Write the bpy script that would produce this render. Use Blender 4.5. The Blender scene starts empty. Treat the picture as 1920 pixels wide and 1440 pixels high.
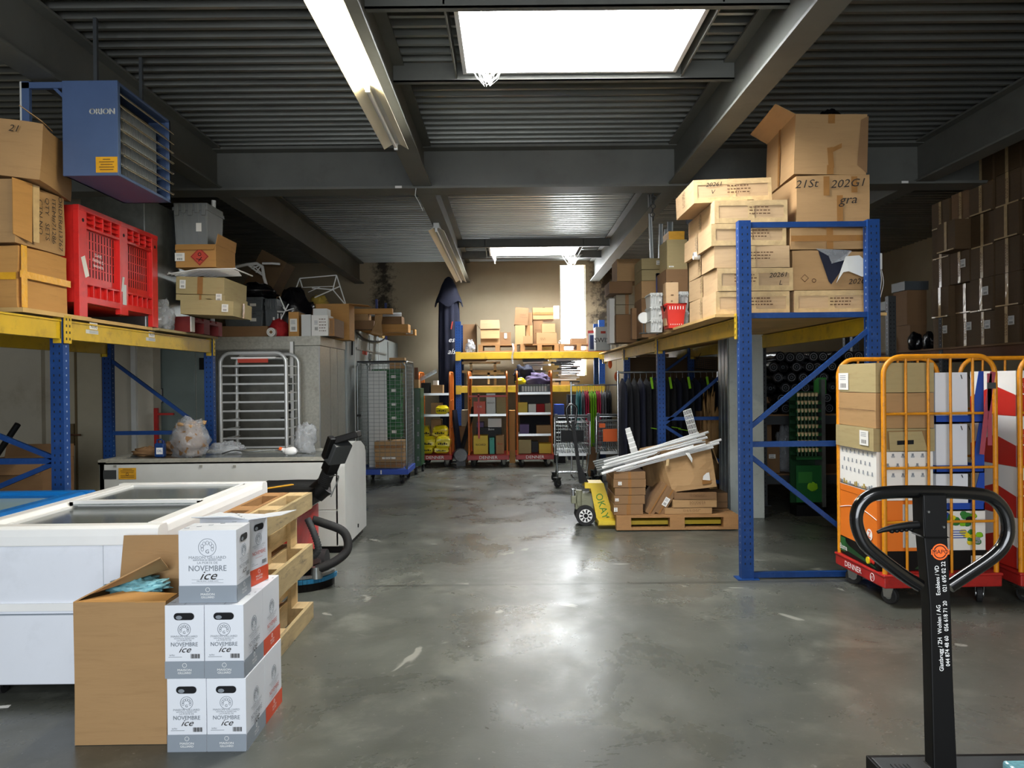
import bpy, math, random
from mathutils import Matrix, Vector, noise

C = bpy.context.scene.collection
random.seed(7)
PI = math.pi

# ------------------------------------------------------------------ camera
FPX = 1440.0
cam_d = bpy.data.cameras.new('camera')
cam_d.sensor_width = 36.0
cam_d.lens = FPX * 36.0 / 1920.0
cam_d.clip_start = 0.05
cam_d.clip_end = 200
cam = bpy.data.objects.new('camera', cam_d)
C.objects.link(cam)
CAM = Vector((0, 0, 1.5))
RC = Matrix.Rotation(-0.0035, 3, 'Z') @ Matrix.Rotation(PI / 2 - 0.0042, 3, 'X') @ Matrix.Rotation(-0.0105, 3, 'Z')
cam.matrix_world = Matrix.Translation(CAM) @ RC.to_4x4()
bpy.context.scene.camera = cam

# ------------------------------------------------------------------ view, world, lights
sc = bpy.context.scene
sc.view_settings.view_transform = 'Standard'
sc.view_settings.look = 'None'
sc.view_settings.gamma = 1
sc.view_settings.exposure = 0.28
sc.view_settings.use_curve_mapping = False
try:
    sc.cycles.max_bounces = 8
    sc.cycles.diffuse_bounces = 4
    sc.cycles.glossy_bounces = 4
    sc.cycles.transmission_bounces = 6
    sc.cycles.transparent_max_bounces = 12
    sc.cycles.sample_clamp_indirect = 6
    sc.cycles.caustics_reflective = False
    sc.cycles.caustics_refractive = False
    sc.cycles.use_denoising = True
except Exception:
    pass
W = bpy.data.worlds.new('world')
sc.world = W
W.use_nodes = True
W.node_tree.nodes['Background'].inputs[0].default_value = (0.95, 0.97, 1.0, 1)
W.node_tree.nodes['Background'].inputs[1].default_value = 0.07


def area(name, loc, target, sx, sy, power, col):
    l = bpy.data.lights.new(name, 'AREA')
    l.shape = 'RECTANGLE'
    l.size, l.size_y, l.energy, l.color = sx, sy, power, col
    o = bpy.data.objects.new(name, l)
    C.objects.link(o)
    o.location = loc
    o.rotation_euler = (Vector(target) - Vector(loc)).to_track_quat('-Z', 'Y').to_euler()
    return o


# daylight through the open loading gate behind the photographer, and skylights of the bays behind
area('gate_daylight', (-0.6, -3.4, 2.0), (-0.4, 6, 1.1), 4.2, 3.2, 330, (0.89, 0.945, 1.0))
area('skylight_daylight_behind', (0.5, -1.2, 3.9), (0.5, -1.2, 0), 1.7, 1.2, 90, (0.95, 0.98, 1.0))


# ------------------------------------------------------------------ picture -> place
def ray(px, py):
    return RC @ Vector(((px - 960) / FPX, -(py - 720) / FPX, -1))


def PY(px, py, Y):
    d = ray(px, py)
    return CAM + d * (Y / d.y)


def PX(px, py, X):
    d = ray(px, py)
    return CAM + d * (X / d.x)


def PZ(px, py, Z):
    d = ray(px, py)
    return CAM + d * ((Z - 1.5) / d.z)


# ------------------------------------------------------------------ materials
def lin(h):
    h = h.lstrip('#')
    out = []
    for i in (0, 2, 4):
        c = int(h[i:i + 2], 16) / 255
        out.append(c / 12.92 if c <= 0.04045 else ((c + 0.055) / 1.055) ** 2.4)
    return out


MATS = {}


def mat(name, col, rough=0.6, metal=0.0, var=0.12, scale=3.0, bump=0.0, bscale=60.0, stretch=(1, 1, 1), emit=0.0,
        alpha=1.0, trans=0.0, coat=0.0, rvar=0.0, spec=0.5, objrand=0.0, dirt=None, dirt_amt=0.0, dscale=4.0):
    if name in MATS:
        return MATS[name]
    m = bpy.data.materials.new(name)
    m.use_nodes = True
    nt = m.node_tree
    b = nt.nodes['Principled BSDF']
    c = lin(col) if isinstance(col, str) else list(col)
    L = nt.links.new
    b.inputs['Base Color'].default_value = (*c, 1)
    b.inputs['Roughness'].default_value = rough
    b.inputs['Metallic'].default_value = metal
    b.inputs['Alpha'].default_value = alpha
    b.inputs['Transmission Weight'].default_value = trans
    b.inputs['Coat Weight'].default_value = coat
    b.inputs['Specular IOR Level'].default_value = spec
    if emit:
        b.inputs['Emission Color'].default_value = (*c, 1)
        b.inputs['Emission Strength'].default_value = emit
    tc = nt.nodes.new('ShaderNodeTexCoord')
    mp = nt.nodes.new('ShaderNodeMapping')
    mp.inputs['Scale'].default_value = stretch
    L(tc.outputs['Object'], mp.inputs['Vector'])
    src = None
    if var > 0:
        n = nt.nodes.new('ShaderNodeTexNoise')
        n.inputs['Scale'].default_value = scale
        n.inputs['Detail'].default_value = 5
        n.inputs['Roughness'].default_value = 0.6
        L(mp.outputs[0], n.inputs['Vector'])
        r = nt.nodes.new('ShaderNodeMapRange')
        r.inputs[1].default_value = 0.3
        r.inputs[2].default_value = 0.7
        r.inputs[3].default_value = 1 - var
        r.inputs[4].default_value = 1 + var * 0.6
        L(n.outputs['Fac'], r.inputs[0])
        mx = nt.nodes.new('ShaderNodeMix')
        mx.data_type = 'RGBA'
        mx.blend_type = 'MULTIPLY'
        mx.inputs[0].default_value = 1
        mx.inputs[6].default_value = (*c, 1)
        L(r.outputs[0], mx.inputs[7])
        src = mx.outputs[2]
        if rvar:
            r2 = nt.nodes.new('ShaderNodeMapRange')
            r2.inputs[3].default_value = max(0.02, rough - rvar)
            r2.inputs[4].default_value = rough + rvar
            L(n.outputs['Fac'], r2.inputs[0])
            L(r2.outputs[0], b.inputs['Roughness'])
        if objrand:
            oi = nt.nodes.new('ShaderNodeObjectInfo')
            r3 = nt.nodes.new('ShaderNodeMapRange')
            r3.inputs[3].default_value = 1 - objrand
            r3.inputs[4].default_value = 1 + objrand * 0.6
            L(oi.outputs['Random'], r3.inputs[0])
            m2 = nt.nodes.new('ShaderNodeMix')
            m2.data_type = 'RGBA'
            m2.blend_type = 'MULTIPLY'
            m2.inputs[0].default_value = 1
            L(src, m2.inputs[6])
            L(r3.outputs[0], m2.inputs[7])
            src = m2.outputs[2]
        if dirt:
            n2 = nt.nodes.new('ShaderNodeTexNoise')
            n2.inputs['Scale'].default_value = dscale
            n2.inputs['Detail'].default_value = 8
            n2.inputs['Roughness'].default_value = 0.7
            L(mp.outputs[0], n2.inputs['Vector'])
            r4 = nt.nodes.new('ShaderNodeMapRange')
            r4.inputs[1].default_value = 0.52
            r4.inputs[2].default_value = 0.7
            r4.inputs[4].default_value = dirt_amt
            L(n2.outputs['Fac'], r4.inputs[0])
            m3 = nt.nodes.new('ShaderNodeMix')
            m3.data_type = 'RGBA'
            m3.inputs[7].default_value = (*lin(dirt), 1)
            L(r4.outputs[0], m3.inputs[0])
            L(src, m3.inputs[6])
            src = m3.outputs[2]
        L(src, b.inputs['Base Color'])
    if bump:
        n3 = nt.nodes.new('ShaderNodeTexNoise')
        n3.inputs['Scale'].default_value = bscale
        n3.inputs['Detail'].default_value = 3
        L(mp.outputs[0], n3.inputs['Vector'])
        bp = nt.nodes.new('ShaderNodeBump')
        bp.inputs['Strength'].default_value = bump
        bp.inputs['Distance'].default_value = 0.01
        L(n3.outputs['Fac'], bp.inputs['Height'])
        L(bp.outputs[0], b.inputs['Normal'])
    MATS[name] = m
    return m


def emis(name, col, s):
    if name in MATS:
        return MATS[name]
    m = bpy.data.materials.new(name)
    m.use_nodes = True
    nt = m.node_tree
    nt.nodes.clear()
    e = nt.nodes.new('ShaderNodeEmission')
    o = nt.nodes.new('ShaderNodeOutputMaterial')
    e.inputs[0].default_value = (*lin(col), 1)
    e.inputs[1].default_value = s
    nt.links.new(e.outputs[0], o.inputs[0])
    MATS[name] = m
    return m


def glassy(name, col, clear=0.75, rough=0.05, frost=0.0):
    """thin pane: mostly see-through plus a gloss"""
    if name in MATS:
        return MATS[name]
    m = bpy.data.materials.new(name)
    m.use_nodes = True
    nt = m.node_tree
    nt.nodes.clear()
    t = nt.nodes.new('ShaderNodeBsdfTransparent')
    t.inputs[0].default_value = (*lin(col), 1)
    g = nt.nodes.new('ShaderNodeBsdfGlossy')
    g.inputs['Roughness'].default_value = rough
    n = nt.nodes.new('ShaderNodeTexNoise')
    n.inputs['Scale'].default_value = 3
    bp = nt.nodes.new('ShaderNodeBump')
    bp.inputs['Strength'].default_value = 0.05
    nt.links.new(n.outputs['Fac'], bp.inputs['Height'])
    nt.links.new(bp.outputs[0], g.inputs['Normal'])
    mx = nt.nodes.new('ShaderNodeMixShader')
    f = nt.nodes.new('ShaderNodeFresnel')
    f.inputs[0].default_value = 1.5
    ma = nt.nodes.new('ShaderNodeMath')
    ma.operation = 'ADD'
    ma.inputs[1].default_value = 1 - clear
    nt.links.new(f.outputs[0], ma.inputs[0])
    nt.links.new(ma.outputs[0], mx.inputs[0])
    nt.links.new(t.outputs[0], mx.inputs[1])
    nt.links.new(g.outputs[0], mx.inputs[2])
    df = nt.nodes.new('ShaderNodeBsdfDiffuse')
    df.inputs[0].default_value = (*lin(col), 1)
    m2 = nt.nodes.new('ShaderNodeMixShader')
    m2.inputs[0].default_value = frost
    nt.links.new(mx.outputs[0], m2.inputs[1])
    nt.links.new(df.outputs[0], m2.inputs[2])
    o = nt.nodes.new('ShaderNodeOutputMaterial')
    nt.links.new(m2.outputs[0], o.inputs[0])
    MATS[name] = m
    return m


def M(k):
    return MATS[k]


for k, c, dk in (('card', '#a8865d', 0), ('card_pale', '#c0a27c', 0), ('card_olive', '#a3936a', 0), ('card_dark', '#846546', 0), ('card_aged', '#5e4a33', 0),  # last brown here is cardboard darkened in colour to stand in for shade
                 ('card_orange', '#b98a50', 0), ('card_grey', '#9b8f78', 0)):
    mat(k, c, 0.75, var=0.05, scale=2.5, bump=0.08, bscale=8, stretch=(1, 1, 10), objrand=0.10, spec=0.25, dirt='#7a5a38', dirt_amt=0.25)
mat('card_in', '#8f7049', 0.8, var=0.1, spec=0.2)
mat('tape', '#94693a', 0.25, var=0.15, scale=8, bump=0.2, bscale=30)
mat('tape_clear', '#c9ad80', 0.15, var=0.2, scale=12, bump=0.3, bscale=30)
mat('tape_yellow', '#e0a62c', 0.3, var=0.15, scale=10, bump=0.3, bscale=30)
mat('ink', '#221c18', 0.8, var=0)
mat('ink_grey', '#7f868e', 0.7, var=0)
mat('ink_pale', '#a3a8ae', 0.7, var=0)
mat('ink_red', '#b8402e', 0.7, var=0)
mat('ink_orange', '#e8641c', 0.6, var=0)
mat('ink_white', '#f2f2f0', 0.6, var=0)
mat('ink_green', '#2c7a2e', 0.6, var=0)
mat('ink_blue', '#2447a0', 0.6, var=0)
mat('ink_brown', '#5b3c22', 0.8, var=0)
mat('paper', '#e8e6e0', 0.7, var=0.04)
mat('white_card', '#dfe3ea', 0.5, var=0.04, scale=2)
mat('band_grey', '#8b949e', 0.5, var=0.05)
mat('band_orange', '#cf4a26', 0.5, var=0.05)
mat('white_enamel', '#e8ecf4', 0.35, var=0.05, scale=1.2, dirt='#a9adb0', dirt_amt=0.2, dscale=3)
mat('white_plastic', '#f4f4f2', 0.35, var=0.05)
mat('off_white', '#cfd0cc', 0.45, var=0.08)
mat('blue_plastic', '#0d66b0', 0.35, var=0.08)
mat('blue_paint', '#0b3874', 0.5, var=0.16, scale=5, spec=0.35, dirt='#3b5488', dirt_amt=0.35, dscale=22)
mat('blue_dark', '#15286b', 0.45, var=0.12)
mat('hole', '#0a0c12', 0.9, var=0)
mat('hole_pale', '#9aa2b4', 0.7, var=0)
mat('yellow_beam', '#c9a51c', 0.45, var=0.15, scale=4, dirt='#6a5420', dirt_amt=0.5, dscale=9)
mat('yellow_jack', '#d8bb34', 0.4, var=0.12, scale=5, dirt='#7a6424', dirt_amt=0.4, dscale=10)
mat('yellow_cage', '#d98b12', 0.4, var=0.12, scale=8, dirt='#7c4b18', dirt_amt=0.5, dscale=25)
mat('orange_cage', '#c8671a', 0.4, var=0.12, scale=8)
mat('red_paint', '#a8201c', 0.42, var=0.12, scale=5, dirt='#4f1512', dirt_amt=0.4, dscale=12)
mat('red_plastic', '#d12622', 0.38, var=0.10, scale=4, dirt='#8f1a18', dirt_amt=0.4, dscale=9)
mat('red_bright', '#c22a20', 0.45, var=0.08)
mat('black_gloss', '#0b0b0c', 0.22, var=0.1, coat=0.5)
mat('black', '#070708', 0.5, var=0.15, spec=0.25)
mat('black_bag', '#0c0c10', 0.25, var=0.2, scale=5, bump=0.8, bscale=14)
mat('rubber', '#19191a', 0.75, var=0.2)
mat('dark_grey', '#3a3d3f', 0.5, var=0.12)
mat('charcoal_cloth', '#121319', 0.9, var=0.2, bump=0.3)
mat('navy_cloth', '#0d1228', 0.85, var=0.2, bump=0.4, bscale=10)
mat('beam_paint', '#63645e', 0.55, var=0.16, scale=1.6, dirt='#35302a', dirt_amt=0.25, dscale=3)
mat('deck_steel', '#b2b3ad', 0.30, metal=0.86, var=0.25, scale=2.2, stretch=(0.25, 3, 1), rvar=0.04)
mat('galv', '#8d9291', 0.35, metal=0.8, var=0.2, scale=12, rvar=0.1)
mat('steel', '#a9acad', 0.28, metal=0.9, var=0.12, scale=8)
mat('chrome', '#c8cacc', 0.18, metal=1.0, var=0.05)
mat('alu', '#dcdedd', 0.35, metal=0.45, var=0.08)
mat('inox', '#b0aea2', 0.38, metal=0.35, var=0.22, scale=30, rvar=0.1, dirt='#6e6350', dirt_amt=0.4, dscale=2.5)
mat('inox_dark', '#66665f', 0.4, metal=0.45, var=0.2, scale=10)
mat('panel_grey', '#8d9492', 0.45, metal=0.15, var=0.1, scale=3)
mat('panel_green', '#6f7b76', 0.45, metal=0.1, var=0.12, scale=2)
mat('grey_tote', '#777b7c', 0.45, var=0.12)
mat('grey_tote_dark', '#52585c', 0.45, var=0.15)
mat('cap_tan', '#e6cfa0', 0.5, var=0.05)
mat('green_tote', '#17602c', 0.45, var=0.15)
mat('green_dark', '#0f3f1e', 0.45, var=0.15)
mat('heater_blue', '#4b6087', 0.45, var=0.10, scale=3)
mat('heater_fin', '#77756c', 0.35, metal=0.6, var=0.1)
mat('tan_vane', '#9a8f76', 0.5, metal=0.2, var=0.1)
mat('wall_plaster', '#a79c86', 0.9, var=0.10, scale=1.2, bump=0.1, bscale=30)
mat('wall_white', '#bdb6a4', 0.85, var=0.10, scale=1.0, dirt='#7a6a4e', dirt_amt=0.35, dscale=1.6)
mat('door_paint', '#b8b098', 0.55, var=0.08)
mat('brown_trim', '#6c5b3c', 0.6, var=0.15)
mat('concrete_col', '#b4bab4', 0.8, var=0.08, scale=4, dirt='#5d5d58', dirt_amt=0.2, dscale=14)
mat('wood', '#ccb080', 0.7, var=0.2, scale=3, stretch=(1, 6, 6), bump=0.2, dirt='#6d5a3c', dirt_amt=0.35, dscale=5)
mat('wood_grey', '#a8946c', 0.75, var=0.25, scale=3, stretch=(1, 5, 5), bump=0.2, dirt='#4a463d', dirt_amt=0.8, dscale=4)
mat('wood_brown', '#a3784a', 0.75, var=0.22, scale=3, stretch=(1, 5, 5), bump=0.2, dirt='#5b452b', dirt_amt=0.5, dscale=6)
mat('wood_red', '#6f1512', 0.7, var=0.2)
mat('osb', '#c8a468', 0.7, var=0.15, scale=4)
mat('clear_wrap', '#c8ccd0', 0.12, var=0.2, scale=10, bump=0.9, bscale=18, alpha=0.38)
mat('aqua_bag', '#7fb9c4', 0.18, var=0.35, scale=14, bump=0.9, bscale=26, alpha=0.9)
mat('box_yellow', '#dcb81a', 0.5, var=0.05)
mat('yellow_bag', '#e6cf1c', 0.28, var=0.12, scale=8, bump=0.6, bscale=16)
mat('orange_box', '#e2751c', 0.5, var=0.05)
mat('blue_box', '#1747a8', 0.5, var=0.05)
mat('teal', '#2f9c88', 0.5, var=0.05)
mat('purple', '#4b2c66', 0.5, var=0.08)
mat('lime_cloth', '#86c41c', 0.85, var=0.15, bump=0.3, bscale=12)
mat('faded_strap', '#a04452', 0.8, var=0.12)
mat('pink_cloth', '#c22a50', 0.85, var=0.15, bump=0.3, bscale=12)
mat('teal_cloth', '#2c8084', 0.85, var=0.15, bump=0.3, bscale=12)
mat('grey_cloth', '#77777c', 0.85, var=0.25, bump=0.3, bscale=12)
mat('mauve_cloth', '#5c5070', 0.85, var=0.2, bump=0.4, bscale=10)
mat('red_cloth', '#9c1218', 0.8, var=0.12, bump=0.3)
mat('yellow_cloth', '#a8903c', 0.85, var=0.2, bump=0.4)
mat('web', '#e8e8e4', 0.8, var=0)
mat('cyan_plastic', '#1f6d96', 0.4, var=0.1)
mat('pump_grey', '#7b7c66', 0.5, var=0.2, dirt='#3c3a2c', dirt_amt=0.5, dscale=14)
mat('rust', '#6b4630', 0.8, var=0.2)
glassy('glass', '#c9d2d0', 0.86, 0.15, 0.10)
glassy('glass_blue', '#a9c4c8', 0.8, 0.2, 0.4)
emis('sky_pane', '#fbfdff', 45.0)
emis('window_pane', '#f6fbff', 22.0)
emis('sky_pane_far', '#fbfdff', 60.0)
emis('tube_lit', '#fff0c8', 120.0)
mat('trough_lit', '#e8e0c8', 0.35, var=0.03)


# ------------------------------------------------------------------ mesh building
class MB:
    def __init__(s):
        s.v, s.f, s.m, s.sm, s.mats = [], [], [], [], []
        s.T = Matrix.Identity(4)

    def mi(s, k):
        if k not in s.mats:
            s.mats.append(k)
        return s.mats.index(k)

    def add(s, vs, fs, k, smooth=False):
        o = len(s.v)
        i = s.mi(k)
        s.v += [s.T @ Vector(v) for v in vs]
        for f in fs:
            s.f.append([o + j for j in f])
            s.m.append(i)
            s.sm.append(smooth)
        return s

    def box(s, x0, x1, y0, y1, z0, z1, k):
        if x0 > x1: x0, x1 = x1, x0
        if y0 > y1: y0, y1 = y1, y0
        if z0 > z1: z0, z1 = z1, z0
        vs = [(x0, y0, z0), (x1, y0, z0), (x1, y1, z0), (x0, y1, z0), (x0, y0, z1), (x1, y0, z1), (x1, y1, z1), (x0, y1, z1)]
        return s.add(vs, [(0, 3, 2, 1), (4, 5, 6, 7), (0, 1, 5, 4), (1, 2, 6, 5), (2, 3, 7, 6), (3, 0, 4, 7)], k)

    def prism(s, pts, axis, a, b, k, smooth=False):
        """pts: 2D outline; extruded along axis from a to b"""
        n = len(pts)
        def mk(p, t):
            return {'x': (t, p[0], p[1]), 'y': (p[0], t, p[1]), 'z': (p[0], p[1], t)}[axis]
        vs = [mk(p, a) for p in pts] + [mk(p, b) for p in pts]
        s.add(vs, [(i, (i + 1) % n, n + (i + 1) % n, n + i) for i in range(n)], k, smooth)
        return s.add(vs, [list(range(n)), list(range(2 * n - 1, n - 1, -1))], k)

    def slab(s, a, b, wdt, th, k, up=(0, 0, 1)):
        """bar from a to b, width across (perp to up), thickness along up"""
        a, b = Vector(a), Vector(b)
        d = (b - a).normalized()
        u = Vector(up)
        x = d.cross(u)
        if x.length < 1e-4:
            x = Vector((1, 0, 0))
        x.normalize()
        u = x.cross(d).normalized()
        x *= wdt / 2
        u *= th / 2
        vs = [a - x - u, a + x - u, a + x + u, a - x + u, b - x - u, b + x - u, b + x + u, b - x + u]
        return s.add(vs, [(0, 1, 2, 3), (7, 6, 5, 4), (0, 4, 5, 1), (1, 5, 6, 2), (2, 6, 7, 3), (3, 7, 4, 0)], k)

    def tube(s, pts, r, k, n=8, closed=False, caps=True):
        P = [Vector(p) for p in pts]
        m = len(P)
        rr = r if isinstance(r, (list, tuple)) else [r] * m
        rings = []
        prev = None
        for i in range(m):
            if closed:
                t = (P[(i + 1) % m] - P[i - 1])
            else:
                t = P[min(i + 1, m - 1)] - P[max(i - 1, 0)]
            if t.length < 1e-9:
                t = Vector((0, 0, 1))
            t.normalize()
            if prev is None:
                a = Vector((0, 0, 1)) if abs(t.z) < 0.9 else Vector((1, 0, 0))
                u = t.cross(a).normalized()
            else:
                u = prev - t * prev.dot(t)
                if u.length < 1e-6:
                    u = t.orthogonal()
                u.normalize()
            prev = u
            w = t.cross(u)
            rings.append([P[i] + (u * math.cos(2 * PI * j / n) + w * math.sin(2 * PI * j / n)) * rr[i] for j in range(n)])
        vs = [v for R in rings for v in R]
        fs = []
        for i in range(m if closed else m - 1):
            for j in range(n):
                a, b = i * n, ((i + 1) % m) * n
                fs.append((a + j, a + (j + 1) % n, b + (j + 1) % n, b + j))
        s.add(vs, fs, k, True)
        if caps and not closed:
            s.add(rings[0], [list(range(n - 1, -1, -1))], k)
            s.add(rings[-1], [list(range(n))], k)
        return s

    def cyl(s, a, b, r, k, n=16, r2=None):
        return s.tube([a, b], [r, r if r2 is None else r2], k, n)

    def torus(s, c, R, r, k, axis='y', n=20, m=8, a0=0, a1=2 * PI):
        pts = []
        full = abs(a1 - a0 - 2 * PI) < 1e-6
        q = n if full else n + 1
        for i in range(q):
            a = a0 + (a1 - a0) * i / n
            x, y = R * math.cos(a), R * math.sin(a)
            p = {'y': (x, 0, y), 'x': (0, x, y), 'z': (x, y, 0)}[axis]
            pts.append(Vector(c) + Vector(p))
        return s.tube(pts, r, k, m, closed=full)

    def blob(s, c, rx, ry, rz, k, amp=0.15, f=3.0, seed=0, nu=20, nv=14, flat=None):
        vs, fs = [], []
        for i in range(nv + 1):
            th = PI * i / nv
            for j in range(nu):
                ph = 2 * PI * j / nu
                d = Vector((math.sin(th) * math.cos(ph), math.sin(th) * math.sin(ph), math.cos(th)))
                q = 1 + amp * noise.noise(d * f + Vector((seed * 7.1, seed * 3.3, seed)))+ amp * 0.5 * noise.noise(d * f * 2.7 + Vector((seed, 5, seed * 2)))
                v = Vector((d.x * rx * q, d.y * ry * q, d.z * rz * q))
                if flat is not None and v.z < -rz * flat:
                    v.z = -rz * flat
                vs.append(Vector(c) + v)
        for i in range(nv):
            for j in range(nu):
                fs.append((i * nu + j, (i + 1) * nu + j, (i + 1) * nu + (j + 1) % nu, i * nu + (j + 1) % nu))
        return s.add(vs, fs, k, True)

    def gbox(s, x0, x1, y0, y1, z0, z1, k, n=6, amp=0.0, seed=0, f=4.0, keep=True, top=True):
        """box of gridded faces, warped by noise"""
        idx = {}
        vs, fs = [], []
        def vid(i, j, l):
            key = (i, j, l)
            if key not in idx:
                x, y, z = x0 + (x1 - x0) * i / n, y0 + (y1 - y0) * j / n, z0 + (z1 - z0) * l / n
                if amp:
                    q = Vector((x, y, z)) * f + Vector((seed * 3.7, seed * 1.3, 0))
                    d = noise.noise_vector(q) * amp
                    if keep and l == 0:
                        d.z = 0
                    x, y, z = x + d.x, y + d.y, z + d.z
                idx[key] = len(vs)
                vs.append((x, y, z))
            return idx[key]
        for a in range(n):
            for b in range(n):
                fs.append((vid(a, b, 0), vid(a, b + 1, 0), vid(a + 1, b + 1, 0), vid(a + 1, b, 0)))
                if top:
                    fs.append((vid(a, b, n), vid(a + 1, b, n), vid(a + 1, b + 1, n), vid(a, b + 1, n)))
                fs.append((vid(a, 0, b), vid(a + 1, 0, b), vid(a + 1, 0, b + 1), vid(a, 0, b + 1)))
                fs.append((vid(a, n, b), vid(a, n, b + 1), vid(a + 1, n, b + 1), vid(a + 1, n, b)))
                fs.append((vid(0, a, b), vid(0, a, b + 1), vid(0, a + 1, b + 1), vid(0, a + 1, b)))
                fs.append((vid(n, a, b), vid(n, a + 1, b), vid(n, a + 1, b + 1), vid(n, a, b + 1)))
        return s.add(vs, fs, k)

    def text(s, string, size, k, origin, right=(1, 0, 0), up=(0, 0, 1), align='CENTER', sx=1.0, lift=0.0006, shear=0.0):
        vs, fs = text_geo(string, align, shear)
        R, U = Vector(right).normalized(), Vector(up).normalized()
        N = R.cross(U)
        o = Vector(origin)
        return s.add([o + R * (x * size * sx) + U * (y * size) + N * lift for x, y in vs], fs, k)

    def rect(s, o, right, up, w, h, k, lift=0.0004):
        """a flat rectangle centred at o"""
        R, U = Vector(right).normalized(), Vector(up).normalized()
        N = R.cross(U)
        o = Vector(o) + N * lift
        return s.add([o - R * w / 2 - U * h / 2, o + R * w / 2 - U * h / 2, o + R * w / 2 + U * h / 2, o - R * w / 2 + U * h / 2],
                     [(0, 1, 2, 3)], k)

    def poly(s, pts, k, smooth=False):
        return s.add(pts, [list(range(len(pts)))], k, smooth)

    def build(s, name, parent=None, bevel=0.0, solid=0.0):
        me = bpy.data.meshes.new(name)
        me.from_pydata([tuple(v) for v in s.v], [], s.f)
        for k in s.mats:
            me.materials.append(MATS[k])
        me.polygons.foreach_set('material_index', s.m)
        me.polygons.foreach_set('use_smooth', s.sm)
        me.update()
        o = bpy.data.objects.new(name, me)
        C.objects.link(o)
        if parent is not None:
            o.parent = parent
        if solid:
            md = o.modifiers.new('thickness', 'SOLIDIFY')
            md.thickness = solid
            md.offset = 0
        if bevel:
            md = o.modifiers.new('edge', 'BEVEL')
            md.width = bevel
            md.segments = 2
            md.limit_method = 'ANGLE'
            md.angle_limit = 0.7
        return o


_tg = {}


def text_geo(string, align='CENTER', shear=0.0):
    key = (string, align, shear)
    if key in _tg:
        return _tg[key]
    cu = bpy.data.curves.new('t', 'FONT')
    cu.body = string
    cu.size = 1
    cu.align_x = align
    cu.align_y = 'CENTER'
    cu.resolution_u = 2
    cu.shear = shear
    ob = bpy.data.objects.new('t', cu)
    C.objects.link(ob)
    dg = bpy.context.evaluated_depsgraph_get()
    me = bpy.data.meshes.new_from_object(ob.evaluated_get(dg))
    r = ([(v.co.x, v.co.y) for v in me.vertices], [tuple(p.vertices) for p in me.polygons])
    bpy.data.objects.remove(ob)
    bpy.data.curves.remove(cu)
    bpy.data.meshes.remove(me)
    _tg[key] = r
    return r


def tag(o, label, cat, group=None, kind=None):
    if label: o['label'] = label
    if cat: o['category'] = cat
    if group: o['group'] = group
    if kind: o['kind'] = kind
    return o


def thing(name, label, cat, loc=(0, 0, 0), rot=0, group=None):
    o = bpy.data.objects.new(name, None)
    o.empty_display_size = 0.05
    C.objects.link(o)
    o.location = loc
    o.rotation_euler = rot if isinstance(rot, (tuple, list)) else (0, 0, rot)
    return tag(o, label, cat, group)


def struct(name, mb, bevel=0.0):
    o = mb.build(name, None, bevel)
    o['kind'] = 'structure'
    return o


def copy_tree(o, parent=None):
    c = o.copy()
    C.objects.link(c)
    if parent is not None:
        c.parent = parent
    for ch in list(o.children):
        copy_tree(ch, c)
    return c
# ================================================================== the building
ZD = 3.99   # underside of the steel deck
YW = 16.0   # far wall


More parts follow.
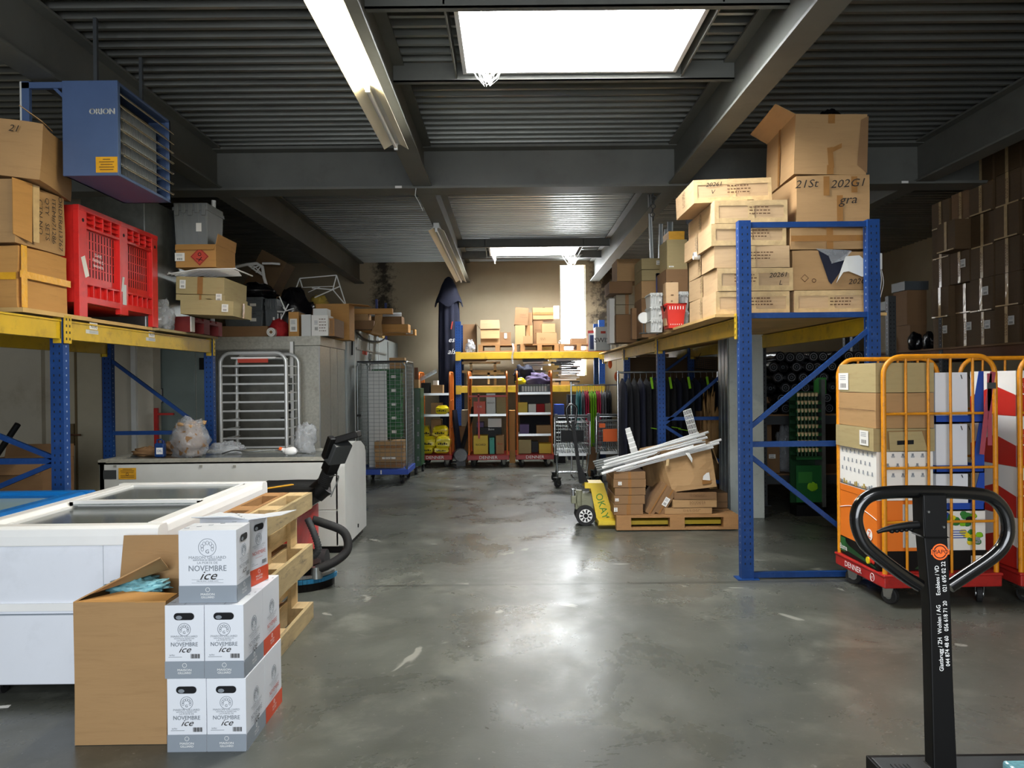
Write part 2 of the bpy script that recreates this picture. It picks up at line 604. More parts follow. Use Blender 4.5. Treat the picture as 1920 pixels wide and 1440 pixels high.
def floor_material():
    m = bpy.data.materials.new('floor_concrete')
    m.use_nodes = True
    nt = m.node_tree
    b = nt.nodes['Principled BSDF']
    L = nt.links.new
    tc = nt.nodes.new('ShaderNodeTexCoord')
    def nz(scale, detail=6, rough=0.6, dist=0.0):
        n = nt.nodes.new('ShaderNodeTexNoise')
        n.inputs['Scale'].default_value = scale
        n.inputs['Detail'].default_value = detail
        n.inputs['Roughness'].default_value = rough
        n.inputs['Distortion'].default_value = dist
        L(tc.outputs['Object'], n.inputs['Vector'])
        return n.outputs['Fac']
    def ramp(src, a, bb, lo, hi):
        r = nt.nodes.new('ShaderNodeMapRange')
        r.inputs[1].default_value, r.inputs[2].default_value, r.inputs[3].default_value, r.inputs[4].default_value = a, bb, lo, hi
        L(src, r.inputs[0])
        return r.outputs[0]
    def mix(f, a, bcol, mode='MIX'):
        x = nt.nodes.new('ShaderNodeMix')
        x.data_type = 'RGBA'
        x.blend_type = mode
        if isinstance(f, float): x.inputs[0].default_value = f
        else: L(f, x.inputs[0])
        if isinstance(a, tuple): x.inputs[6].default_value = a
        else: L(a, x.inputs[6])
        if isinstance(bcol, tuple): x.inputs[7].default_value = bcol
        else: L(bcol, x.inputs[7])
        return x.outputs[2]
    g1, g2, g3 = (*lin('#60625b'), 1), (*lin('#3e403a'), 1), (*lin('#7d7e74'), 1)
    c = mix(ramp(nz(0.55, 9, 0.62, 0.2), 0.3, 0.72, 0, 1), g1, g2)
    c = mix(ramp(nz(1.7, 10, 0.7, 0.4), 0.52, 0.72, 0, 0.75), c, g3)
    c = mix(ramp(nz(5.5, 8, 0.75), 0.54, 0.78, 0, 0.5), c, (*lin('#3a3d39'), 1))
    # worn pale spots with hard edges
    c = mix(ramp(nz(2.3, 3, 0.45, 1.2), 0.685, 0.70, 0, 0.55), c, (*lin('#a5a49a'), 1))
    c = mix(ramp(nz(34, 3, 0.6), 0.66, 0.74, 0, 0.4), c, (*lin('#b5b5ac'), 1))
    c = mix(ramp(nz(1.1, 4, 0.5, 0.3), 0.60, 0.8, 0, 0.2), c, (*lin('#665a4a'), 1))
    # saw-cut joints
    w = nt.nodes.new('ShaderNodeTexWave')
    w.wave_type = 'BANDS'
    w.bands_direction = 'Y'
    w.inputs['Scale'].default_value = 0.0835
    w.inputs['Distortion'].default_value = 0.02
    L(tc.outputs['Object'], w.inputs['Vector'])
    c = mix(ramp(w.outputs['Fac'], 0.9994, 0.99995, 0, 0.6), c, (*lin('#2e302d'), 1))
    L(c, b.inputs['Base Color'])
    L(ramp(nz(1.2, 8, 0.7, 0.5), 0.3, 0.75, 0.17, 0.50), b.inputs['Roughness'])
    b.inputs['Specular IOR Level'].default_value = 0.6
    bp = nt.nodes.new('ShaderNodeBump')
    bp.inputs['Strength'].default_value = 0.12
    bp.inputs['Distance'].default_value = 0.01
    L(nz(9, 6, 0.6), bp.inputs['Height'])
    L(bp.outputs[0], b.inputs['Normal'])
    MATS['floor_concrete'] = m


def far_wall_material():
    """plaster with two mouldy water streaks that start at the roof"""
    m = bpy.data.materials.new('far_plaster')
    m.use_nodes = True
    nt = m.node_tree
    b = nt.nodes['Principled BSDF']
    b.inputs['Roughness'].default_value = 0.9
    L = nt.links.new
    g = nt.nodes.new('ShaderNodeNewGeometry')
    sp = nt.nodes.new('ShaderNodeSeparateXYZ')
    L(g.outputs['Position'], sp.inputs[0])
    def mth(op, a, c=0.0):
        x = nt.nodes.new('ShaderNodeMath')
        x.operation = op
        for i, q in enumerate((a, c)):
            if isinstance(q, (int, float)): x.inputs[i].default_value = q
            else: L(q, x.inputs[i])
        return x.outputs[0]
    def nz(scale, detail=6, rough=0.65):
        n = nt.nodes.new('ShaderNodeTexNoise')
        n.inputs['Scale'].default_value = scale
        n.inputs['Detail'].default_value = detail
        n.inputs['Roughness'].default_value = rough
        L(g.outputs['Position'], n.inputs['Vector'])
        return n.outputs['Fac']
    def streak(xc, w0, zlow):
        d = mth('DIVIDE', mth('ABSOLUTE', mth('SUBTRACT', sp.outputs['X'], xc)), w0)
        z = mth('DIVIDE', mth('MAXIMUM', mth('SUBTRACT', zlow, sp.outputs['Z']), 0.0), 0.3)
        n = mth('MULTIPLY', mth('SUBTRACT', nz(5.5, 8, 0.75), 0.5), 6.5)
        v = mth('ADD', mth('ADD', d, z), n)
        r = nt.nodes.new('ShaderNodeMapRange')
        r.inputs[1].default_value, r.inputs[2].default_value, r.inputs[3].default_value, r.inputs[4].default_value = 0.25, 1.5, 0.92, 0.0
        L(v, r.inputs[0])
        return r.outputs[0]
    col = nt.nodes.new('ShaderNodeMix')
    col.data_type = 'RGBA'
    col.inputs[6].default_value = (*lin('#b3a68c'), 1)
    col.inputs[7].default_value = (*lin('#94876e'), 1)
    L(nz(0.9), col.inputs[0])
    src = col.outputs[2]
    for xc, w0, zl in ((PY(718, 500, YW).x, 0.17, PY(715, 590, YW).z), (PY(1140, 500, YW).x, 0.28, PY(1140, 640, YW).z)):
        mx = nt.nodes.new('ShaderNodeMix')
        mx.data_type = 'RGBA'
        L(streak(xc, w0, zl), mx.inputs[0])
        L(src, mx.inputs[6])
        mx.inputs[7].default_value = (*lin('#221d17'), 1)
        src = mx.outputs[2]
    L(src, b.inputs['Base Color'])
    MATS['far_plaster'] = m


floor_material()
far_wall_material()

XL, XR, YB = -7.6, 7.6, -3.6
mb = MB(); mb.box(XL, XR, YB, YW + .2, -.12, 0, 'floor_concrete'); struct('floor', mb)
w0, w1 = PY(1050, 560, YW).x, PY(1098, 560, YW).x
wz0, wz1 = PY(1075, 704, YW).z, PY(1075, 497, YW).z
mb = MB()
mb.box(XL, w0, YW, YW + .2, 0, 4.2, 'far_plaster'); mb.box(w1, XR, YW, YW + .2, 0, 4.2, 'far_plaster')
mb.box(w0, w1, YW, YW + .2, 0, wz0, 'far_plaster'); mb.box(w0, w1, YW, YW + .2, wz1, 4.2, 'far_plaster')
struct('wall_far', mb)
mb = MB(); mb.box(w0, w1, YW + .10, YW + .13, wz0, wz1, 'window_pane')
for i in range(1, 7):
    z = wz0 + (wz1 - wz0) * i / 7
    mb.box(w0, w1, YW + .085, YW + .1, z - .006, z + .006, 'panel_grey')
mb.box((w0 + w1) / 2 - .006, (w0 + w1) / 2 + .006, YW + .085, YW + .1, wz0, wz1, 'panel_grey')
for a in (w0 + .012, w1 - .012):
    mb.box(a - .012, a + .012, YW + .07, YW + .1, wz0, wz1, 'off_white')
o = struct('window_1', mb)
mb = MB(); mb.box(XR, XR + .2, YB, YW, 0, 4.2, 'wall_plaster'); struct('wall_right', mb)
mb = MB(); mb.box(3.75, 3.95, YB, 4.6, 0, 4.2, 'wall_plaster'); struct('added_shade_wall', mb)  # unseen partition added to keep gate light off the far right
mb = MB(); mb.box(XL - .2, XL, YB, YW, 0, 4.2, 'wall_plaster'); struct('wall_left', mb)

# cross wall on the left with its double door
YC = 9.2
dx0, dx1 = PY(111, 800, YC).x, PY(212, 800, YC).x
wxr = PY(287, 700, YC).x
dzt = 2.15
mb = MB()
mb.box(XL, dx0, YC, YC + .2, 0, 4.2, 'wall_white'); mb.box(dx1, wxr, YC, YC + .2, 0, 4.2, 'wall_white')
mb.box(dx0, dx1, YC, YC + .2, dzt, 4.2, 'wall_white')
xa, xb = PY(76, 800, YC).x, PY(86, 800, YC).x
mb.box(xa, xb, YC - .08, YC, 0, 4.2, 'wall_white')
xa, xb = PY(250, 800, YC).x, PY(259, 800, YC).x
mb.box(xa, xb, YC - .05, YC, 0, 4.2, 'off_white')
struct('wall_back_left', mb)
mb = MB()
xm = PY(141, 800, YC).x
mb.box(dx0 + .02, xm - .012, YC + .03, YC + .08, 0.01, dzt - .02, 'door_paint')
mb.box(xm + .012, dx1 - .14, YC + .03, YC + .08, 0.01, dzt - .02, 'door_paint')
mb.box(xm - .012, xm + .012, YC + .015, YC + .05, 0.01, dzt - .02, 'brown_trim')
mb.box(dx1 - .14, dx1 - .12, YC + .02, YC + .08, 0.01, dzt, 'brown_trim')
mb.box(dx1 - .12, dx1, YC + .0, YC + .1, 0.01, dzt, 'door_paint')
dr = struct('door_1', mb)
p = PY(135, 815, YC)
mb = MB(); mb.box(p.x - .02, p.x + .02, YC + .0, YC + .03, p.z - .13, p.z + .13, 'brown_trim')
mb.tube([(p.x, YC, p.z), (p.x, YC - .05, p.z), (p.x + .13, YC - .05, p.z)], .010, 'rust', 8)
mb.build('door_handle', dr)

# --- roof deck with trapezoidal ribs, skylight holes left open
sky = []
q = dict(x0=PZ(875, 130, 3.9).x, x1=PZ(1262, 127, 3.9).x)
sky.append((q['x0'], q['x1'], PZ(1090, 8, 3.9).y, PZ(1070, 130, 3.9).y))
sky.append((PZ(921, 476, 3.9).x, PZ(1075, 476, 3.9).x, PZ(1000, 458, 3.9).y, PZ(1000, 477, 3.9).y))
mb = MB()
pitch = 0.147
y = -1.0
while y < YW:
    prof = [(y, ZD + .125), (y + .052, ZD + .125), (y + .062, ZD), (y + .098, ZD), (y + .108, ZD + .125), (y + pitch, ZD + .125)]
    spans = [(XL, XR)]
    for (sx0, sx1, sy0, sy1) in sky:
        if y + pitch > sy0 and y < sy1:
            spans = [(XL, sx0), (sx1, XR)]
    for a, b in spans:
        n = len(prof)
        vs = [(a, p[0], p[1]) for p in prof] + [(b, p[0], p[1]) for p in prof]
        mb.add(vs, [(i, i + 1, n + i + 1, n + i) for i in range(n - 1)], 'deck_steel')
    y += pitch
ce = struct('ceiling', mb)

for i, (a, b, c, d) in enumerate(sky):
    mb = MB()
    t = .03
    for bx in ((a - t, a, c - t, d + t), (b, b + t, c - t, d + t), (a, b, c - t, c), (a, b, d, d + t)):
        mb.box(bx[0], bx[1], bx[2], bx[3], 3.88, 4.26, 'white_plastic')
    mb.box(a, b, c, d, 4.24, 4.26, 'sky_pane' if i == 0 else 'sky_pane_far')
    mb.box(a, b, (c + d) / 2 - .01, (c + d) / 2 + .01, 4.215, 4.235, 'off_white')
    struct('window_%d' % (i + 2), mb)


# --- steel beams
def ibeam(mb, axis, c, a, b, zb, zt, w, k='beam_paint', tf=.02, tw=.014):
    def bx(u0, u1, z0, z1):
        if axis == 'y': mb.box(c + u0, c + u1, a, b, z0, z1, k)
        else: mb.box(a, b, c + u0, c + u1, z0, z1, k)
    bx(-w / 2, w / 2, zb, zb + tf)
    bx(-w / 2, w / 2, zt - tf, zt)
    bx(-tw / 2, tw / 2, zb + tf, zt - tf)


ZB = 3.55
YX = 8.22
mb = MB(); ibeam(mb, 'x', YX, XL, XR, ZB - .02, ZD - .005, .30, tf=.028, tw=.02)
struct('trim_1', mb)
n = 2
for bay, (ya, yb) in enumerate(((-2.0, YX - .02), (YX + .02, YW))):
    for px_b, yy in ((391, 349), (791, 347), (1276, 339), (1752, 332)):
        X = PZ(px_b, yy, ZB).x
        mb = MB(); ibeam(mb, 'y', X, ya, yb, ZB, ZD - .005, .19)
        struct('trim_%d' % n, mb)
        n += 1
        if px_b == 791: XB1 = X
        if px_b == 1276: XB2 = X
# trimmers round the skylights
for (a, b, c, d) in sky:
    mb = MB()
    for yy in (c - .10, d + .06):
        mb.box(XB1 + .01, XB2 - .01, yy, yy + .012, ZD - .15, ZD - .005, 'beam_paint')
        mb.box(XB1 + .01, XB2 - .01, yy, yy + .06, ZD - .15, ZD - .14, 'beam_paint')
    for xx in (a - .09, b + .075):
        mb.box(xx, xx + .012, c - .1, d + .06, ZD - .13, ZD - .005, 'beam_paint')
    struct('trim_%d' % n, mb)
    n += 1

# concrete column
p0, p1 = PY(1370, 975, 8.2), PY(1434, 975, 8.2)
mb = MB(); mb.box(p0.x, p1.x, 8.2, 8.62, 0, ZB - .02, 'concrete_col')
struct('trim_%d' % n, mb, .006)
n += 1
mb = MB()
for i in range(3):
    mb.box(p0.x - .012 - .0, p0.x - .004, 8.23 + i * .13, 8.33 + i * .13, 0, ZB - .05, 'galv')
tag(mb.build('cable_duct'), 'grey metal cable ducts running up the side of the concrete column', 'cable duct')

# small marks on the main cross beam
for i, (a, b, lab) in enumerate(((747, 348, 'small pale tag stuck on cross beam left of the fluorescent lamp'), (1697, 331, 'small pale tag stuck on cross beam at the far right'))):
    p = PY(a, b, YX - .16)
    mb = MB(); mb.box(-.035, .035, -.004, .004, -.012, .012, 'paper')
    o = mb.build('beam_tag'); o.location = (p.x, YX - .156, ZB - .006 + .0)
    tag(o, lab, 'tag')
p = PY(780, 348, YX - .16)
mb = MB(); mb.tube([(0, 0, 0), (-.01, .0, -.08), (.03, -.02, -.15), (.07, 0, -.24)], .004, 'off_white', 6)
o = mb.build('hanging_wire'); o.location = (p.x, YX - .16, ZB - .02)
tag(o, 'thin pale wire end hanging from cross beam below lamp', 'wire')

# cobwebs on the skylight frames
def cobweb(px, py, Y, w, h, lab, seed):
    random.seed(seed)
    top = PZ(px, py, 3.88)
    mb = MB()
    tip = Vector((random.uniform(-.02, .02), 0, -h))
    for i in range(34):
        a = Vector((random.uniform(-w, w), random.uniform(-.03, .0), 0))
        b = tip * random.uniform(.3, 1) + Vector((random.uniform(-w, w) * .25, 0, 0))
        m_ = (a + b) / 2 + Vector((random.uniform(-.02, .02), 0, -random.uniform(.0, .02)))
        mb.tube([a, m_, b], random.uniform(.0008, .0022), 'web', 4)
    for i in range(5):
        mb.blob(tip * random.uniform(.2, 1) + Vector((random.uniform(-w, w) * .3, 0, 0)), .012, .006, .012, 'web', .5, 4, i, 8, 6)
    o = mb.build('cobweb')
    o.location = (top.x, top.y, 3.88)
    tag(o, lab, 'cobweb')
cobweb(915, 131, 0, .13, .13, 'dusty white cobweb hanging from corner of the near skylight', 3)
cobweb(1072, 477, 0, .2, .26, 'dusty white cobweb hanging from right corner of far skylight', 4)
cobweb(927, 478, 0, .04, .16, 'thin cobweb thread hanging from left corner of far skylight', 5)


# ------------------------------------------------------------------ fluorescent lamps
def lamp(label, pa, pb, Y_split, lit):
    """trough lamp along Y hung beside the centre beam; pa, pb = near and far Y"""
    X = XB1 - .0
    z = ZB - .03
    t = thing('fluorescent_lamp', label, 'lamp', (X - .035, pa, z))
    L_ = pb - pa
    mb = MB(); mb.box(-.035, .035, 0, L_, -.035, .03, 'off_white')
    mb.build('housing', t)
    mb = MB()
    out = [(-.035, -.035), (-.10, -.075), (-.102, -.072), (-.036, -.03)]
    mb.prism([(x, zz) for x, zz in out], 'y', 0, L_, 'trough_lit')
    mb.prism([(-x, zz) for x, zz in reversed(out)], 'y', 0, L_, 'trough_lit')
    mb.build('reflector', t)
    if lit:
        mb = MB(); mb.cyl((0, .02, -.062), (0, Y_split - pa, -.062), .019, 'tube_lit', 12)
        mb.build('lit_tube', t)['label'] = 'glowing warm white tube'
        s0 = Y_split - pa + .06
    else:
        s0 = .05
    mb = MB(); mb.cyl((0, s0, -.062), (0, L_ - .03, -.062), .014, 'white_plastic', 12)
    mb.build('tube', t)
    for yy in (s0 - .03, L_ - .02):
        mb = MB(); mb.box(-.014, .014, yy - .012, yy + .012, -.085, -.03, 'white_plastic'); mb.build('lamp_holder', t)
    return t


lamp('long fluorescent trough lamp, nearer tube glowing, along the centre beam', 3.3, PZ(741, 268, 3.5).y, PZ(700, 152, 3.5).y, True)
lamp('unlit fluorescent trough lamp under the centre beam near the far wall', PZ(828, 425, 3.5).y, PZ(878, 524, 3.5).y, 0, False)


# ================================================================== pallet racks
def post(parent, x, y, h, w=.09, d=.075, k='blue_paint', name='upright', foot=True):
    mb = MB()
    mb.box(x - w / 2, x + w / 2, y - d / 2, y + d / 2, 0.006, h, k)
    z = .12
    while z < h - .05:
        for s_ in (-1, 1):
            mb.rect((x + s_ * w * .22, y - d / 2, z), (1, 0, 0), (0, 0, 1), .008, .016, 'hole')
        mb.rect((x - w / 2, y, z), (0, -1, 0), (0, 0, 1), .012, .012, 'hole_pale')
        mb.rect((x + w / 2, y, z), (0, 1, 0), (0, 0, 1), .012, .012, 'hole_pale')
        z += .05
    if foot:
        mb.box(x - .08, x + .08, y - .06, y + .06, 0, .008, k)
    mb.build(name, parent)


def frame(parent, xa, xb, y, h, zs, diag):
    """upright frame across X at y; zs heights of level braces, diag pairs (x,z)->(x,z) as fractions"""
    post(parent, xa, y, h)
    post(parent, xb, y, h)
    for z in zs:
        mb = MB(); mb.box(xa + .04, xb - .04, y - .018, y + .018, z - .02, z + .02, 'blue_paint'); mb.build('brace', parent)
    for (fa, za, fb, zb_) in diag:
        mb = MB(); mb.slab((xa + (xb - xa) * fa, y - .005, za), (xa + (xb - xa) * fb, y - .005, zb_), .026, .034, 'blue_paint', (0, 0, 1)); mb.build('brace', parent)


def beam_y(parent, x, ya, yb, zb, h=.13, w=.05, face=-1):
    mb = MB()
    mb.box(x - w / 2, x + w / 2, ya + .045, yb - .045, zb, zb + h, 'yellow_beam')
    mb.box(x - w / 2 - .006, x + w / 2 + .006, ya + .045, yb - .045, zb + h - .012, zb + h, 'yellow_beam')
    for yy, s_ in ((ya, 1), (yb, -1)):
        mb.box(x + face * (w / 2 + .024) , x + face * (w / 2 + .016), yy + (.002 if s_ > 0 else -.042), yy + (.042 if s_ > 0 else -.002), zb - .03, zb + h + .03, 'yellow_beam')
        mb.box(x - w / 2, x + w / 2 + .0, yy + s_ * .04, yy + s_ * .055, zb - .03, zb + h + .03, 'yellow_beam')
        for i in range(4):
            mb.rect((x + face * (w / 2 + .0245), yy + s_ * .02, zb + .0 + i * .045), (0, -face, 0) if face > 0 else (0, -1, 0), (0, 0, 1), .014, .018, 'hole')
    return mb.build('beam', parent)


# ---- left rack : posts along X = XLP, rear posts further left
YL1, YL2 = 5.32, 7.98
XLP = (PY(98, 700, YL1).x + PY(403, 700, YL2).x) / 2
XLR = XLP - 1.05
ZL = PY(103, 636, YL1).z     # underside of the beams
ZLT = ZL + .145
lr = thing('pallet_rack', 'blue and yellow pallet rack on the left carrying the red crate', 'pallet rack', (0, 0, 0))
for yy, dg in ((YL1, ((0, 1.42, 1, .98), (0, .55, 1, .98))), (YL2, ((0, 1.78, 1, .98),))):
    frame(lr, XLP, XLR, yy, ZL + .142, (.30, 1.0 if yy == YL2 else .98), [(1 - a, b, 1 - c, d) for a, b, c, d in dg])
for x in (XLP + .012, XLR - .012):
    fc = 1 if x > XLP - .3 else -1
    beam_y(lr, x, 3.0, YL1 - .0, ZL, face=fc)
    beam_y(lr, x, YL1, YL2, ZL, face=fc)
for (px, py, s) in ((176, 614, '9038'), (285, 629, '9037')):
    p = PX(px, py, XLP + .04)
    mb = MB()
    mb.rect((XLP + .0375, p.y, p.z + .01), (0, 1, 0), (0, 0, 1), .11, .05, 'paper')
    mb.rect((XLP + .0375, p.y - .02, p.z - .035), (0, 1, 0), (0, 0, 1), .17, .028, 'off_white')
    mb.text(s, .045, 'ink', (XLP + .038, p.y, p.z + .008), (0, 1, 0))
    for i in range(3):
        mb.rect((XLP + .038, p.y - .0, p.z - .026 - i * .008), (0, 1, 0), (0, 0, 1), .12, .003, 'ink_grey')
    mb.build('beam_label', lr)
# chipboard decks
mb = MB(); mb.box(XLR - .02, XLP + .06, 4.83, 5.62, ZLT, ZLT + .028, 'osb'); mb.build('shelf_board', lr)
mb = MB(); mb.box(XLR - .02, XLP + .05, 5.63, 6.6, ZLT, ZLT + .025, 'osb'); mb.build('shelf_board', lr)
mb = MB(); mb.box(XLR - .02, XLP + .10, 6.61, 7.95, ZLT, ZLT + .02, 'card_olive'); mb.build('shelf_board', lr)
ZLS = ZLT + .028

# ---- right rack
YR1, YR2, YR3 = 5.74, 8.92, 11.5
XRP = PY(1397, 800, YR1).x
XRR = PY(1637, 800, YR1).x
ZR = PY(1385, 628, YR1).z
ZRT = ZR + .14
rr = thing('pallet_rack', 'blue and yellow pallet rack on the right carrying carton stacks', 'pallet rack', (0, 0, 0))
HR = PY(1395, 415, YR1).z
zz = lambda py, px=1500: PY(px, py, YR1).z
frame(rr, XRP, XRR, YR1, HR, (HR - .03, zz(591), zz(832), .03), ((0, zz(808, 1400), 1, zz(612, 1640)), (0, zz(848, 1400), 1, zz(1040, 1640)),))
frame(rr, XRP, XRR, YR2, ZRT - .003, (zz(836) + .05, .3), ((0, .95, 1, 1.75), (0, .98, 1, .35)))
frame(rr, XRP, XRR, YR3, ZRT - .003, (1.1, .3), ((0, 1.2, 1, 1.9), (0, 1.05, 1, .35)))
for x in (XRP - .012, XRR + .012):
    fc = -1 if x < XRP + .3 else 1
    beam_y(rr, x, YR1, YR2, ZR, face=fc)
    beam_y(rr, x, YR2, YR3, ZR, face=fc)
    beam_y(rr, x, YR3, 14.0, ZR, face=fc)
mb = MB(); mb.box(XRP - .20, XRR + .14, YR1 + .06, 7.3, ZRT, ZRT + .022, 'osb'); mb.build('shelf_board', rr)
mb = MB(); mb.box(XRP - .14, XRR + .05, 7.31, YR2, ZRT, ZRT + .022, 'osb'); mb.build('shelf_board', rr)
mb = MB(); mb.box(XRP - .12, XRR + .05, YR2 + .01, 14.0, ZRT, ZRT + .022, 'osb'); mb.build('shelf_board', rr)
ZRS = ZRT + .022

# ---- back rack against the far wall
YK = 14.75
br = thing('pallet_rack', 'blue and yellow pallet rack along the far wall under the window', 'pallet rack', (0, 0, 0))
xk0, xk1 = PY(859, 640, YK).x, PY(1128, 640, YK).x
zk = PY(1000, 672, YK).z
hk = PY(859, 603, YK).z
for x in (xk0, xk1):
    post(br, x, YK, hk, .11, .08)
    post(br, x, YK + 1.0, hk)
    mb = MB(); mb.slab((x, YK, .4), (x, YK + 1.0, 1.3), .026, .034, 'blue_paint'); mb.build('brace', br)
zk2 = PY(1000, 735, YK).z
for z in (zk, zk2):
    for yy in (YK - .02, YK + 1.02):
        mb = MB(); mb.box(xk0 + .04, xk1 - .04, yy - .025, yy + .025, z, z + .115, 'yellow_beam')
        for x in (xk0, xk1):
            mb.box(x - .05, x + .05, yy - .04, yy - .03, z - .03, z + .14, 'yellow_beam')
        mb.build('beam', br)
    mb = MB(); mb.box(xk0, xk1, YK, YK + 1.0, z + .115, z + .13, 'osb'); mb.build('shelf_board', br)
ZKS, ZKS2 = zk + .13, zk2 + .13
# ================================================================== cartons
RND = random.Random(11)


def carton(label, x0, x1, y0, depth, z0, h, tint='card', group=None, rz=0.0, rx=0.0, ry=0.0, tape='front', amp=0.004, n=5,
           sticker=None, text=None, hand=None, open_=None, name='carton', cat='carton', band=None, side_text=False, sticker_face='front', lines=None,
           tapek='tape', flaps=True, seed=None):
    """front face spans x0..x1 at y0; depth runs away from the camera; z0 is what it stands on.
    label None = sub copy"""
    w = x1 - x0
    sd = seed if seed is not None else RND.randint(0, 999)
    mb = MB()
    mb.gbox(-w / 2, w / 2, 0, depth, 0, h, tint, n, amp, sd, 3.0, top=(open_ is None))
    if open_ is not None:
        mb.add([(-w / 2 + .004, .004, h * .55), (w / 2 - .004, .004, h * .55), (w / 2 - .004, depth - .004, h * .55), (-w / 2 + .004, depth - .004, h * .55)], [(0, 1, 2, 3)], 'card_in')
        mb.add([(-w / 2 + .006, .006, h * .55), (w / 2 - .006, .006, h * .55), (w / 2 - .006, depth - .006, h * .55), (-w / 2 + .006, depth - .006, h * .55),
                (-w / 2 + .006, .006, h), (w / 2 - .006, .006, h), (w / 2 - .006, depth - .006, h), (-w / 2 + .006, depth - .006, h)],
               [(0, 4, 5, 1), (1, 5, 6, 2), (2, 6, 7, 3), (3, 7, 4, 0)], 'card_in')
    o = mb.build(name)
    o.location = ((x0 + x1) / 2, y0, z0 + .002)
    o.rotation_euler = (rx, ry, rz)
    tag(o, label, cat, group)
    e = amp + .0012
    tw = min(.05, w * .16, h * .4)
    if tape:
        t = MB()
        if 'front' in tape:
            t.rect((0, -e, h / 2), (1, 0, 0), (0, 0, 1), tw, h, tapek)
        if 'drop' in tape:
            t.rect((0, -e, h - min(.07, h * .2) / 2), (1, 0, 0), (0, 0, 1), tw, min(.07, h * .2), tapek)
            t.rect((0, -e, min(.07, h * .2) / 2), (1, 0, 0), (0, 0, 1), tw, min(.07, h * .2), tapek)
        if 'edge' in tape:
            for zc in (tw * .4, h - tw * .4):
                t.rect((0, -e - .0006, zc), (1, 0, 0), (0, 0, 1), w, tw * .8, tapek)
            for xc in (-w / 2 + tw * .3, w / 2 - tw * .3):
                t.rect((xc, -e - .0012, h / 2), (1, 0, 0), (0, 0, 1), tw * .6, h, tapek)
        if 'horiz' in tape:
            t.rect((0, -e - .0018, h * .5), (1, 0, 0), (0, 0, 1), w, tw * .9, tapek)
        if 'side' in tape:
            t.rect((-w / 2 - e, depth / 2, h / 2), (0, -1, 0), (0, 0, 1), tw, h, tapek)
            t.rect((w / 2 + e, depth / 2, h / 2), (0, 1, 0), (0, 0, 1), tw, h, tapek)
        if open_ is None:
            t.rect((0, depth / 2, h + e), (1, 0, 0), (0, 1, 0), tw, depth, tapek)
        if t.v:
            t.build('tape', o)
    if sticker:
        for (fx, fz, sw, sh) in (sticker if isinstance(sticker, list) else [sticker]):
            t = MB()
            X, Z = -w / 2 + w * fx, h * fz
            if sticker_face == 'front':
                P0 = lambda dx, dz, l=0: ((X + dx, -e - .0024 - l, Z + dz), (1, 0, 0), (0, 0, 1))
            elif sticker_face == 'left':
                P0 = lambda dx, dz, l=0: ((-w / 2 - e - .0008 - l, depth * fx - dx, Z + dz), (0, -1, 0), (0, 0, 1))
            else:
                P0 = lambda dx, dz, l=0: ((w / 2 + e + .0008 + l, depth * fx + dx, Z + dz), (0, 1, 0), (0, 0, 1))
            t.rect(*P0(0, 0), sw, sh, 'paper')
            for i in range(3):
                t.rect(*P0(-sw * .05, sh * (.34 - i * .11), .0004), sw * .6, sh * .04, 'ink_grey')
            for i in range(8):
                t.rect(*P0(-sw * .25 + i * sw * .07, -sh * .25, .0004), sw * (.03 if i % 3 else .045), sh * .26, 'ink')
            t.build('shipping_label', o)
    if lines:
        t = MB()
        for (fx, fz, lw, nl) in lines:
            for i in range(nl):
                y = h * fz - i * h * .14
                xx = -lw / 2
                r = random.Random(sd + i)
                while xx < lw / 2 - .01:
                    l = r.uniform(.008, .028)
                    t.rect((-w / 2 + w * fx + xx + l / 2, -e - .0022, y), (1, 0, 0), (0, 0, 1), l, min(.009, h * .045), 'ink_brown')
                    xx += l + .008
        t.build('printed_text', o)
    if side_text:
        t = MB()
        r = random.Random(sd)
        for i in range(4):
            zz0 = h * .2
            while zz0 < h * .8:
                l = r.uniform(.01, .03)
                t.rect((-w / 2 - e - .0012, depth * .5 + i * .022 - .03, zz0 + l / 2), (0, -1, 0), (0, 0, 1), .008, l, 'ink_brown')
                zz0 += l + .008
        t.build('printed_text', o)
    if text:
        t = MB()
        for (s_, fx, fz, size, k) in text:
            t.text(s_, size, k, (-w / 2 + w * fx, -e - .0024, h * fz), (1, 0, 0), (0, 0, 1))
        t.build('printed_text', o)
    if hand:
        t = MB()
        for (s_, fx, fz, size) in hand:
            t.text(s_, size, 'ink', (-w / 2 + w * fx, -e - .0026, h * fz), (1, .06, 0) if False else (1, 0, .05), (0, 0, 1), sx=1.15, shear=.25)
        t.build('handwriting', o)
    if open_:
        flap(o, w, depth, h, open_, tint)
    return o


def flap(o, w, depth, h, spec, tint):
    """spec: dict side -> (length, angle from upright outward in degrees)"""
    for side, (ln, ang) in spec.items():
        a = math.radians(ang)
        up, out = math.cos(a) * ln, math.sin(a) * ln
        m = MB()
        if side == 'l': p = [(-w / 2, 0, h), (-w / 2, depth, h), (-w / 2 - out, depth - .01, h + up), (-w / 2 - out, .01, h + up)]
        if side == 'r': p = [(w / 2, depth, h), (w / 2, 0, h), (w / 2 + out, .01, h + up), (w / 2 + out, depth - .01, h + up)]
        if side == 'f': p = [(w / 2, 0, h), (-w / 2, 0, h), (-w / 2 + .01, -out, h + up), (w / 2 - .01, -out, h + up)]
        if side == 'b': p = [(-w / 2, depth, h), (w / 2, depth, h), (w / 2 - .01, depth + out, h + up), (-w / 2 + .01, depth + out, h + up)]
        m.poly(p, tint)
        m.build('flap', o, solid=.005)


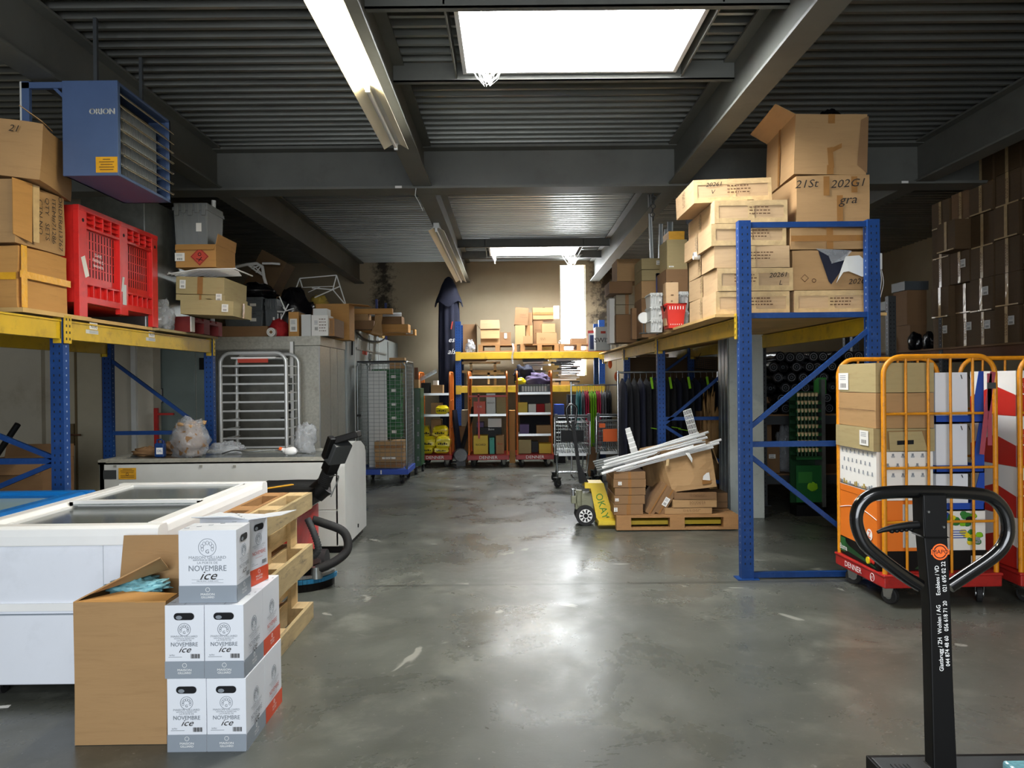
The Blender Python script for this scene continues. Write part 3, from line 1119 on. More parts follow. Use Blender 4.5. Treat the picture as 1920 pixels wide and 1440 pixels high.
def cpx(label, px0, px1, pyt, pyb, Y, depth, z0=None, **kw):
    """carton from the pixel box of its front face at depth Y"""
    a, b = PY(px0, (pyt + pyb) / 2, Y), PY(px1, (pyt + pyb) / 2, Y)
    zt, zb = PY((px0 + px1) / 2, pyt, Y).z, PY((px0 + px1) / 2, pyb, Y).z
    if z0 is None: z0 = zb
    return carton(label, a.x, b.x, Y, depth, z0, zt - z0, **kw)


def top(o):
    zs = [c[2] for c in o.bound_box]
    return o.location.z + max(v.co.z for v in o.data.vertices)


def sq(x0, x1, n=8):
    return [x0 + (x1 - x0) * i / (n - 1) for i in range(n)]


# ================================================================== euro pallet
def pallet(label, loc, rot=0, wood='wood_brown', group=None, name='wooden_pallet'):
    """1.2 (x) by 0.8 (y) by 0.144, origin at the middle of its underside"""
    t = thing(name, label, 'pallet', loc, rot, group)
    for y, w in ((-.35, .1), (0, .145), (.35, .1)):
        mb = MB(); mb.gbox(-.6, .6, y - w / 2, y + w / 2, 0, .022, wood, 3, .001); mb.build('bottom_board', t)
        for x, wx in ((-.5275, .145), (0, .145), (.5275, .145)):
            mb = MB(); mb.box(x - wx / 2, x + wx / 2, y - w / 2, y + w / 2, .022, .1, wood); mb.build('block', t)
    for x in (-.5275, 0, .5275):
        mb = MB(); mb.box(x - .0725, x + .0725, -.4, .4, .1, .122, wood); mb.build('cross_board', t)
    for y, w in ((-.3275, .145), (-.17, .1), (0, .145), (.17, .1), (.3275, .145)):
        mb = MB(); mb.gbox(-.6, .6, y - w / 2, y + w / 2, .122, .144, wood, 3, .001); mb.build('top_board', t)
    return t


# ================================================================== castors and roll containers
def castor(t, x, y, z_top, r=.055, rz=0.0, k='rubber'):
    mb = MB()
    mb.T = Matrix.Translation((x, y, 0)) @ Matrix.Rotation(rz, 4, 'Z')
    mb.box(-.045, .045, -.045, .045, z_top - .008, z_top, 'steel')
    for s_ in (-1, 1):
        mb.prism([(-.02, r * .8), (.03, r * .8), (.04, z_top - .01), (-.04, z_top - .01)], 'x', s_ * .024 - .002, s_ * .024 + .002, 'chrome')
    f = mb.build('castor_fork', t)
    mb = MB()
    mb.T = Matrix.Translation((x, y, 0)) @ Matrix.Rotation(rz, 4, 'Z')
    n = 20
    pts = [(-.018, r * .9), (-.014, r), (.014, r), (.018, r * .9)]
    vs, fs = [], []
    for i in range(n):
        a = 2 * PI * i / n
        for (u, rr_) in pts:
            vs.append((u, rr_ * math.cos(a), r + rr_ * math.sin(a)))
    for i in range(n):
        for j in range(3):
            fs.append((i * 4 + j, ((i + 1) % n) * 4 + j, ((i + 1) % n) * 4 + j + 1, i * 4 + j + 1))
    fs.append([i * 4 for i in range(n - 1, -1, -1)]); fs.append([i * 4 + 3 for i in range(n)])
    mb.add(vs, fs, k, False)
    mb.cyl((-.022, 0, r), (.022, 0, r), r * .42, 'steel', 12)
    mb.build('wheel', f)


def hoop(w, h, r, rc=.13, z0=.0):
    """path of an upside-down U with rounded corners, centred on x"""
    p = [(-w / 2, 0, z0)]
    for i in range(9):
        a = PI - PI / 2 * i / 8
        p.append((-w / 2 + rc + rc * math.cos(a), 0, h - rc + rc * math.sin(a)))
    for i in range(9):
        a = PI / 2 - PI / 2 * i / 8
        p.append((w / 2 - rc + rc * math.cos(a), 0, h - rc + rc * math.sin(a)))
    p.append((w / 2, 0, z0))
    return p


def roll_container(label, loc, rz, w=.81, d=.70, H=1.67, zb=.125, k='yellow_cage', base='red_paint', text=True, bars=5, rails=3, r=.013, shelves=(), group=None):
    """w = width of the two tube frames (along local x), which stand at local y=0 and y=d"""
    t = thing('roll_container', label, 'roll container', loc, rz, group)
    mb = MB()
    mb.box(-w / 2 - .02, w / 2 + .02, -.03, d + .03, zb, zb + .085, base)
    mb.box(-w / 2 - .026, w / 2 + .026, -.036, d + .036, zb + .07, zb + .09, base)
    b = mb.build('base', t, .008)
    if text:
        m = MB()
        m.text('DENNER', .055, 'ink_white', (-w / 2 - .0262, d * .60, zb + .04), (0, -1, 0), (0, 0, 1), sx=1.15, lift=.001)
        m.text('DENNER', .055, 'ink_white', (w / 2 + .0262, d * .5, zb + .04), (0, 1, 0), (0, 0, 1), sx=1.15, lift=.001)
        m.text('DENNER', .055, 'ink_white', (0, -.0362, zb + .04), (1, 0, 0), (0, 0, 1), sx=1.15, lift=.001)
        if text == 2:
            m.torus((-w / 2 - .0265, d * .18, zb + .04), .026, .002, 'ink_white', 'x', 20, 4)
            m.text('EC', .02, 'ink_white', (-w / 2 - .0265, d * .18, zb + .04), (0, -1, 0), (0, 0, 1), lift=.001)
        m.build('printed_logo', b)
    for x, y, a in ((-w / 2 + .07, .07, .5), (w / 2 - .07, .07, -.5), (-w / 2 + .07, d - .07, .9), (w / 2 - .07, d - .07, .3)):
        castor(t, x, y, zb, .056, a)
    for y in (0, d):
        mb = MB()
        pts = hoop(w, H, r, .12, zb + .08)
        mb.tube([(p[0], y, p[2]) for p in pts], r, k, 10)
        for i in range(1, bars):
            x = -w / 2 + w * i / bars
            mb.tube([(x, y, zb + .09), (x, y, H)], r * .55, k, 8)
        for i in range(1, rails + 1):
            z = zb + .09 + (H - zb - .09) * i / (rails + 1) - .02
            mb.tube([(-w / 2, y, z), (w / 2, y, z)], r * .55, k, 8)
        mb.build('tube_frame', t)
    for z in shelves:
        mb = MB()
        mb.tube([(-w / 2 + .02, .02, z), (w / 2 - .02, .02, z), (w / 2 - .02, d - .02, z), (-w / 2 + .02, d - .02, z)], .006, 'alu', 6, closed=True)
        for i in range(1, 12):
            x = -w / 2 + w * i / 12
            mb.tube([(x, .02, z), (x, d - .02, z)], .003, 'alu', 5)
        for yy in (d * .33, d * .66):
            mb.tube([(-w / 2 + .02, yy, z - .004), (w / 2 - .02, yy, z - .004)], .004, 'alu', 5)
        mb.box(-w / 2 + .02, w / 2 - .02, .015, .025, z - .03, z + .004, 'alu')
        mb.box(-w / 2 + .015, -w / 2 + .025, .02, d - .02, z - .03, z + .004, 'alu')
        mb.box(w / 2 - .025, w / 2 - .015, .02, d - .02, z - .03, z + .004, 'alu')
        mb.build('shelf', t)
    return t


def wire_panel(mb, o, u, v, w, h, nx, nz, r, k):
    o, u, v = Vector(o), Vector(u), Vector(v)
    for i in range(nx + 1):
        a = o + u * (w * i / nx)
        mb.tube([a, a + v * h], r, k, 4)
    for i in range(nz + 1):
        a = o + v * (h * i / nz)
        mb.tube([a, a + u * w], r, k, 4)


def spiral(mb, path, R, r, turns, k, n=6):
    """corrugated hose along a path"""
    mb.tube(path, R * .9, k, 10)
    P = [Vector(p) for p in path]
    L_ = [0]
    for i in range(1, len(P)): L_.append(L_[-1] + (P[i] - P[i - 1]).length)
    for j in range(turns):
        s_ = L_[-1] * (j + .5) / turns
        i = max(q for q in range(len(P) - 1) if L_[q] <= s_)
        f = (s_ - L_[i]) / (L_[i + 1] - L_[i])
        c = P[i].lerp(P[i + 1], f)
        d = (P[i + 1] - P[i]).normalized()
        mb.tube([c - d * r, c + d * r], [R, R], k, 10)


def smooth(pts, n=6):
    """Catmull-Rom through the points"""
    P = [Vector(p) for p in pts]
    out = []
    for i in range(len(P) - 1):
        p0, p1, p2, p3 = P[max(i - 1, 0)], P[i], P[i + 1], P[min(i + 2, len(P) - 1)]
        for j in range(n):
            t = j / n
            out.append(.5 * ((2 * p1) + (p2 - p0) * t + (2 * p0 - 5 * p1 + 4 * p2 - p3) * t * t + (3 * p1 - p0 - 3 * p2 + p3) * t ** 3))
    out.append(P[-1])
    return out


def cloth_heap(name, label, cat, c, rx, ry, rz, k, seed=0, amp=.35, group=None, f=2.5):
    """c: point on the surface it lies on"""
    mb = MB()
    mb.blob((0, 0, rz * .6), rx, ry, rz, k, amp, f, seed, 26, 18, flat=.6)
    z = min(v.z for v in mb.v)
    o = mb.build(name)
    o.location = (c[0], c[1], c[2] - z)
    return tag(o, label, cat, group)


def sheet(pts, k, name, label, cat, th=.004, group=None, nu=8, nv=8, amp=.0, seed=0):
    """crumpled sheet through 4 corners (world)"""
    a, b, c, d = [Vector(p) for p in pts]
    cen = (a + b + c + d) / 4
    mb = MB()
    vs, fs = [], []
    for i in range(nu + 1):
        for j in range(nv + 1):
            u, v = i / nu, j / nv
            p = (a * (1 - u) + b * u) * (1 - v) + (d * (1 - u) + c * u) * v
            q = noise.noise_vector(p * 6 + Vector((seed, seed * 2.3, 0))) * amp
            vs.append(p + q - cen)
    for i in range(nu):
        for j in range(nv):
            e = i * (nv + 1) + j
            fs.append((e, e + nv + 1, e + nv + 2, e + 1))
    mb.add(vs, fs, k, True)
    o = mb.build(name, None, solid=th)
    o.location = cen
    return tag(o, label, cat, group)
# ================================================================== left foreground: wine cartons
def wine_print(mb, cx, w, h, R, face_o, k_name, big=False):
    """prints on a face; face_o(u, z, lift) -> 3D point, R right vector"""
    U = (0, 0, 1)
    s = w / .16 if not big else 1.42
    def T(txt, z, size, k, sx=1.0, shear=0.0):
        mb.text(txt, size * s, k, face_o(0, z), R, U, sx=sx, shear=shear, lift=.0012)
    zc = h * (.67 if not big else .82)
    c = Vector(face_o(0, zc))
    Rv = Vector(R)
    ring = [c + Rv * (math.cos(a) * .0255 * s) + Vector((0, 0, math.sin(a) * .0255 * s)) for a in [2 * PI * i / 24 for i in range(24)]]
    mb.tube(ring, .0008, 'ink_grey', 4, closed=True)
    for i in range(7):
        a = -.35 + i * (PI + .7) / 6
        cc = c + Rv * (math.cos(a) * .0155 * s) + Vector((0, 0, math.sin(a) * .0135 * s))
        mb.tube([cc + Rv * (math.cos(q) * .004 * s) + Vector((0, 0, math.sin(q) * .006 * s)) for q in [2 * PI * j / 8 for j in range(8)]], .0006, 'ink_grey', 4, closed=True)
    mb.text('G', .016 * s, 'ink_grey', c + Vector((0, 0, -.012 * s)), R, U, lift=.0012)
    z = zc - .032 * s
    T('MAISON GILLIARD', z + .004, .0115, 'ink_pale', 1.15)
    T('ELEVATEUR DE GRANDS VINS', z - .0045 * s, .0062, 'ink_grey')
    T('LA PORTE DE', z - .0125 * s, .010, 'ink_pale')
    T('NOVEMBRE', z - .029 * s, .0235, k_name, .92)
    if k_name == 'ink_grey':
        T('ice', z - .050 * s, .036, 'ink', 1.2, .45)
    else:
        mb.rect(face_o(0, z - .05 * s), R, U, .06 * s, .0012, k_name, .0012)


def wine_carton(label, loc, rz=0, kind='grey', front='narrow', group='white wine cartons', opened=False):
    """narrow face 0.16 wide, long face 0.24; origin at the left front bottom corner; front = which face looks to -y"""
    w, d = (.16, .24) if front == 'narrow' else (.238, .165)
    h = .298
    band = 'band_grey' if kind == 'grey' else 'band_orange'
    kn = 'ink_grey' if kind == 'grey' else 'ink_red'
    t = MB()
    t.gbox(0, w, 0, d, 0, h, 'white_card', 4, .0012, RND.randint(0, 99), 6)
    o = t.build('wine_carton', None, .0015)
    o.location = loc
    o.rotation_euler = (0, 0, rz)
    tag(o, label, 'wine carton', group)
    e = .0022
    faces = [((lambda u, z, l=0: (w / 2 + u, -e - l, z)), (1, 0, 0), w, front == 'narrow'),
             ((lambda u, z, l=0: (w + e + l, d / 2 + u, z)), (0, 1, 0), d, front != 'narrow')]
    for fo, R, fw, narrow in faces:
        b = MB()
        b.rect(fo(0, h * .118), R, (0, 0, 1), fw, h * .236, band)
        b.text('MAISON', .013, 'ink_white', fo(0, h * .115), R, (0, 0, 1), sx=1.2, lift=.001)
        b.text('GILLIARD', .012, 'ink_white', fo(0, h * .075), R, (0, 0, 1), sx=1.1, lift=.001)
        c = Vector(fo(0, h * .18)); Rv = Vector(R)
        b.tube([c + Rv * (math.cos(a) * .0085) + Vector((0, 0, math.sin(a) * .0085)) for a in [2 * PI * i / 12 for i in range(12)]], .0012, 'ink_white', 4, closed=True)
        b.build('printed_band', o)
        p = MB()
        wine_print(p, 0, fw if narrow else .16 * 1.25, h if narrow else h * .93, R, fo, kn, big=not narrow and front != 'narrow')
        if narrow:
            for i in range(9):
                p.rect(fo(.027 + i * .0042, h * .305), R, (0, 0, 1), .0016 + (i % 3) * .0007, .018, 'ink', .001)
            p.text('6x75cl', .008, 'ink_grey', fo(-.05, h * .32), R, (0, 0, 1), lift=.001)
            p.rect(fo(-.037, h * .295), R, (0, 0, 1), .055, .002, 'ink_pale', .001)
        else:
            p.rect(fo(0, h * .32), R, (0, 0, 1), .13, .0012, 'ink_pale', .001)
            p.rect(fo(0, h * .275), R, (0, 0, 1), .13, .0012, 'ink_pale', .001)
            p.text('VIN BLANC SUISSE AOC', .0085, 'ink_pale', fo(0, h * .297), R, (0, 0, 1), lift=.001)
        p.build('printed_logo', o)
        if narrow:
            g = MB()
            cc = Vector(fo(0, h * .85)) ; Rv = Vector(R)
            out = []
            for i in range(9):
                a = PI / 2 + PI * i / 8
                out.append(cc + Rv * (-.027 + .0145 * math.cos(a)) + Vector((0, 0, .0145 * math.sin(a))))
            for i in range(9):
                a = -PI / 2 + PI * i / 8
                out.append(cc + Rv * (.027 + .0145 * math.cos(a)) + Vector((0, 0, .0145 * math.sin(a))))
            N = Rv.cross(Vector((0, 0, 1)))
            g.poly([q + N * .0012 for q in out], 'hole')
            # bottle shoulder seen in the slot
            g.poly([cc + N * .0016 + Rv * (-.02 + .013 * math.cos(a)) + Vector((0, 0, -.004 + .008 * math.sin(a))) for a in [2 * PI * i / 12 for i in range(12)]], 'ink_grey')
            g.build('handle_slot', o)
    # top seam and scribbles
    g = MB()
    g.rect((w / 2, d / 2, h + .002), (1, 0, 0), (0, 1, 0), .0025 if w < d else w * .98, d * .98 if w < d else .0025, 'ink_pale')
    for i in range(5):
        a = (i * .037) % w
        g.tube([(min(w - .01, .012 + a), .03 + i * .035, h + .003), (min(w - .01, .03 + a), .036 + i * .034, h + .003), (min(w - .008, .026 + a), .048 + i * .034, h + .003)], .0009, 'ink_grey', 4)
    g.build('top_seam', o)
    return o


WH = .3
YB1 = PZ(386, 1409, 0).y
xb = [PY(313.5, 1340, YB1).x, PY(388, 1340, YB1).x]
wine_carton('white wine carton with grey band on floor, against the tall brown carton', (xb[0], YB1, 0))
wine_carton('white wine carton with grey band on floor, front right corner of its stack', (xb[1], YB1, 0))
wine_carton('white wine carton with orange band standing on floor behind grey-banded one', (xb[1], YB1 + .243, 0), 0, 'orange')
xb2 = [PY(309, 1200, YB1).x, PY(383.5, 1200, YB1).x]
wine_carton('white wine carton with grey band, left one of the second layer', (xb2[0], YB1, WH))
wine_carton('white wine carton with grey band, right one of the second layer', (xb2[1], YB1, WH))
wine_carton('white wine carton with orange band in second layer, open top carton above', (xb2[1], YB1 + .243, WH), 0, 'orange')
wine_carton('white wine carton topmost of the stack, its wide printed face forward', (PY(335, 1060, YB1 + .03).x, YB1 + .03, 2 * WH), 0, 'grey', 'wide')
oc = PZ(463, 1102, 2 * WH)
wo = wine_carton('white and orange wine carton on top of stack with torn open lid', (oc.x + .01, oc.y - .0, 2 * WH), math.radians(78), 'orange')
m = MB()
m.poly([(0, 0, .3), (.16, 0, .3), (.19, -.13, .315), (.04, -.14, .318)], 'white_card')
m.build('flap', wo, solid=.003)
m = MB()
m.poly([(.16, .24, .3), (0, .24, .3), (-.09, .22, .32), (-.06, .05, .325), (.0, .0, .30)], 'white_card')
m.build('flap', wo, solid=.003)
# torn strip on top of the topmost grey one
# ------------------------------------------------------------------ tall open carton
Yt = 3.2
a, b = PY(139, 1250, Yt), PY(312.5, 1250, Yt)
ht = PY(225, 1130, Yt).z
tc = carton('tall plain brown open carton standing in front of the white freezer', a.x, b.x, Yt, .385, 0, ht, 'card', tape=None,
            amp=.006, open_={'b': (.20, 6)}, n=8)
w_, d_ = b.x - a.x, .385
m = MB(); m.poly([(-w_ / 2, 0, ht), (-w_ / 2, d_, ht), (w_ / 2 - .14, d_ * .92, ht + .05), (w_ / 2 - .13, d_ * .62, ht + .13), (-w_ / 2 + .02, .02, ht + .012)], 'card'); m.build('flap', tc, solid=.006)
m = MB(); m.poly([(-w_ / 2, 0, ht), (w_ / 2, 0, ht), (w_ / 2 - .015, .17, ht - .015), (-w_ / 2 + .13, .17, ht + .0)], 'card_orange'); m.build('flap', tc, solid=.006)
mb = MB(); mb.blob((0, 0, 0), .13, .10, .035, 'aqua_bag', .5, 4, 4, 26, 16)
o = mb.build('plastic_bag'); p = PY(255, 1086, Yt + .24); o.location = (p.x, Yt + .26, ht - .0)
tag(o, 'crumpled pale blue plastic bag showing in the tall open carton', 'plastic bag')

# ------------------------------------------------------------------ two pallets on their edges
pa = PZ(588, 1158, 0)
RP = Matrix.Rotation(PI / 2, 4, 'Z')
for i, (lab, dx) in enumerate((('pale wooden pallet standing on edge, nearer the aisle beside wine cartons', 0), ('wooden pallet standing on edge, pressed between freezer and other pallet', -.150))):
    xo = pa.x + dx
    # local: x=length, y=width, z=thickness -> length along world y, width along world z, underside toward +x
    R = Matrix(((0, 0, -1), (1, 0, 0), (0, -1, 0))).to_4x4()
    o = pallet(lab, (0, 0, 0), 0, 'wood' if i == 0 else 'wood_brown')
    o.matrix_world = Matrix.Translation((xo, pa.y - .6, .402)) @ R
    if i == 0:
        for ch in o.children:
            if ch.name.startswith('bottom_board'):
                ch.data.materials.clear(); ch.data.materials.append(MATS['wood_grey'])

# ------------------------------------------------------------------ white chest freezer with sliding lids
FY0, FZT = 3.66, .83
FY1 = PZ(497, 902, FZT).y
FX1 = PZ(497, 903, FZT).x - .02
FX0 = FX1 - .93


def chest_freezer(label, x0, x1, y0, y1, zt, body, rim, lids, glass='glass', panels=True):
    t = thing('chest_freezer', label, 'chest freezer', ((x0 + x1) / 2, y0, 0))
    w, d = (x1 - x0) / 2, y1 - y0
    mb = MB()
    zb = .075
    wl = .06
    mb.box(-w, -w + wl, wl, d - wl, zb, zt - .06, body); mb.box(w - wl, w, wl, d - wl, zb, zt - .06, body)
    mb.box(-w, w, 0, wl, zb, zt - .06, body); mb.box(-w, w, d - wl, d, zb, zt - .06, body)
    mb.box(-w + .01, w - .01, .01, d - .01, zb + .005, zb + .22, body)
    mb.build('body', t, .006)
    if panels:
        mb = MB()
        mb.box(-w - .004, w + .004, -.012, 0, zt - .40, zt - .365, rim)
        mb.box(-w - .004, w + .004, -.008, 0, zt - .42, zt - .415, 'band_grey')
        mb.box(-w - .004, w + .004, -.009, 0, zt - .385, zt - .383, 'ink_grey')
        for x in (-w + .055, w - .25):
            mb.box(x, x + .002, -.0015, 0, zb, zt - .07, 'ink_pale')
        mb.build('front_trim', t)
    mb = MB()
    prof = [(-.02, zt - .09), (-.02, zt - .045), (-.012, zt - .012), (.01, zt), (.075, zt), (.09, zt - .02), (.09, zt - .09)]
    # four rim rails
    mb.prism([(p[0], p[1]) for p in prof], 'x', -w - .02, w + .02, rim)
    mb.prism([(d - p[0], p[1]) for p in reversed(prof)], 'x', -w - .02, w + .02, rim)
    mb.prism([(-w + p[0], p[1]) for p in prof], 'y', .0905, d - .0905, rim)
    mb.prism([(w - p[0], p[1]) for p in reversed(prof)], 'y', .0905, d - .0905, rim)
    mb.build('rim', t, .004)
    for (ya, yb, dz) in lids:
        mb = MB(); mb.box(-w + .09, w - .09, ya, yb, zt - .04 + dz, zt - .034 + dz, glass); l = mb.build('glass_lid', t)
        mb = MB()
        mb.box(-w + .09, w - .09, ya, ya + .035, zt - .042 + dz, zt - .015 + dz, rim)
        mb.box(-w + .09, w - .09, yb - .03, yb, zt - .042 + dz, zt - .02 + dz, rim)
        mb.box(-w + .09, -w + .11, ya, yb, zt - .042 + dz, zt - .022 + dz, rim)
        mb.box(w - .11, w - .09, ya, yb, zt - .042 + dz, zt - .022 + dz, rim)
        mb.build('lid_frame', l)
    for x, y in ((-w + .12, .1), (w - .12, .1), (-w + .12, d - .1), (w - .12, d - .1)):
        mb = MB(); mb.cyl((x - .02, y, .035), (x + .02, y, .035), .035, 'rubber', 16); mb.box(x - .03, x + .03, y - .03, y + .03, .04, .08, 'black'); mb.build('castor', t)
    mb = MB(); mb.box(-w + .06, w - .06, .08, d - .05, .05, .075, 'black'); mb.build('underside', t)
    return t


dF = FY1 - FY0
chest_freezer('white chest freezer with sliding glass lids behind the tall carton', FX0, FX1, FY0, FY1, FZT, 'white_enamel', 'white_plastic',
              [(.10, dF * .52, .0), (dF * .47, dF * .93, .022)])
o = carton('brown and red food carton lying inside the white freezer', PY(210, 960, 4.15).x, PY(300, 960, 4.15).x, 4.15, .2, .36, .26, 'card', tape=None,
           text=None, n=3)
m = MB()
m.rect((0, -.007, .20), (1, 0, 0), (0, 0, 1), .2, .05, 'ink_red'); m.rect((.0, .1, .2625), (1, 0, 0), (0, 1, 0), .03, .16, 'ink_red')
m.build('printed_stripe', o)
mb = MB(); mb.box(-.006, .006, -.01, .01, -.32, 0, 'yellow_cloth')
o = mb.build('price_strip'); p = PY(420, 925, 4.75); o.location = (FX1 - .2, 4.78, FZT - .09)
tag(o, 'cream vertical strip inside the white freezer under far lid', 'strip')
chest_freezer('blue-rimmed chest freezer left of the white one', FX0 - 1.06, FX0 - .06, 3.7, 4.93, FZT, 'off_white', 'blue_plastic', [(.1, 1.15, 0)], 'glass_blue', False)

# ------------------------------------------------------------------ long grey-white freezer across the back
GY = PZ(600, 1038, 0).y
gx0, gx1 = PY(186, 900, GY).x, PY(634, 900, GY).x
gz = PY(300, 866, GY).z
t = thing('display_freezer', 'long low display freezer standing across under the left rack', 'display freezer', ((gx0 + gx1) / 2, GY, 0))
w = (gx1 - gx0) / 2
gd = .98
mb = MB()
mb.box(-w, w, 0, gd, .06, .38, 'off_white'); mb.box(-w, w, 0, .05, .38, gz, 'off_white'); mb.box(-w, w, gd - .05, gd, .38, gz, 'off_white')
mb.box(-w, -w + .05, 0, gd, .38, gz, 'off_white')
mb.build('body', t, .006)
mb = MB()
pr = [(0, .06)] + [(0, gz - .06), (.01, gz - .0), (.05, gz + .05), (.14, gz + .095), (.3, gz + .12), (gd * .5, gz + .125), (gd * .75, gz + .11), (gd - .06, gz + .05), (gd, gz - .02), (gd, .06)]
mb.prism(pr, 'x', w - .02, w + .06, 'off_white')
mb.build('end_panel', t, .01)
mb = MB()
mb.prism([(0, gz - .02), (.0, gz), (.05, gz + .025), (.07, gz + .02), (.07, gz - .02)], 'x', -w - .01, w - .02, 'inox')
mb.prism([(gd, gz - .02), (gd, gz), (gd - .05, gz + .025), (gd - .07, gz + .02), (gd - .07, gz - .02)], 'x', -w - .01, w - .02, 'inox')
mb.box(-w - .01, -w + .06, 0, gd, gz - .02, gz + .02, 'inox')
mb.build('rim', t)
mb = MB(); mb.box(-w + .05, w - .02, .06, gd - .06, gz - .005, gz + .004, 'glass'); mb.build('glass_lid', t)
mb = MB(); mb.box(-w + .03, w + .03, .03, gd - .03, .0, .06, 'black'); mb.build('plinth', t)
p = PY(239, 888, GY)
mb = MB(); mb.rect((p.x - t.location.x, -.002, p.z), (1, 0, 0), (0, 0, 1), .155, .10, 'tape_yellow')
for i, ww in enumerate((.08, .12, .11, .0, .12, .12)):
    if ww: mb.rect((p.x - t.location.x, -.0028, p.z + .038 - i * .014), (1, 0, 0), (0, 0, 1), ww, .004, 'ink_brown')
mb.torus((p.x - t.location.x, -.004, p.z - .005), .011, .002, 'ink_brown', 'y', 12, 4)
mb.build('warning_sticker', t)
p = PY(206, 890, GY)
mb = MB(); mb.rect((p.x - t.location.x, -.002, p.z), (1, 0, 0), (0, 0, 1), .115, .08, 'dark_grey'); mb.build('control_panel', t)
for px in (216, 377, 440):
    p = PY(px, 874, GY)
    mb = MB(); mb.box(p.x - t.location.x - .013, p.x - t.location.x + .013, -.006, 0, p.z - .01, p.z + .01, 'inox'); mb.build('clip', t)
mb = MB(); mb.cyl((w + .06, .55, .14), (w + .066, .55, .14), .018, 'black', 12); mb.build('side_cap', t)

# things lying on the long freezer
zt_ = gz + .02
def on_freezer(px, dy=.5):
    p = PY(px, 860, GY + dy); return (p.x, GY + dy, zt_ - .012)
p = on_freezer(356, .35)
mb = MB(); mb.blob((0, 0, .14), .14, .10, .17, 'card_dark', .35, 3, 3, 22, 16, flat=.82)
o = mb.build('paper_sack'); o.location = (p[0], p[1], zt_ - .0135); tag(o, 'brown paper sack in clear plastic standing on the long freezer', 'sack')
mb = MB(); mb.blob((0, 0, .15), .165, .12, .2, 'clear_wrap', .35, 3, 9, 22, 16, flat=.74)
mb.build('plastic_cover', o)
mb = MB()
for i in range(9):
    mb.blob((RND.uniform(-.1, .1), RND.uniform(-.06, .06), .30 + RND.uniform(-.02, .03)), .04, .03, .02, 'card', .6, 4, i, 10, 7)
mb.build('crumpled_paper', o)
p = on_freezer(301, .35)
t = thing('canister', 'small blue canister with handle on the long freezer', 'canister', p)
mb = MB(); mb.box(-.045, .045, -.03, .03, 0, .13, 'blue_paint'); mb.build('body', t, .012)
mb = MB(); mb.tube([(-.03, 0, .13), (-.03, 0, .16), (.01, 0, .165), (.03, 0, .13)], .007, 'blue_paint', 8); mb.build('handle', t)
mb = MB(); mb.cyl((.03, 0, .13), (.03, 0, .155), .012, 'blue_dark', 12); mb.build('cap', t)
mb = MB(); mb.rect((.005, -.031, .06), (1, 0, 0), (0, 0, 1), .06, .06, 'ink_white')
mb.text('OIL', .03, 'ink_blue', (.005, -.0316, .06)); mb.build('label_panel', t)
for i, (px, dy, a, b, k, lab) in enumerate(((275, .5, .12, .05, 'card_dark', 'crumpled brown paper scraps left of the blue canister'), (325, .7, .12, .07, 'card_dark', 'crumpled dark wrapping between canister and paper sack'), (425, .65, .16, .07, 'clear_wrap', 'crumpled clear film behind the baking rack foot'))):
    q = on_freezer(px, dy)
    cloth_heap('wrapping', lab, 'wrapping', q, a, .08, b, k, 20 + i, .5)
# white jug with red cap
q = on_freezer(541, .4)
t = thing('plastic_jug', 'white plastic jug with orange cap lying on the freezer', 'jug', q)
mb = MB(); mb.blob((.02, 0, .035), .065, .045, .045, 'white_plastic', .1, 2, 2, 20, 12, flat=.78); mb.tube([(-.03, 0, .04), (-.065, 0, .055)], [.03, .016], 'white_plastic', 12); mb.build('body', t)
mb = MB(); mb.cyl((-.06, 0, .053), (-.085, 0, .062), .02, 'ink_orange', 12); mb.build('cap', t)
q = on_freezer(572, .6)
cloth_heap('plastic_film', 'clear crumpled plastic film standing up on freezer beside the jug', 'film', q, .10, .07, .17, 'clear_wrap', 5, .5)
mb = MB(); mb.tube(smooth([(-.3, .1, .02), (-.15, 0, .06), (0, -.05, .05), (.2, .0, .06), (.3, .1, .03), (.5, .05, .02)]), .006, 'galv', 8)
o = mb.build('cable'); q = on_freezer(470, .3); o.location = (q[0], q[1], q[2]); tag(o, 'loose grey cable lying along the long freezer top', 'cable')

# ------------------------------------------------------------------ scrubber-drier machine
sx, sy = PZ(560, 1115, 0).x - .10, 5.75
t = thing('floor_scrubber', 'red and black floor scrubbing machine behind the standing pallets', 'floor scrubber', (sx, sy, 0))
mb = MB()
mb.gbox(-.30, .07, -.25, .42, .16, .56, 'red_plastic', 6, .015, 3, 4)
mb.build('body', t, .03)
mb = MB(); mb.gbox(-.34, .16, -.28, .42, .60, .72, 'black', 6, .02, 5, 3); mb.build('tank_lid', t, .03)
mb = MB(); mb.box(-.32, .10, -.26, .40, .56, .60, 'steel'); mb.build('seal_band', t)
mb = MB(); mb.box(-.2, .12, -.285, -.28, .69, .72, 'tape_yellow'); mb.slab((-.2, -.2, .735), (-.02, .0, .742), .03, .006, 'tape_yellow'); mb.build('yellow_stripe', t)
mb = MB(); mb.cyl((.06, -.29, .655), (.06, -.24, .655), .035, 'chrome', 16); mb.build('filler_cap', t)
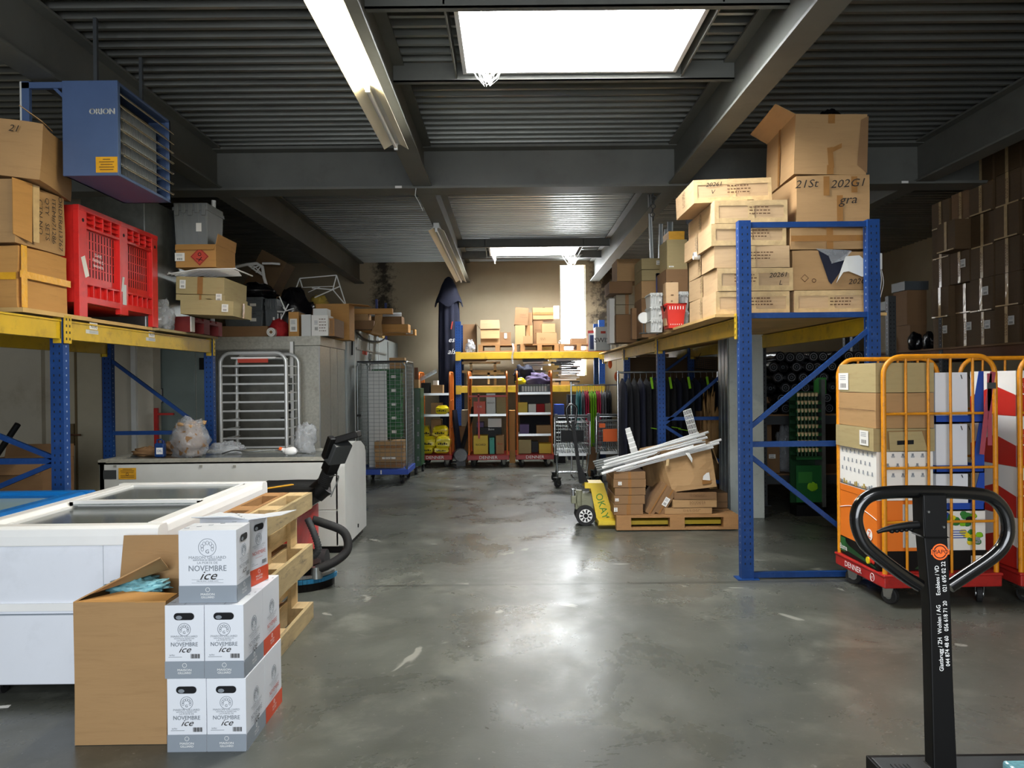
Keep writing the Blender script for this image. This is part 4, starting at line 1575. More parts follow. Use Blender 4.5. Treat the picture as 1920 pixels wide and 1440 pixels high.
# handle column
c0 = Vector((.19, .0, .70)); pe = PY(625, 862, sy - .1) - t.location
pe = Vector((pe.x, -.1, pe.z))
mb = MB(); spiral(mb, [c0, c0.lerp(pe, .62)], .05, .006, 11, 'rubber'); mb.cyl(c0 + Vector((-.04, 0, -.03)), c0 + Vector((.03, 0, .03)), .075, 'black', 14); mb.build('handle_column', t)
mb = MB()
q = c0.lerp(pe, .62); d_ = (pe - c0).normalized()
mb.slab(q, q + d_ * .12, .09, .09, 'black'); mb.slab(q + d_ * .10, q + d_ * .27, .15, .11, 'dark_grey')
mb.slab(q + d_ * .10 + Vector((-.04, -.07, .03)), q + d_ * .28 + Vector((-.05, -.07, .03)), .05, .05, 'black')
mb.slab(q + d_ * .26 + Vector((-.03, 0, .02)), q + d_ * .28 + Vector((.13, 0, .05)), .14, .05, 'black')
mb.build('control_head', t, .008)
mb = MB(); mb.tube(smooth([pe - Vector((.02, .03, .12)), c0 + Vector((.14, -.03, .10)), c0 + Vector((.08, -.03, -.05))]), .005, 'galv', 6); mb.build('cable', t)
mb = MB(); mb.tube(smooth([(.16, -.14, .50), (.24, -.12, .47), (.38, -.10, .40), (.41, -.12, .28), (.33, -.16, .20), (.20, -.2, .15)]), .032, 'rubber', 10); mb.build('suction_hose', t)
mb = MB(); spiral(mb, smooth([(.14, -.2, .52), (.19, -.22, .42), (.22, -.22, .30), (.16, -.22, .24), (.05, -.2, .25)]), .026, .004, 22, 'dark_grey'); mb.build('drain_hose', t)
mb = MB(); mb.tube([(.1, -.2, .3), (.2, -.2, .26)], .03, 'black', 10); mb.tube([(.04, -.2, .27), (.1, -.2, .3)], .045, 'black', 10); mb.build('hose_coupling', t)
# squeegee
mb = MB()
cs = [(-.30, -.18, 0), (-.12, -.26, 0), (.06, -.27, 0), (.2, -.2, 0), (.27, -.08, 0), (.28, .0, 0)]
S = smooth(cs)
for i in range(len(S) - 1):
    mb.slab(S[i] + Vector((0, 0, .075)), S[i + 1] + Vector((0, 0, .075)), .05, .03, 'cyan_plastic')
mb.build('squeegee', t)
mb = MB()
for i in range(len(S) - 1):
    mb.slab(S[i] + Vector((0, 0, .03)), S[i + 1] + Vector((0, 0, .03)), .012, .06, 'black')
mb.build('squeegee_lip', t)
mb = MB()
for i in range(len(S) - 1):
    mb.slab(S[i] + Vector((0, 0, .105)), S[i + 1] + Vector((0, 0, .105)), .03, .02, 'steel')
mb.build('squeegee_strip', t)
mb = MB(); mb.cyl((.20, -.2, .09), (.2, -.2, .17), .045, 'galv', 12, .034); mb.build('hose_socket', t)
for x in (-.16, .14):
    mb = MB(); mb.cyl((x - .03, .25, .10), (x + .03, .25, .10), .10, 'rubber', 18); mb.build('wheel', t)
mb = MB(); mb.cyl((-.02, -.0, .02), (-.02, 0, .16), .2, 'black', 20); mb.build('brush_deck', t)

# litter on the floor at far left
mb = MB(); mb.rect((0, 0, 0), (1, .2, 0), (-.2, 1, 0), .06, .03, 'paper')
o = mb.build('paper_scrap', None, solid=.001); q = PZ(5, 1326, 0); o.location = (q.x, q.y, .0015); tag(o, 'small white paper scrap on floor at the left edge', 'paper scrap')

Yq_ = 6.9
cq = carton('big open brown carton standing under the left rack by the wall', PY(-60, 860, Yq_).x, PY(79, 860, Yq_).x, Yq_, .5, 0, PY(40, 866, Yq_).z, tint='card_dark', tape=None, n=4, open_={'b': (.12, 10), 'f': (.12, 165)})
mb = MB(); p_, q_ = PY(-12, 862, 6.5), PY(31, 799, 6.5); d3 = q_ - p_
mb.tube([(0, 0, 0), d3 * 1.0, d3 * 1.06], .025, 'black', 10); mb.tube([(0, 0, 0), (-.35, .0, -p_.z + .01)], .02, 'black', 8)
o = mb.build('black_tube'); o.location = p_; tag(o, 'black tube handle leaning at left edge before the open carton', 'tube')
# ================================================================== on the left rack
XS = XLP + .02     # side plane of the load on the left rack


def side_carton(label, pa, pb, pyt, w, z0, X=XS, **kw):
    """carton whose right side face runs pa (near) .. pb (far) on plane X; pyt = picture height of its near top edge"""
    n_, f_ = PX(pa, 600, X), PX(pb, 600, X)
    zt = PX(pa, pyt, X).z
    return carton(label, X - w, X, n_.y, f_.y - n_.y, z0, zt - z0, **kw)


c1 = side_carton('brown carton with yellow tape at corner, lowest near the left edge', 34, 127, 460, .62, ZLS, tint='card_orange', tape='horiz', tapek='tape_yellow', amp=.012, n=8)
h1 = top(c1) - c1.location.z
yy1 = c1.location.y
mb = MB()
w1_, d1_ = .62, None
mb.rect((.31 + .014, .045, h1 / 2), (0, 1, 0), (0, 0, 1), .06, h1 * .98, 'tape_yellow'); mb.rect((.31 + .015, .28, h1 * .53), (0, 1, 0), (0, 0, 1), .56, .045, 'tape_yellow')
mb.build('tape', c1)
c2 = side_carton('brown carton printed with order number, middle of the left stack', 30, 122, 338, .60, top(c1) + .002, tint='card', tape=None, amp=.012, n=8)
h2 = top(c2) - c2.location.z
mb = MB()
for i, s_ in enumerate(('ORDER#13767', 'ITEM#71286', 'QTY   SETS', 'CTN NO')):
    mb.text(s_, .062, 'ink', (.315, .46 - i * .075, h2 * .52), (0, 0, -1), (0, 1, 0), sx=.95, lift=.0)
for v in mb.v: v.x = .318
mb.build('printed_text', c2)
mb = MB(); mb.poly([(.30, -.02, h2), (.30, -.02, .05), (.325, .13, .02), (.325, .14, h2)], 'card_orange'); mb.build('flap', c2, solid=.005)
mb = MB(); mb.poly([(.322, .15, h2), (.322, .15, .03), (.330, .2, .03), (.330, .21, h2)], 'tape_clear'); mb.build('tape', c2, solid=.002)
tz3 = PY(122, 245, 4.9).z
c3 = carton('battered brown carton leaning, top of the left stack near heater', -.60, 0, 0, .60, top(c2) + .002, tz3 - top(c2) + .04, tint='card', tape=None, amp=.02, n=8)
c3.rotation_euler = (0, math.radians(4), .25)
c3.location = (-2.84 - .42, 4.9 - .07, top(c2) + .03)
h3 = top(c3) - c3.location.z
mb = MB()
mb.rect((.02, -.026, h3 * .60), (1, 0, 0), (0, 0, 1), .06, h3 * .8, 'tape_clear'); mb.rect((.02, -.028, h3 * .18), (1, 0, 0), (0, 0, 1), .065, h3 * .28, 'paper')
mb.rect((.328, .36, h3 * .7), (0, 1, 0), (0, 0, 1), .05, h3 * .45, 'tape_clear')
for i in range(4):
    mb.rect((.02, -.030, h3 * (.10 + i * .055)), (1, 0, 0), (0, 0, 1), .05, .018, 'ink_red')
mb.build('tape', c3)
mb = MB(); mb.text('21', .06, 'ink', (.14, -.030, h3 * .8), (1, 0, 0), (0, 0, 1), shear=.3); mb.build('handwriting', c3)
mb = MB(); mb.poly([(.29, 0, h3), (.29, .20, h3), (.20, .14, h3 + .06), (.16, -.02, h3 + .08)], 'card'); mb.build('flap', c3, solid=.005)
mb = MB(); mb.poly([(.3, .48, h3), (.3, .62, h3), (.34, .58, h3 + .05), (.34, .50, h3 + .07)], 'card'); mb.build('flap', c3, solid=.005)

# red perforated pallet box
Yc0, Yc1 = PX(146, 500, XS + .03).y, PX(293, 500, XS + .03).y
zc1 = PX(146, 384, XS + .03).z
t = thing('plastic_pallet_box', 'big red perforated plastic pallet box on the left rack', 'pallet box', (XS - .47, Yc0, ZLS))
Lc, Wc, Hc = Yc1 - Yc0, .50, zc1 - ZLS
mb = MB()
x1 = Wc
mb.box(-Wc, x1 - .02, .03, Lc - .03, .10, .13, 'red_plastic')
mb.box(-Wc, -Wc + .03, 0, Lc, .1, Hc, 'red_plastic')
mb.box(-Wc, x1, 0, .03, .1, Hc, 'red_plastic'); mb.box(-Wc, x1, Lc - .03, Lc, .1, Hc, 'red_plastic')
mb.box(x1 - .035, x1 - .02, .03, Lc - .03, .1, Hc, 'red_plastic')
# right side: two bays of slots between ribs
for a0, a1 in ((-.004, .10), (.47 * Lc, .57 * Lc), (Lc - .10, Lc)):
    mb.box(x1 - .03, x1 + .012, a0, a1, .0 if a0 < 0 or a1 == Lc else .06, Hc, 'red_plastic')
mb.box(x1 - .03, x1 + .016, -.006, Lc, Hc - .035, Hc + .002, 'red_plastic')
mb.box(x1 - .03, x1 + .009, .002, Lc - .002, .102, .15, 'red_plastic')
mb.box(x1 - .03, x1 + .008, 0, Lc, Hc - .15, Hc - .13, 'red_plastic')
mb.box(x1 - .03, x1 + .008, 0, Lc, .235, .25, 'red_plastic')
for bay0, bay1 in ((.10, .47 * Lc), (.57 * Lc, Lc - .10)):
    for i in range(1, 4):
        y = bay0 + (bay1 - bay0) * i / 4
        mb.box(x1 - .03, x1 + .008, y - .005, y + .005, Hc - .15, Hc - .03, 'red_plastic')
    for i in range(1, 5):
        y = bay0 + (bay1 - bay0) * i / 5
        mb.box(x1 - .03, x1 + .008, y - .005, y + .005, .15, .24, 'red_plastic')
    for i in range(1, 3):
        mb.box(x1 - .03, x1 + .006, bay0, bay1, Hc - .15 + i * .04, Hc - .146 + i * .04, 'red_plastic')
mb.build('box_body', t, .003)
mb = MB()
for bay0, bay1 in ((.13, .45 * Lc), (.59 * Lc, Lc - .13)):
    for r_ in range(5):
        for i in range(10):
            y = bay0 + (bay1 - bay0) * (i + .5) / 10
            z = .285 + r_ * (Hc - .45) / 5 + .03
            mb.rect((x1 - .0195, y, z + .015), (0, 1, 0), (0, 0, 1), .012, .06, 'hole')
mb.build('slots', t)
mb = MB()
mb.text('SI-AVE', .035, 'ink_white', (x1 - .015, .30, .47), (0, 1, -.05)); mb.text('FARINA S.', .035, 'ink_white', (x1 - .015, .30, .43), (0, 1, -.05)); mb.text('0640104770', .028, 'ink_white', (x1 - .015, .30, .39), (0, 1, -.05))
mb.build('printed_text', t)
mb = MB(); mb.rect((x1 + .013, .07, .36), (0, 1, .4), (0, -.4, 1), .055, .15, 'paper'); mb.rect((x1 + .0135, .52 * Lc, .22), (0, 1, 0), (0, .0, 1), .06, .16, 'off_white'); mb.rect((x1 + .0135, .50 * Lc, .30), (0, 1, 0), (0, .2, 1), .03, .12, 'off_white')
mb.build('torn_sticker', t)
mb = MB()
for y in (.05, .52 * Lc, Lc - .05):
    mb.cyl((x1 + .0125, y, Hc - .10), (x1 + .014, y, Hc - .10), .014, 'hole', 10)
mb.build('rivet_hole', t)

# sheet steel duct behind the red box
X = XS + .0
ya, yb = PX(226, 500, X).y, PX(326, 500, X).y
mb = MB(); mb.box(-.55, 0, 0, yb - ya - 0, 0, 1.15, 'galv'); mb.box(.0, .004, 0, .012, 0, 1.15, 'steel'); mb.box(.0, .004, yb - ya - .012, yb - ya, 0, 1.15, 'steel')
o = mb.build('air_duct', None, .003); o.location = (X - .08, max(ya, Yc1 + .02), ZLT + .025)
tag(o, 'grey galvanised steel air duct standing between red box and totes', 'air duct')

# blue fan heater hung from the roof
Xh = -2.60
hy0, hy1 = PX(221, 240, Xh).y, PX(320, 280, Xh).y
hz1, hz0 = PX(221, 152, Xh).z, PX(221, 328, Xh).z
hx0 = PY(118, 240, hy0).x
t = thing('fan_heater', 'blue fan heater with louvres hung under the roof on the left', 'fan heater', (Xh, hy0, hz0))
wd, dp, hh = Xh - hx0, hy1 - hy0, hz1 - hz0
mb = MB()
mb.box(-wd - .002, .002, -.004, .02, -.002, hh + .002, 'heater_blue'); mb.box(-wd, 0, dp - .02, dp, 0, hh, 'heater_blue')
mb.box(-wd, 0, 0, dp, 0, .02, 'heater_blue'); mb.box(-wd, 0, 0, dp, hh - .02, hh, 'heater_blue'); mb.box(-wd, -wd + .02, 0, dp, 0, hh, 'heater_blue')
mb.box(-.18, -.16, .02, dp - .02, .02, hh - .02, 'dark_grey')
mb.box(-.03, .001, .018, .035, .004, hh - .004, 'heater_blue'); mb.box(-.03, 0, dp - .03, dp, 0, hh, 'heater_blue')
mb.build('casing', t, .003)
mb = MB()
for i in range(7):
    z = hh * (.88 - i * .125)
    mb.slab((.025, .03, z - .025), (.025, dp - .02, z - .025), .004, .002, 'tan_vane')
    s4 = .035 if i < 2 else .02
    vs = [(-.04, .03, z + s4), (.035, .03, z - s4), (.035, dp - .02, z - s4), (-.04, dp - .02, z + s4)]
    mb.poly(vs, 'tan_vane' if i < 4 else 'heater_fin')
o = mb.build('louvres', t, solid=.003)
mb = MB()
for i in range(30):
    y = .05 + (dp - .2) * i / 29
    mb.box(-.075, -.045, y - .0035, y + .0035, .03, hh * .82, 'alu')
mb.build('fins', t)
mb = MB(); [mb.text('ORION', .056, 'off_white', (-.10 + q_, -.006, hh * .67), (1, 0, 0), (0, 0, 1), sx=.95, lift=.001) for q_ in (-.002, .002)]; mb.build('lettering', t)
mb = MB(); mb.rect((-.075, -.0055, .07), (1, 0, 0), (0, 0, 1), .145, .105, 'tape_yellow')
for i, ww in enumerate((.05, .10, .08, .10, .09)): mb.rect((-.075, -.0065, .105 - i * .017), (1, 0, 0), (0, 0, 1), ww, .005, 'ink_brown')
mb.build('warning_plate', t)
mb = MB()
p = PY(40, 152, hy0) - t.location; q = PY(40, 230, hy0) - t.location
mb.box(p.x, -wd, 0, .03, hh - .045, hh - .005, 'heater_blue'); mb.box(p.x - .0, p.x + .05, 0, .03, hh - .55, hh - .0, 'heater_blue'); mb.box(p.x - .012, p.x, 0, .03, hh - .38, hh, 'off_white')
mb.slab((-wd - .08, .02, hh - .02), (-wd, .02, hh - .10), .02, .02, 'heater_blue')
mb.build('hanging_bracket', t)
for yq in (.08, dp - .08):
    mb = MB(); mb.box(-wd * .5 - .012, -wd * .5 + .012, yq - .012, yq + .012, hh, ZD - hz0, 'dark_grey'); mb.build('hanging_rod', t)

# far end of the left rack: pallet, long cartons, hazard carton, tote
YF = 7.15
def LR(px): return PY(px, 600, YF).x
t = pallet('dark red painted pallet under the long cartons on the left rack', (XLP - .46, 7.56, ZLT + .021), 0, 'wood_red', name='painted_pallet')
zp = ZLT + .021 + .145
c = cpx('long crushed carton lowest on the dark red pallet', 338, 436, 563, 600, 7.05, .5, zp, tint='card_olive', tape='side', amp=.012, sticker=(.86, .5, .06, .07), tapek='tape', ry=.05, lines=None)
c_a = cpx('long flat carton, second up on the dark red pallet', 330, 422, 553, 588, 7.12, .6, top(c) + .0, tint='card_olive', tape='front', amp=.006, sticker=(.88, .55, .055, .07), ry=.03)
c_b = cpx('long flat carton below the white wire rack, sticker at its left', 330, 420, 520, 554, 7.12, .6, top(c_a) + .0, tint='card_olive', tape='front', amp=.006, sticker=(.14, .55, .055, .08), ry=.04)
mb = MB()
for i in range(9):
    mb.tube([(-.30 + i * .01, -.02 + i * .06, .01), (.0, -.04 + i * .06, .05), (.34 - i * .015, -.02 + i * .06, .055)], .006, 'white_plastic', 6)
for x in (-.28, .32):
    mb.tube([(x, -.03, .02 if x < 0 else .055), (x, .48, .02 if x < 0 else .055)], .008, 'white_plastic', 6)
o = mb.build('wire_rack'); o.location = (PY(372, 515, 7.1).x, 7.15, top(c_b) + .02)
tag(o, 'white wire shelf lying between long flat cartons and hazard-sign carton', 'wire shelf')
c_h = cpx('brown carton with red diamond hazard sign on the left rack', 329, 405, 459, 508, 7.1, .5, top(c_b) + .085, tint='card_orange', tape=None, amp=.008, sticker=(.12, .45, .09, .075), open_={'r': (.10, 10), 'f': (.06, 150)}, ry=-.0)
hw, hh_ = PY(405, 480, 7.1).x - PY(329, 480, 7.1).x, top(c_h) - c_h.location.z
mb = MB()
d0 = Vector((0.04, -.012, hh_ * .45))
s_ = .085
mb.poly([d0 + Vector((0, 0, s_)), d0 + Vector((-s_, 0, 0)), d0 + Vector((0, 0, -s_)), d0 + Vector((s_, 0, 0))], 'ink_red')
d1 = d0 + Vector((0, -.001, 0))
mb.tube([d1 + Vector((0, 0, s_ * .88)), d1 + Vector((-s_ * .88, 0, 0)), d1 + Vector((0, 0, -s_ * .88)), d1 + Vector((s_ * .88, 0, 0))], .0018, 'ink', 4, closed=True)
mb.torus(d1 + Vector((0, 0, .02)), .014, .003, 'ink', 'y', 12, 4)
mb.slab(d1 + Vector((-.03, 0, -.02)), d1 + Vector((.03, 0, -.035)), .004, .006, 'ink'); mb.slab(d1 + Vector((-.01, 0, -.045)), d1 + Vector((.02, 0, -.005)), .004, .006, 'ink')
mb.build('hazard_sign', c_h)


def tote(label, x0, x1, y0, depth, z0, h, k='grey_tote', group='grey plastic totes', lid=True):
    w = x1 - x0
    t = thing('lidded_tote', label, 'tote', ((x0 + x1) / 2, y0, z0), 0, group)
    mb = MB()
    a, b = w / 2, w / 2 * .94
    vs = [(-b, .02, 0), (b, .02, 0), (b, depth - .02, 0), (-b, depth - .02, 0), (-a, 0, h * .88), (a, 0, h * .88), (a, depth, h * .88), (-a, depth, h * .88)]
    mb.add(vs, [(0, 3, 2, 1), (4, 5, 6, 7), (0, 1, 5, 4), (1, 2, 6, 5), (2, 3, 7, 6), (3, 0, 4, 7)], k)
    for i in range(5):
        x = -a * .9 + 2 * a * .9 * i / 4
        mb.slab((x * .96, .012, .02), (x, -.004, h * .84), .008, .008, k, (0, 1, 0))
    mb.box(-a - .008, a + .008, -.012, depth + .01, h * .82, h * .90, k)
    mb.build('tub', t, .003)
    mb = MB()
    mb.box(-a, a, .0, depth, h * .90, h, k)
    for i in range(5):
        x = -a * .8 + 2 * a * .8 * i / 4
        mb.box(x - a * .13, x + a * .13, -.018, 0, h * (.76 if i % 2 else .70), h * .97, k)
    mb.build('lid', t, .004)
    mb = MB(); mb.rect((a * .5, -.006, h * .42), (1, 0, 0), (0, 0, 1), w * .16, h * .2, 'paper'); mb.build('sticker', t)
    return t


# white pipe behind
ta, tb = PY(329, 420, 7.2).x, PY(392, 420, 7.2).x
t_ = tote('grey lidded tote on top of the hazard-sign carton', ta + .0, tb, 7.16, .4, PY(360, 459, 7.2).z, PY(360, 380, 7.2).z - PY(360, 459, 7.2).z, 'grey_tote')
t_.location.z = top(c_h) + .0
p, q = PY(396, 452, 7.9), PY(401, 398, 7.9)
mb = MB(); mb.cyl((0, 0, 0), (q.x - p.x, 0, q.z - ZLT + .1), .022, 'white_plastic', 12)
o = mb.build('plastic_pipe'); o.location = (p.x, 7.9, ZLT + .021); tag(o, 'white plastic pipe standing upright behind the hazard-sign carton', 'pipe')

# clear plastic bag and small white card at the shelf edge
p = PX(312, 610, XLP + .02)
cloth_heap('clear_bag', 'crumpled clear plastic bag at the shelf edge beside red box', 'plastic bag', (XLP - .02, p.y, ZLT + .022), .10, .14, .17, 'clear_wrap', 3, .5)
p = PX(343, 607, XLP + .06)
carton('small plain white card box standing on edge of the left rack', p.x - .05, p.x + .09, p.y - .03, .08, ZLT + .022, .14, 'paper', tape=None, amp=.001, name='card_box', cat='box')

# ================================================================== cold rooms and steel cabinets
CY = 9.5
cx1 = PY(600, 700, CY).x
cx0 = wxr - .02
cz = PY(600, 630, CY).z
t = thing('cold_room', 'stainless steel panelled cold room behind the baking trolley', 'cold room', (cx1, CY, 0))
cyB = PX(646, 650, cx1).y
mb = MB(); mb.box(cx0 - cx1, 0, 0, cyB - CY, 0, cz - .12, 'inox'); mb.box(cx0 - cx1, .012, -.012, cyB - CY, cz - .115, cz, 'inox')
mb.box(-.012, .001, -.002, 0, 0, cz - .12, 'steel')
for px in (619, 632): 
    q = PX(px, 700, cx1).y - CY; mb.box(-.01, .004, q, q + .012, 0, cz - .12, 'inox_dark')
mb.build('panels', t, .004)
mb = MB()
u = lambda px: PY(px, 700, CY).x - cx1
zq = lambda py, px=500: PY(px, py, CY).z
mb.box(u(408), u(545), -.035, -.002, zq(655), zq(641), 'inox')
mb.box(u(545), u(553), -.02, -.002, 0, zq(641), 'white_plastic')
mb.box(u(551), u(553.5), -.022, -.002, 0, zq(641), 'inox_dark')
mb.box(u(403), u(408), -.03, -.002, 0, zq(655), 'inox_dark')
mb.build('door_frame', t, .002)
mb = MB(); mb.box(u(410), u(543), -.03, -.003, .05, zq(657), 'inox_dark'); d_ = mb.build('door', t, .004)
mb = MB(); mb.box(u(540), u(549), -.045, -.03, zq(732), zq(709), 'inox_dark'); mb.cyl((u(544), -.05, zq(722)), (u(544), -.045, zq(722)), .012, 'black', 10); mb.build('lock_plate', d_)
mb = MB(); mb.box(u(528), u(546), -.07, -.03, zq(787), zq(783), 'black'); mb.box(u(541), u(546), -.06, -.03, zq(775), zq(757), 'black'); mb.build('handle', d_)
# greenish door leaf further left with black hinge
mb = MB(); mb.box(u(289), u(367), -.02, -.002, .05, zq(652), 'panel_green'); mb.box(u(369), u(385), -.02, -.002, .05, zq(652), 'panel_green'); mb.box(u(387), u(401), -.02, -.002, .05, zq(652), 'panel_green')
mb.build('side_panel', t, .003)
mb = MB(); mb.box(u(376), u(384), -.04, -.02, zq(692), zq(670), 'black'); mb.box(u(384), u(400), -.045, -.02, zq(684), zq(676), 'black'); mb.build('hinge', t)
# switch box and red bracket in front of it
p = PY(296, 742, CY - .05)
mb = MB(); mb.box(-.055, .055, -.02, 0, -.09, .09, 'dark_grey'); mb.box(-.045, .045, -.03, -.02, -.08, .08, 'off_white')
mb.cyl((.0, -.05, .03), (0, -.03, .03), .03, 'black', 12)
o = mb.build('power_socket'); o.location = (p.x, CY - .022, p.z); tag(o, 'grey wall socket with plug on the panel left of the cold room', 'socket')
mb = MB(); q0 = PY(293, 765, 9.1); q1 = PY(326, 775, 9.1)
mb.box(-.022, .022, -.02, .02, 0, q0.z, 'red_paint'); mb.box(-.0, q1.x - q0.x, -.015, .015, q1.z - .02, q1.z + .005, 'red_paint'); mb.box(-.12, .12, -.1, .1, 0, .02, 'red_paint')
o = mb.build('steel_stand'); o.location = (q0.x, 9.1, 0); tag(o, 'thin red steel stand with side arm before the cold room panel', 'stand')

UY = cyB + .02
uz = PX(649, 613, cx1).z
t = thing('steel_cabinet', 'tall light grey cold cabinet row between cold room and far wall', 'cabinet', (cx1 + .03, UY, 0))
L_ = 15.95 - UY
mb = MB(); mb.box(-1.2, 0, 0, L_, 0, uz, 'panel_grey'); mb.build('body', t, .005)
mb = MB()
for px in (661, 689, 706, 724): 
    y = PX(px, 700, cx1).y - UY; mb.box(-.002, .012, y, y + .03, 0, uz - .03, 'off_white' if px in (661, 706) else 'inox_dark')
ya = PX(664, 700, cx1).y - UY; yb = PX(720, 700, cx1).y - UY
mb.box(-.002, .014, ya, yb, uz - .30, uz - .27, 'galv')
mb.build('edge_strip', t)
mb = MB(); y = PX(680, 660, cx1).y - UY; mb.box(0, .008, y - .18, y + .18, PX(680, 665, cx1).z, PX(680, 658, cx1).z, 'ink_red'); mb.build('name_plate', t)
mb = MB(); mb.tube(smooth([(.02, .25, uz - .4), (.03, .25, uz - .1), (.03, .3, uz - .02), (.03, 1.3, uz - .12), (.03, 2.6, uz - .08), (.02, 3.2, uz + .0)]), .014, 'black', 8); mb.build('cable', t)
mb = MB(); y = PX(690, 670, cx1).y - UY; mb.box(0, .05, y - .12, y + .12, PX(690, 674, cx1).z, PX(690, 664, cx1).z, 'inox_dark'); mb.build('hinge', t)

# ---------------------------------------------------------------- things on the cold room
ZT_ = cz
def T(label, a, b, yt, yb_, Y, dep, z0=None, **kw):
    return cpx(label, a, b, yt, yb_, Y, dep, ZT_ if z0 is None else z0, **kw)
Z0 = ZT_ + .002
kk = T('flat brown carton under grey totes on the cold room', 416, 502, 612, 632, 9.62, .8, Z0, tint='card_dark', tape=None)
zz1 = top(kk)
a, b = PY(420, 580, 9.7).x, PY(493, 580, 9.7).x
tote('grey lower tote behind the long cartons on the cold room', a, b, 9.7, .6, zz1, .20, 'grey_tote_dark')
tote('grey upper tote behind the long cartons on the cold room', a, b, 9.7, .6, zz1 + .201, .17, 'grey_tote_dark')
a, b = PY(497, 580, 9.72).x, PY(519, 580, 9.72).x
tote('narrow grey tote right of the two wide ones on cold room', a, b, 9.72, .6, zz1 if False else Z0, PY(500, 560, 9.72).z - Z0, 'grey_tote_dark')
def heap(name, lab, cat, a, b, yt, yb_, Y, k, z0, seed, amp=.35, dy=.25, f=2.5):
    p, q = PY(a, (yt + yb_) / 2, Y), PY(b, (yt + yb_) / 2, Y)
    h = PY(a, yt, Y).z - z0
    return cloth_heap(name, lab, cat, ((p.x + q.x) / 2, Y, z0), (q.x - p.x) / 2, dy, h / 1.6, k, seed, amp, f=f)
bx1 = T('large brown carton lying behind the black bags on cold room', 480, 545, 556, 632, 10.45, .4, Z0, tint='card_dark', tape=None)
heap('black_bag', 'large black sack bulging behind the white stand on cold room', 'sack', 514, 588, 540, 612, 10.35, 'black_bag', Z0 + .0, 3, .25, .22)
heap('black_bag', 'black folded sack lying on top of the grey totes', 'sack', 440, 516, 532, 562, 9.95, 'black_bag', zz1 + .371, 8, .3, .25)
heap('red_bag', 'red fabric bundle on the cold room beside the paper roll', 'bundle', 506, 541, 598, 629, 9.72, 'red_cloth', Z0, 2, .2, .12)
mb = MB(); mb.cyl((0, 0, .055), (0, .35, .055), .055, 'paper', 20); mb.cyl((0, -.002, .055), (0, 0, .055), .02, 'card_dark', 12); mb.torus((0, -.001, .055), .038, .004, 'off_white', 'y', 16, 5)
o = mb.build('paper_roll'); p = PY(509, 622, 9.55); o.location = (p.x, 9.53, Z0); tag(o, 'white paper roll lying end-on before the red bundle', 'paper roll')
T('slim brown carton with white sticker, right of the red bundle', 541, 560, 585, 627, 9.56, .3, Z0, tint='card_orange', tape=None, sticker=(.5, .45, .09, .16), n=3)
T('pale grey carton without print, beside the slim brown carton', 565, 583, 590, 628, 9.55, .3, Z0, tint='off_white', tape=None, n=3, amp=.002)
w1c = T('white carton with taped handwritten sheet at the cold room corner', 584, 615, 591, 628, 9.54, .3, Z0, tint='paper', tape=None, n=3, amp=.002, sticker=(.3, .5, .07, .16), lines=[(.68, .8, .1, 5)])
T('small white carton resting on top of the white handwritten one', 587, 613, 579, 591, 9.56, .2, top(w1c), tint='off_white', tape=None, n=2, amp=.002)
Z1 = uz + .002
brk = T('brown carton with torn paper front overhanging the cold room corner', 617, 648, 597, 633, 9.60, .55, Z0 + .0, tint='card_dark', tape='edge', sticker=(.4, .7, .12, .1), n=3)
brk.location.x = min(brk.location.x, cx1 + .06); 
opn = T('wide open brown carton behind the small white cartons', 592, 655, 570, 610, 10.5, .34, Z0 + .0, tint='card_orange', tape=None, n=4, open_={'l': (.2, 80), 'r': (.25, 95)})
yc_ = cpx('brown carton under the crumpled yellow cloth', 575, 610, 577, 590, 10.98, .25, uz + .002, tint='card_dark', tape=None, n=3)
heap('yellow_cloth', 'crumpled yellow cloth beneath the white wire frame', 'cloth', 582, 615, 555, 577, 11.1, 'yellow_cloth', top(yc_) + .002, 12, .5, .15)
T('leaning large brown carton beneath ceiling beam on cold room', 417, 470, 490, 580, 10.45, .4, zz1 + .0 if False else Z0 + .0, tint='card_aged', tape=None, ry=.5).location.z = Z0 + .2
T('small dark carton behind black sack near white chair frame', 452, 480, 514, 560, 10.9, .3, Z0 + .4, tint='card_dark', tape=None).location.z = Z0
T('brown carton far back right of the white chair frame', 482, 530, 527, 560, 10.86, .03, Z0, tint='card_dark', tape=None)
# white chair frame
Yq = 10.25
def wp(px, py, Y=Yq): return PY(px, py, Y)
mb = MB()
o_ = wp(488, 545)
def L3(pts, r, k='white_plastic', Y=Yq, n=8): mb.tube([wp(a, b, Y) - o_ for a, b in pts], r, k, n)
L3([(438, 502), (462, 496), (482, 494), (492, 500), (495, 520), (502, 543)], .022)
L3([(492, 494), (510, 494), (525, 495)], .016)
L3([(465, 497), (480, 508), (494, 517)], .012)
L3([(472, 504), (488, 497)], .010); L3([(480, 511), (490, 498)], .010); L3([(465, 497), (478, 500), (490, 512)], .008)
L3([(502, 543), (504, 590), (504, 606)], .020)
o = mb.build('chair_frame'); o.location = o_; tag(o, 'white bent tube chair frame sticking up behind the totes', 'chair frame')
mb = MB(); o_ = wp(535, 585, 9.7)
for pts in (((524, 556), (536, 583)), ((536, 583), (551, 578)), ((541, 570), (527, 598)), ((536, 583), (548, 592) if False else (531, 576))):
    L3(pts, .008, 'white_plastic', 9.7, 6)
for a in (521, 527): L3([(a, 588), (a, 600)], .006, 'white_plastic', 9.7, 6)
L3([(518, 584), (534, 585)], .012, 'off_white', 9.75, 8)
L3([(527, 598), (526, 628)], .008, 'white_plastic', 9.7, 6)
o = mb.build('display_stand'); o.location = o_; tag(o, 'thin white crossed wire stand in front of the black sack', 'stand')
mb = MB(); Yw = 11.0; o_ = wp(600, 560, Yw)
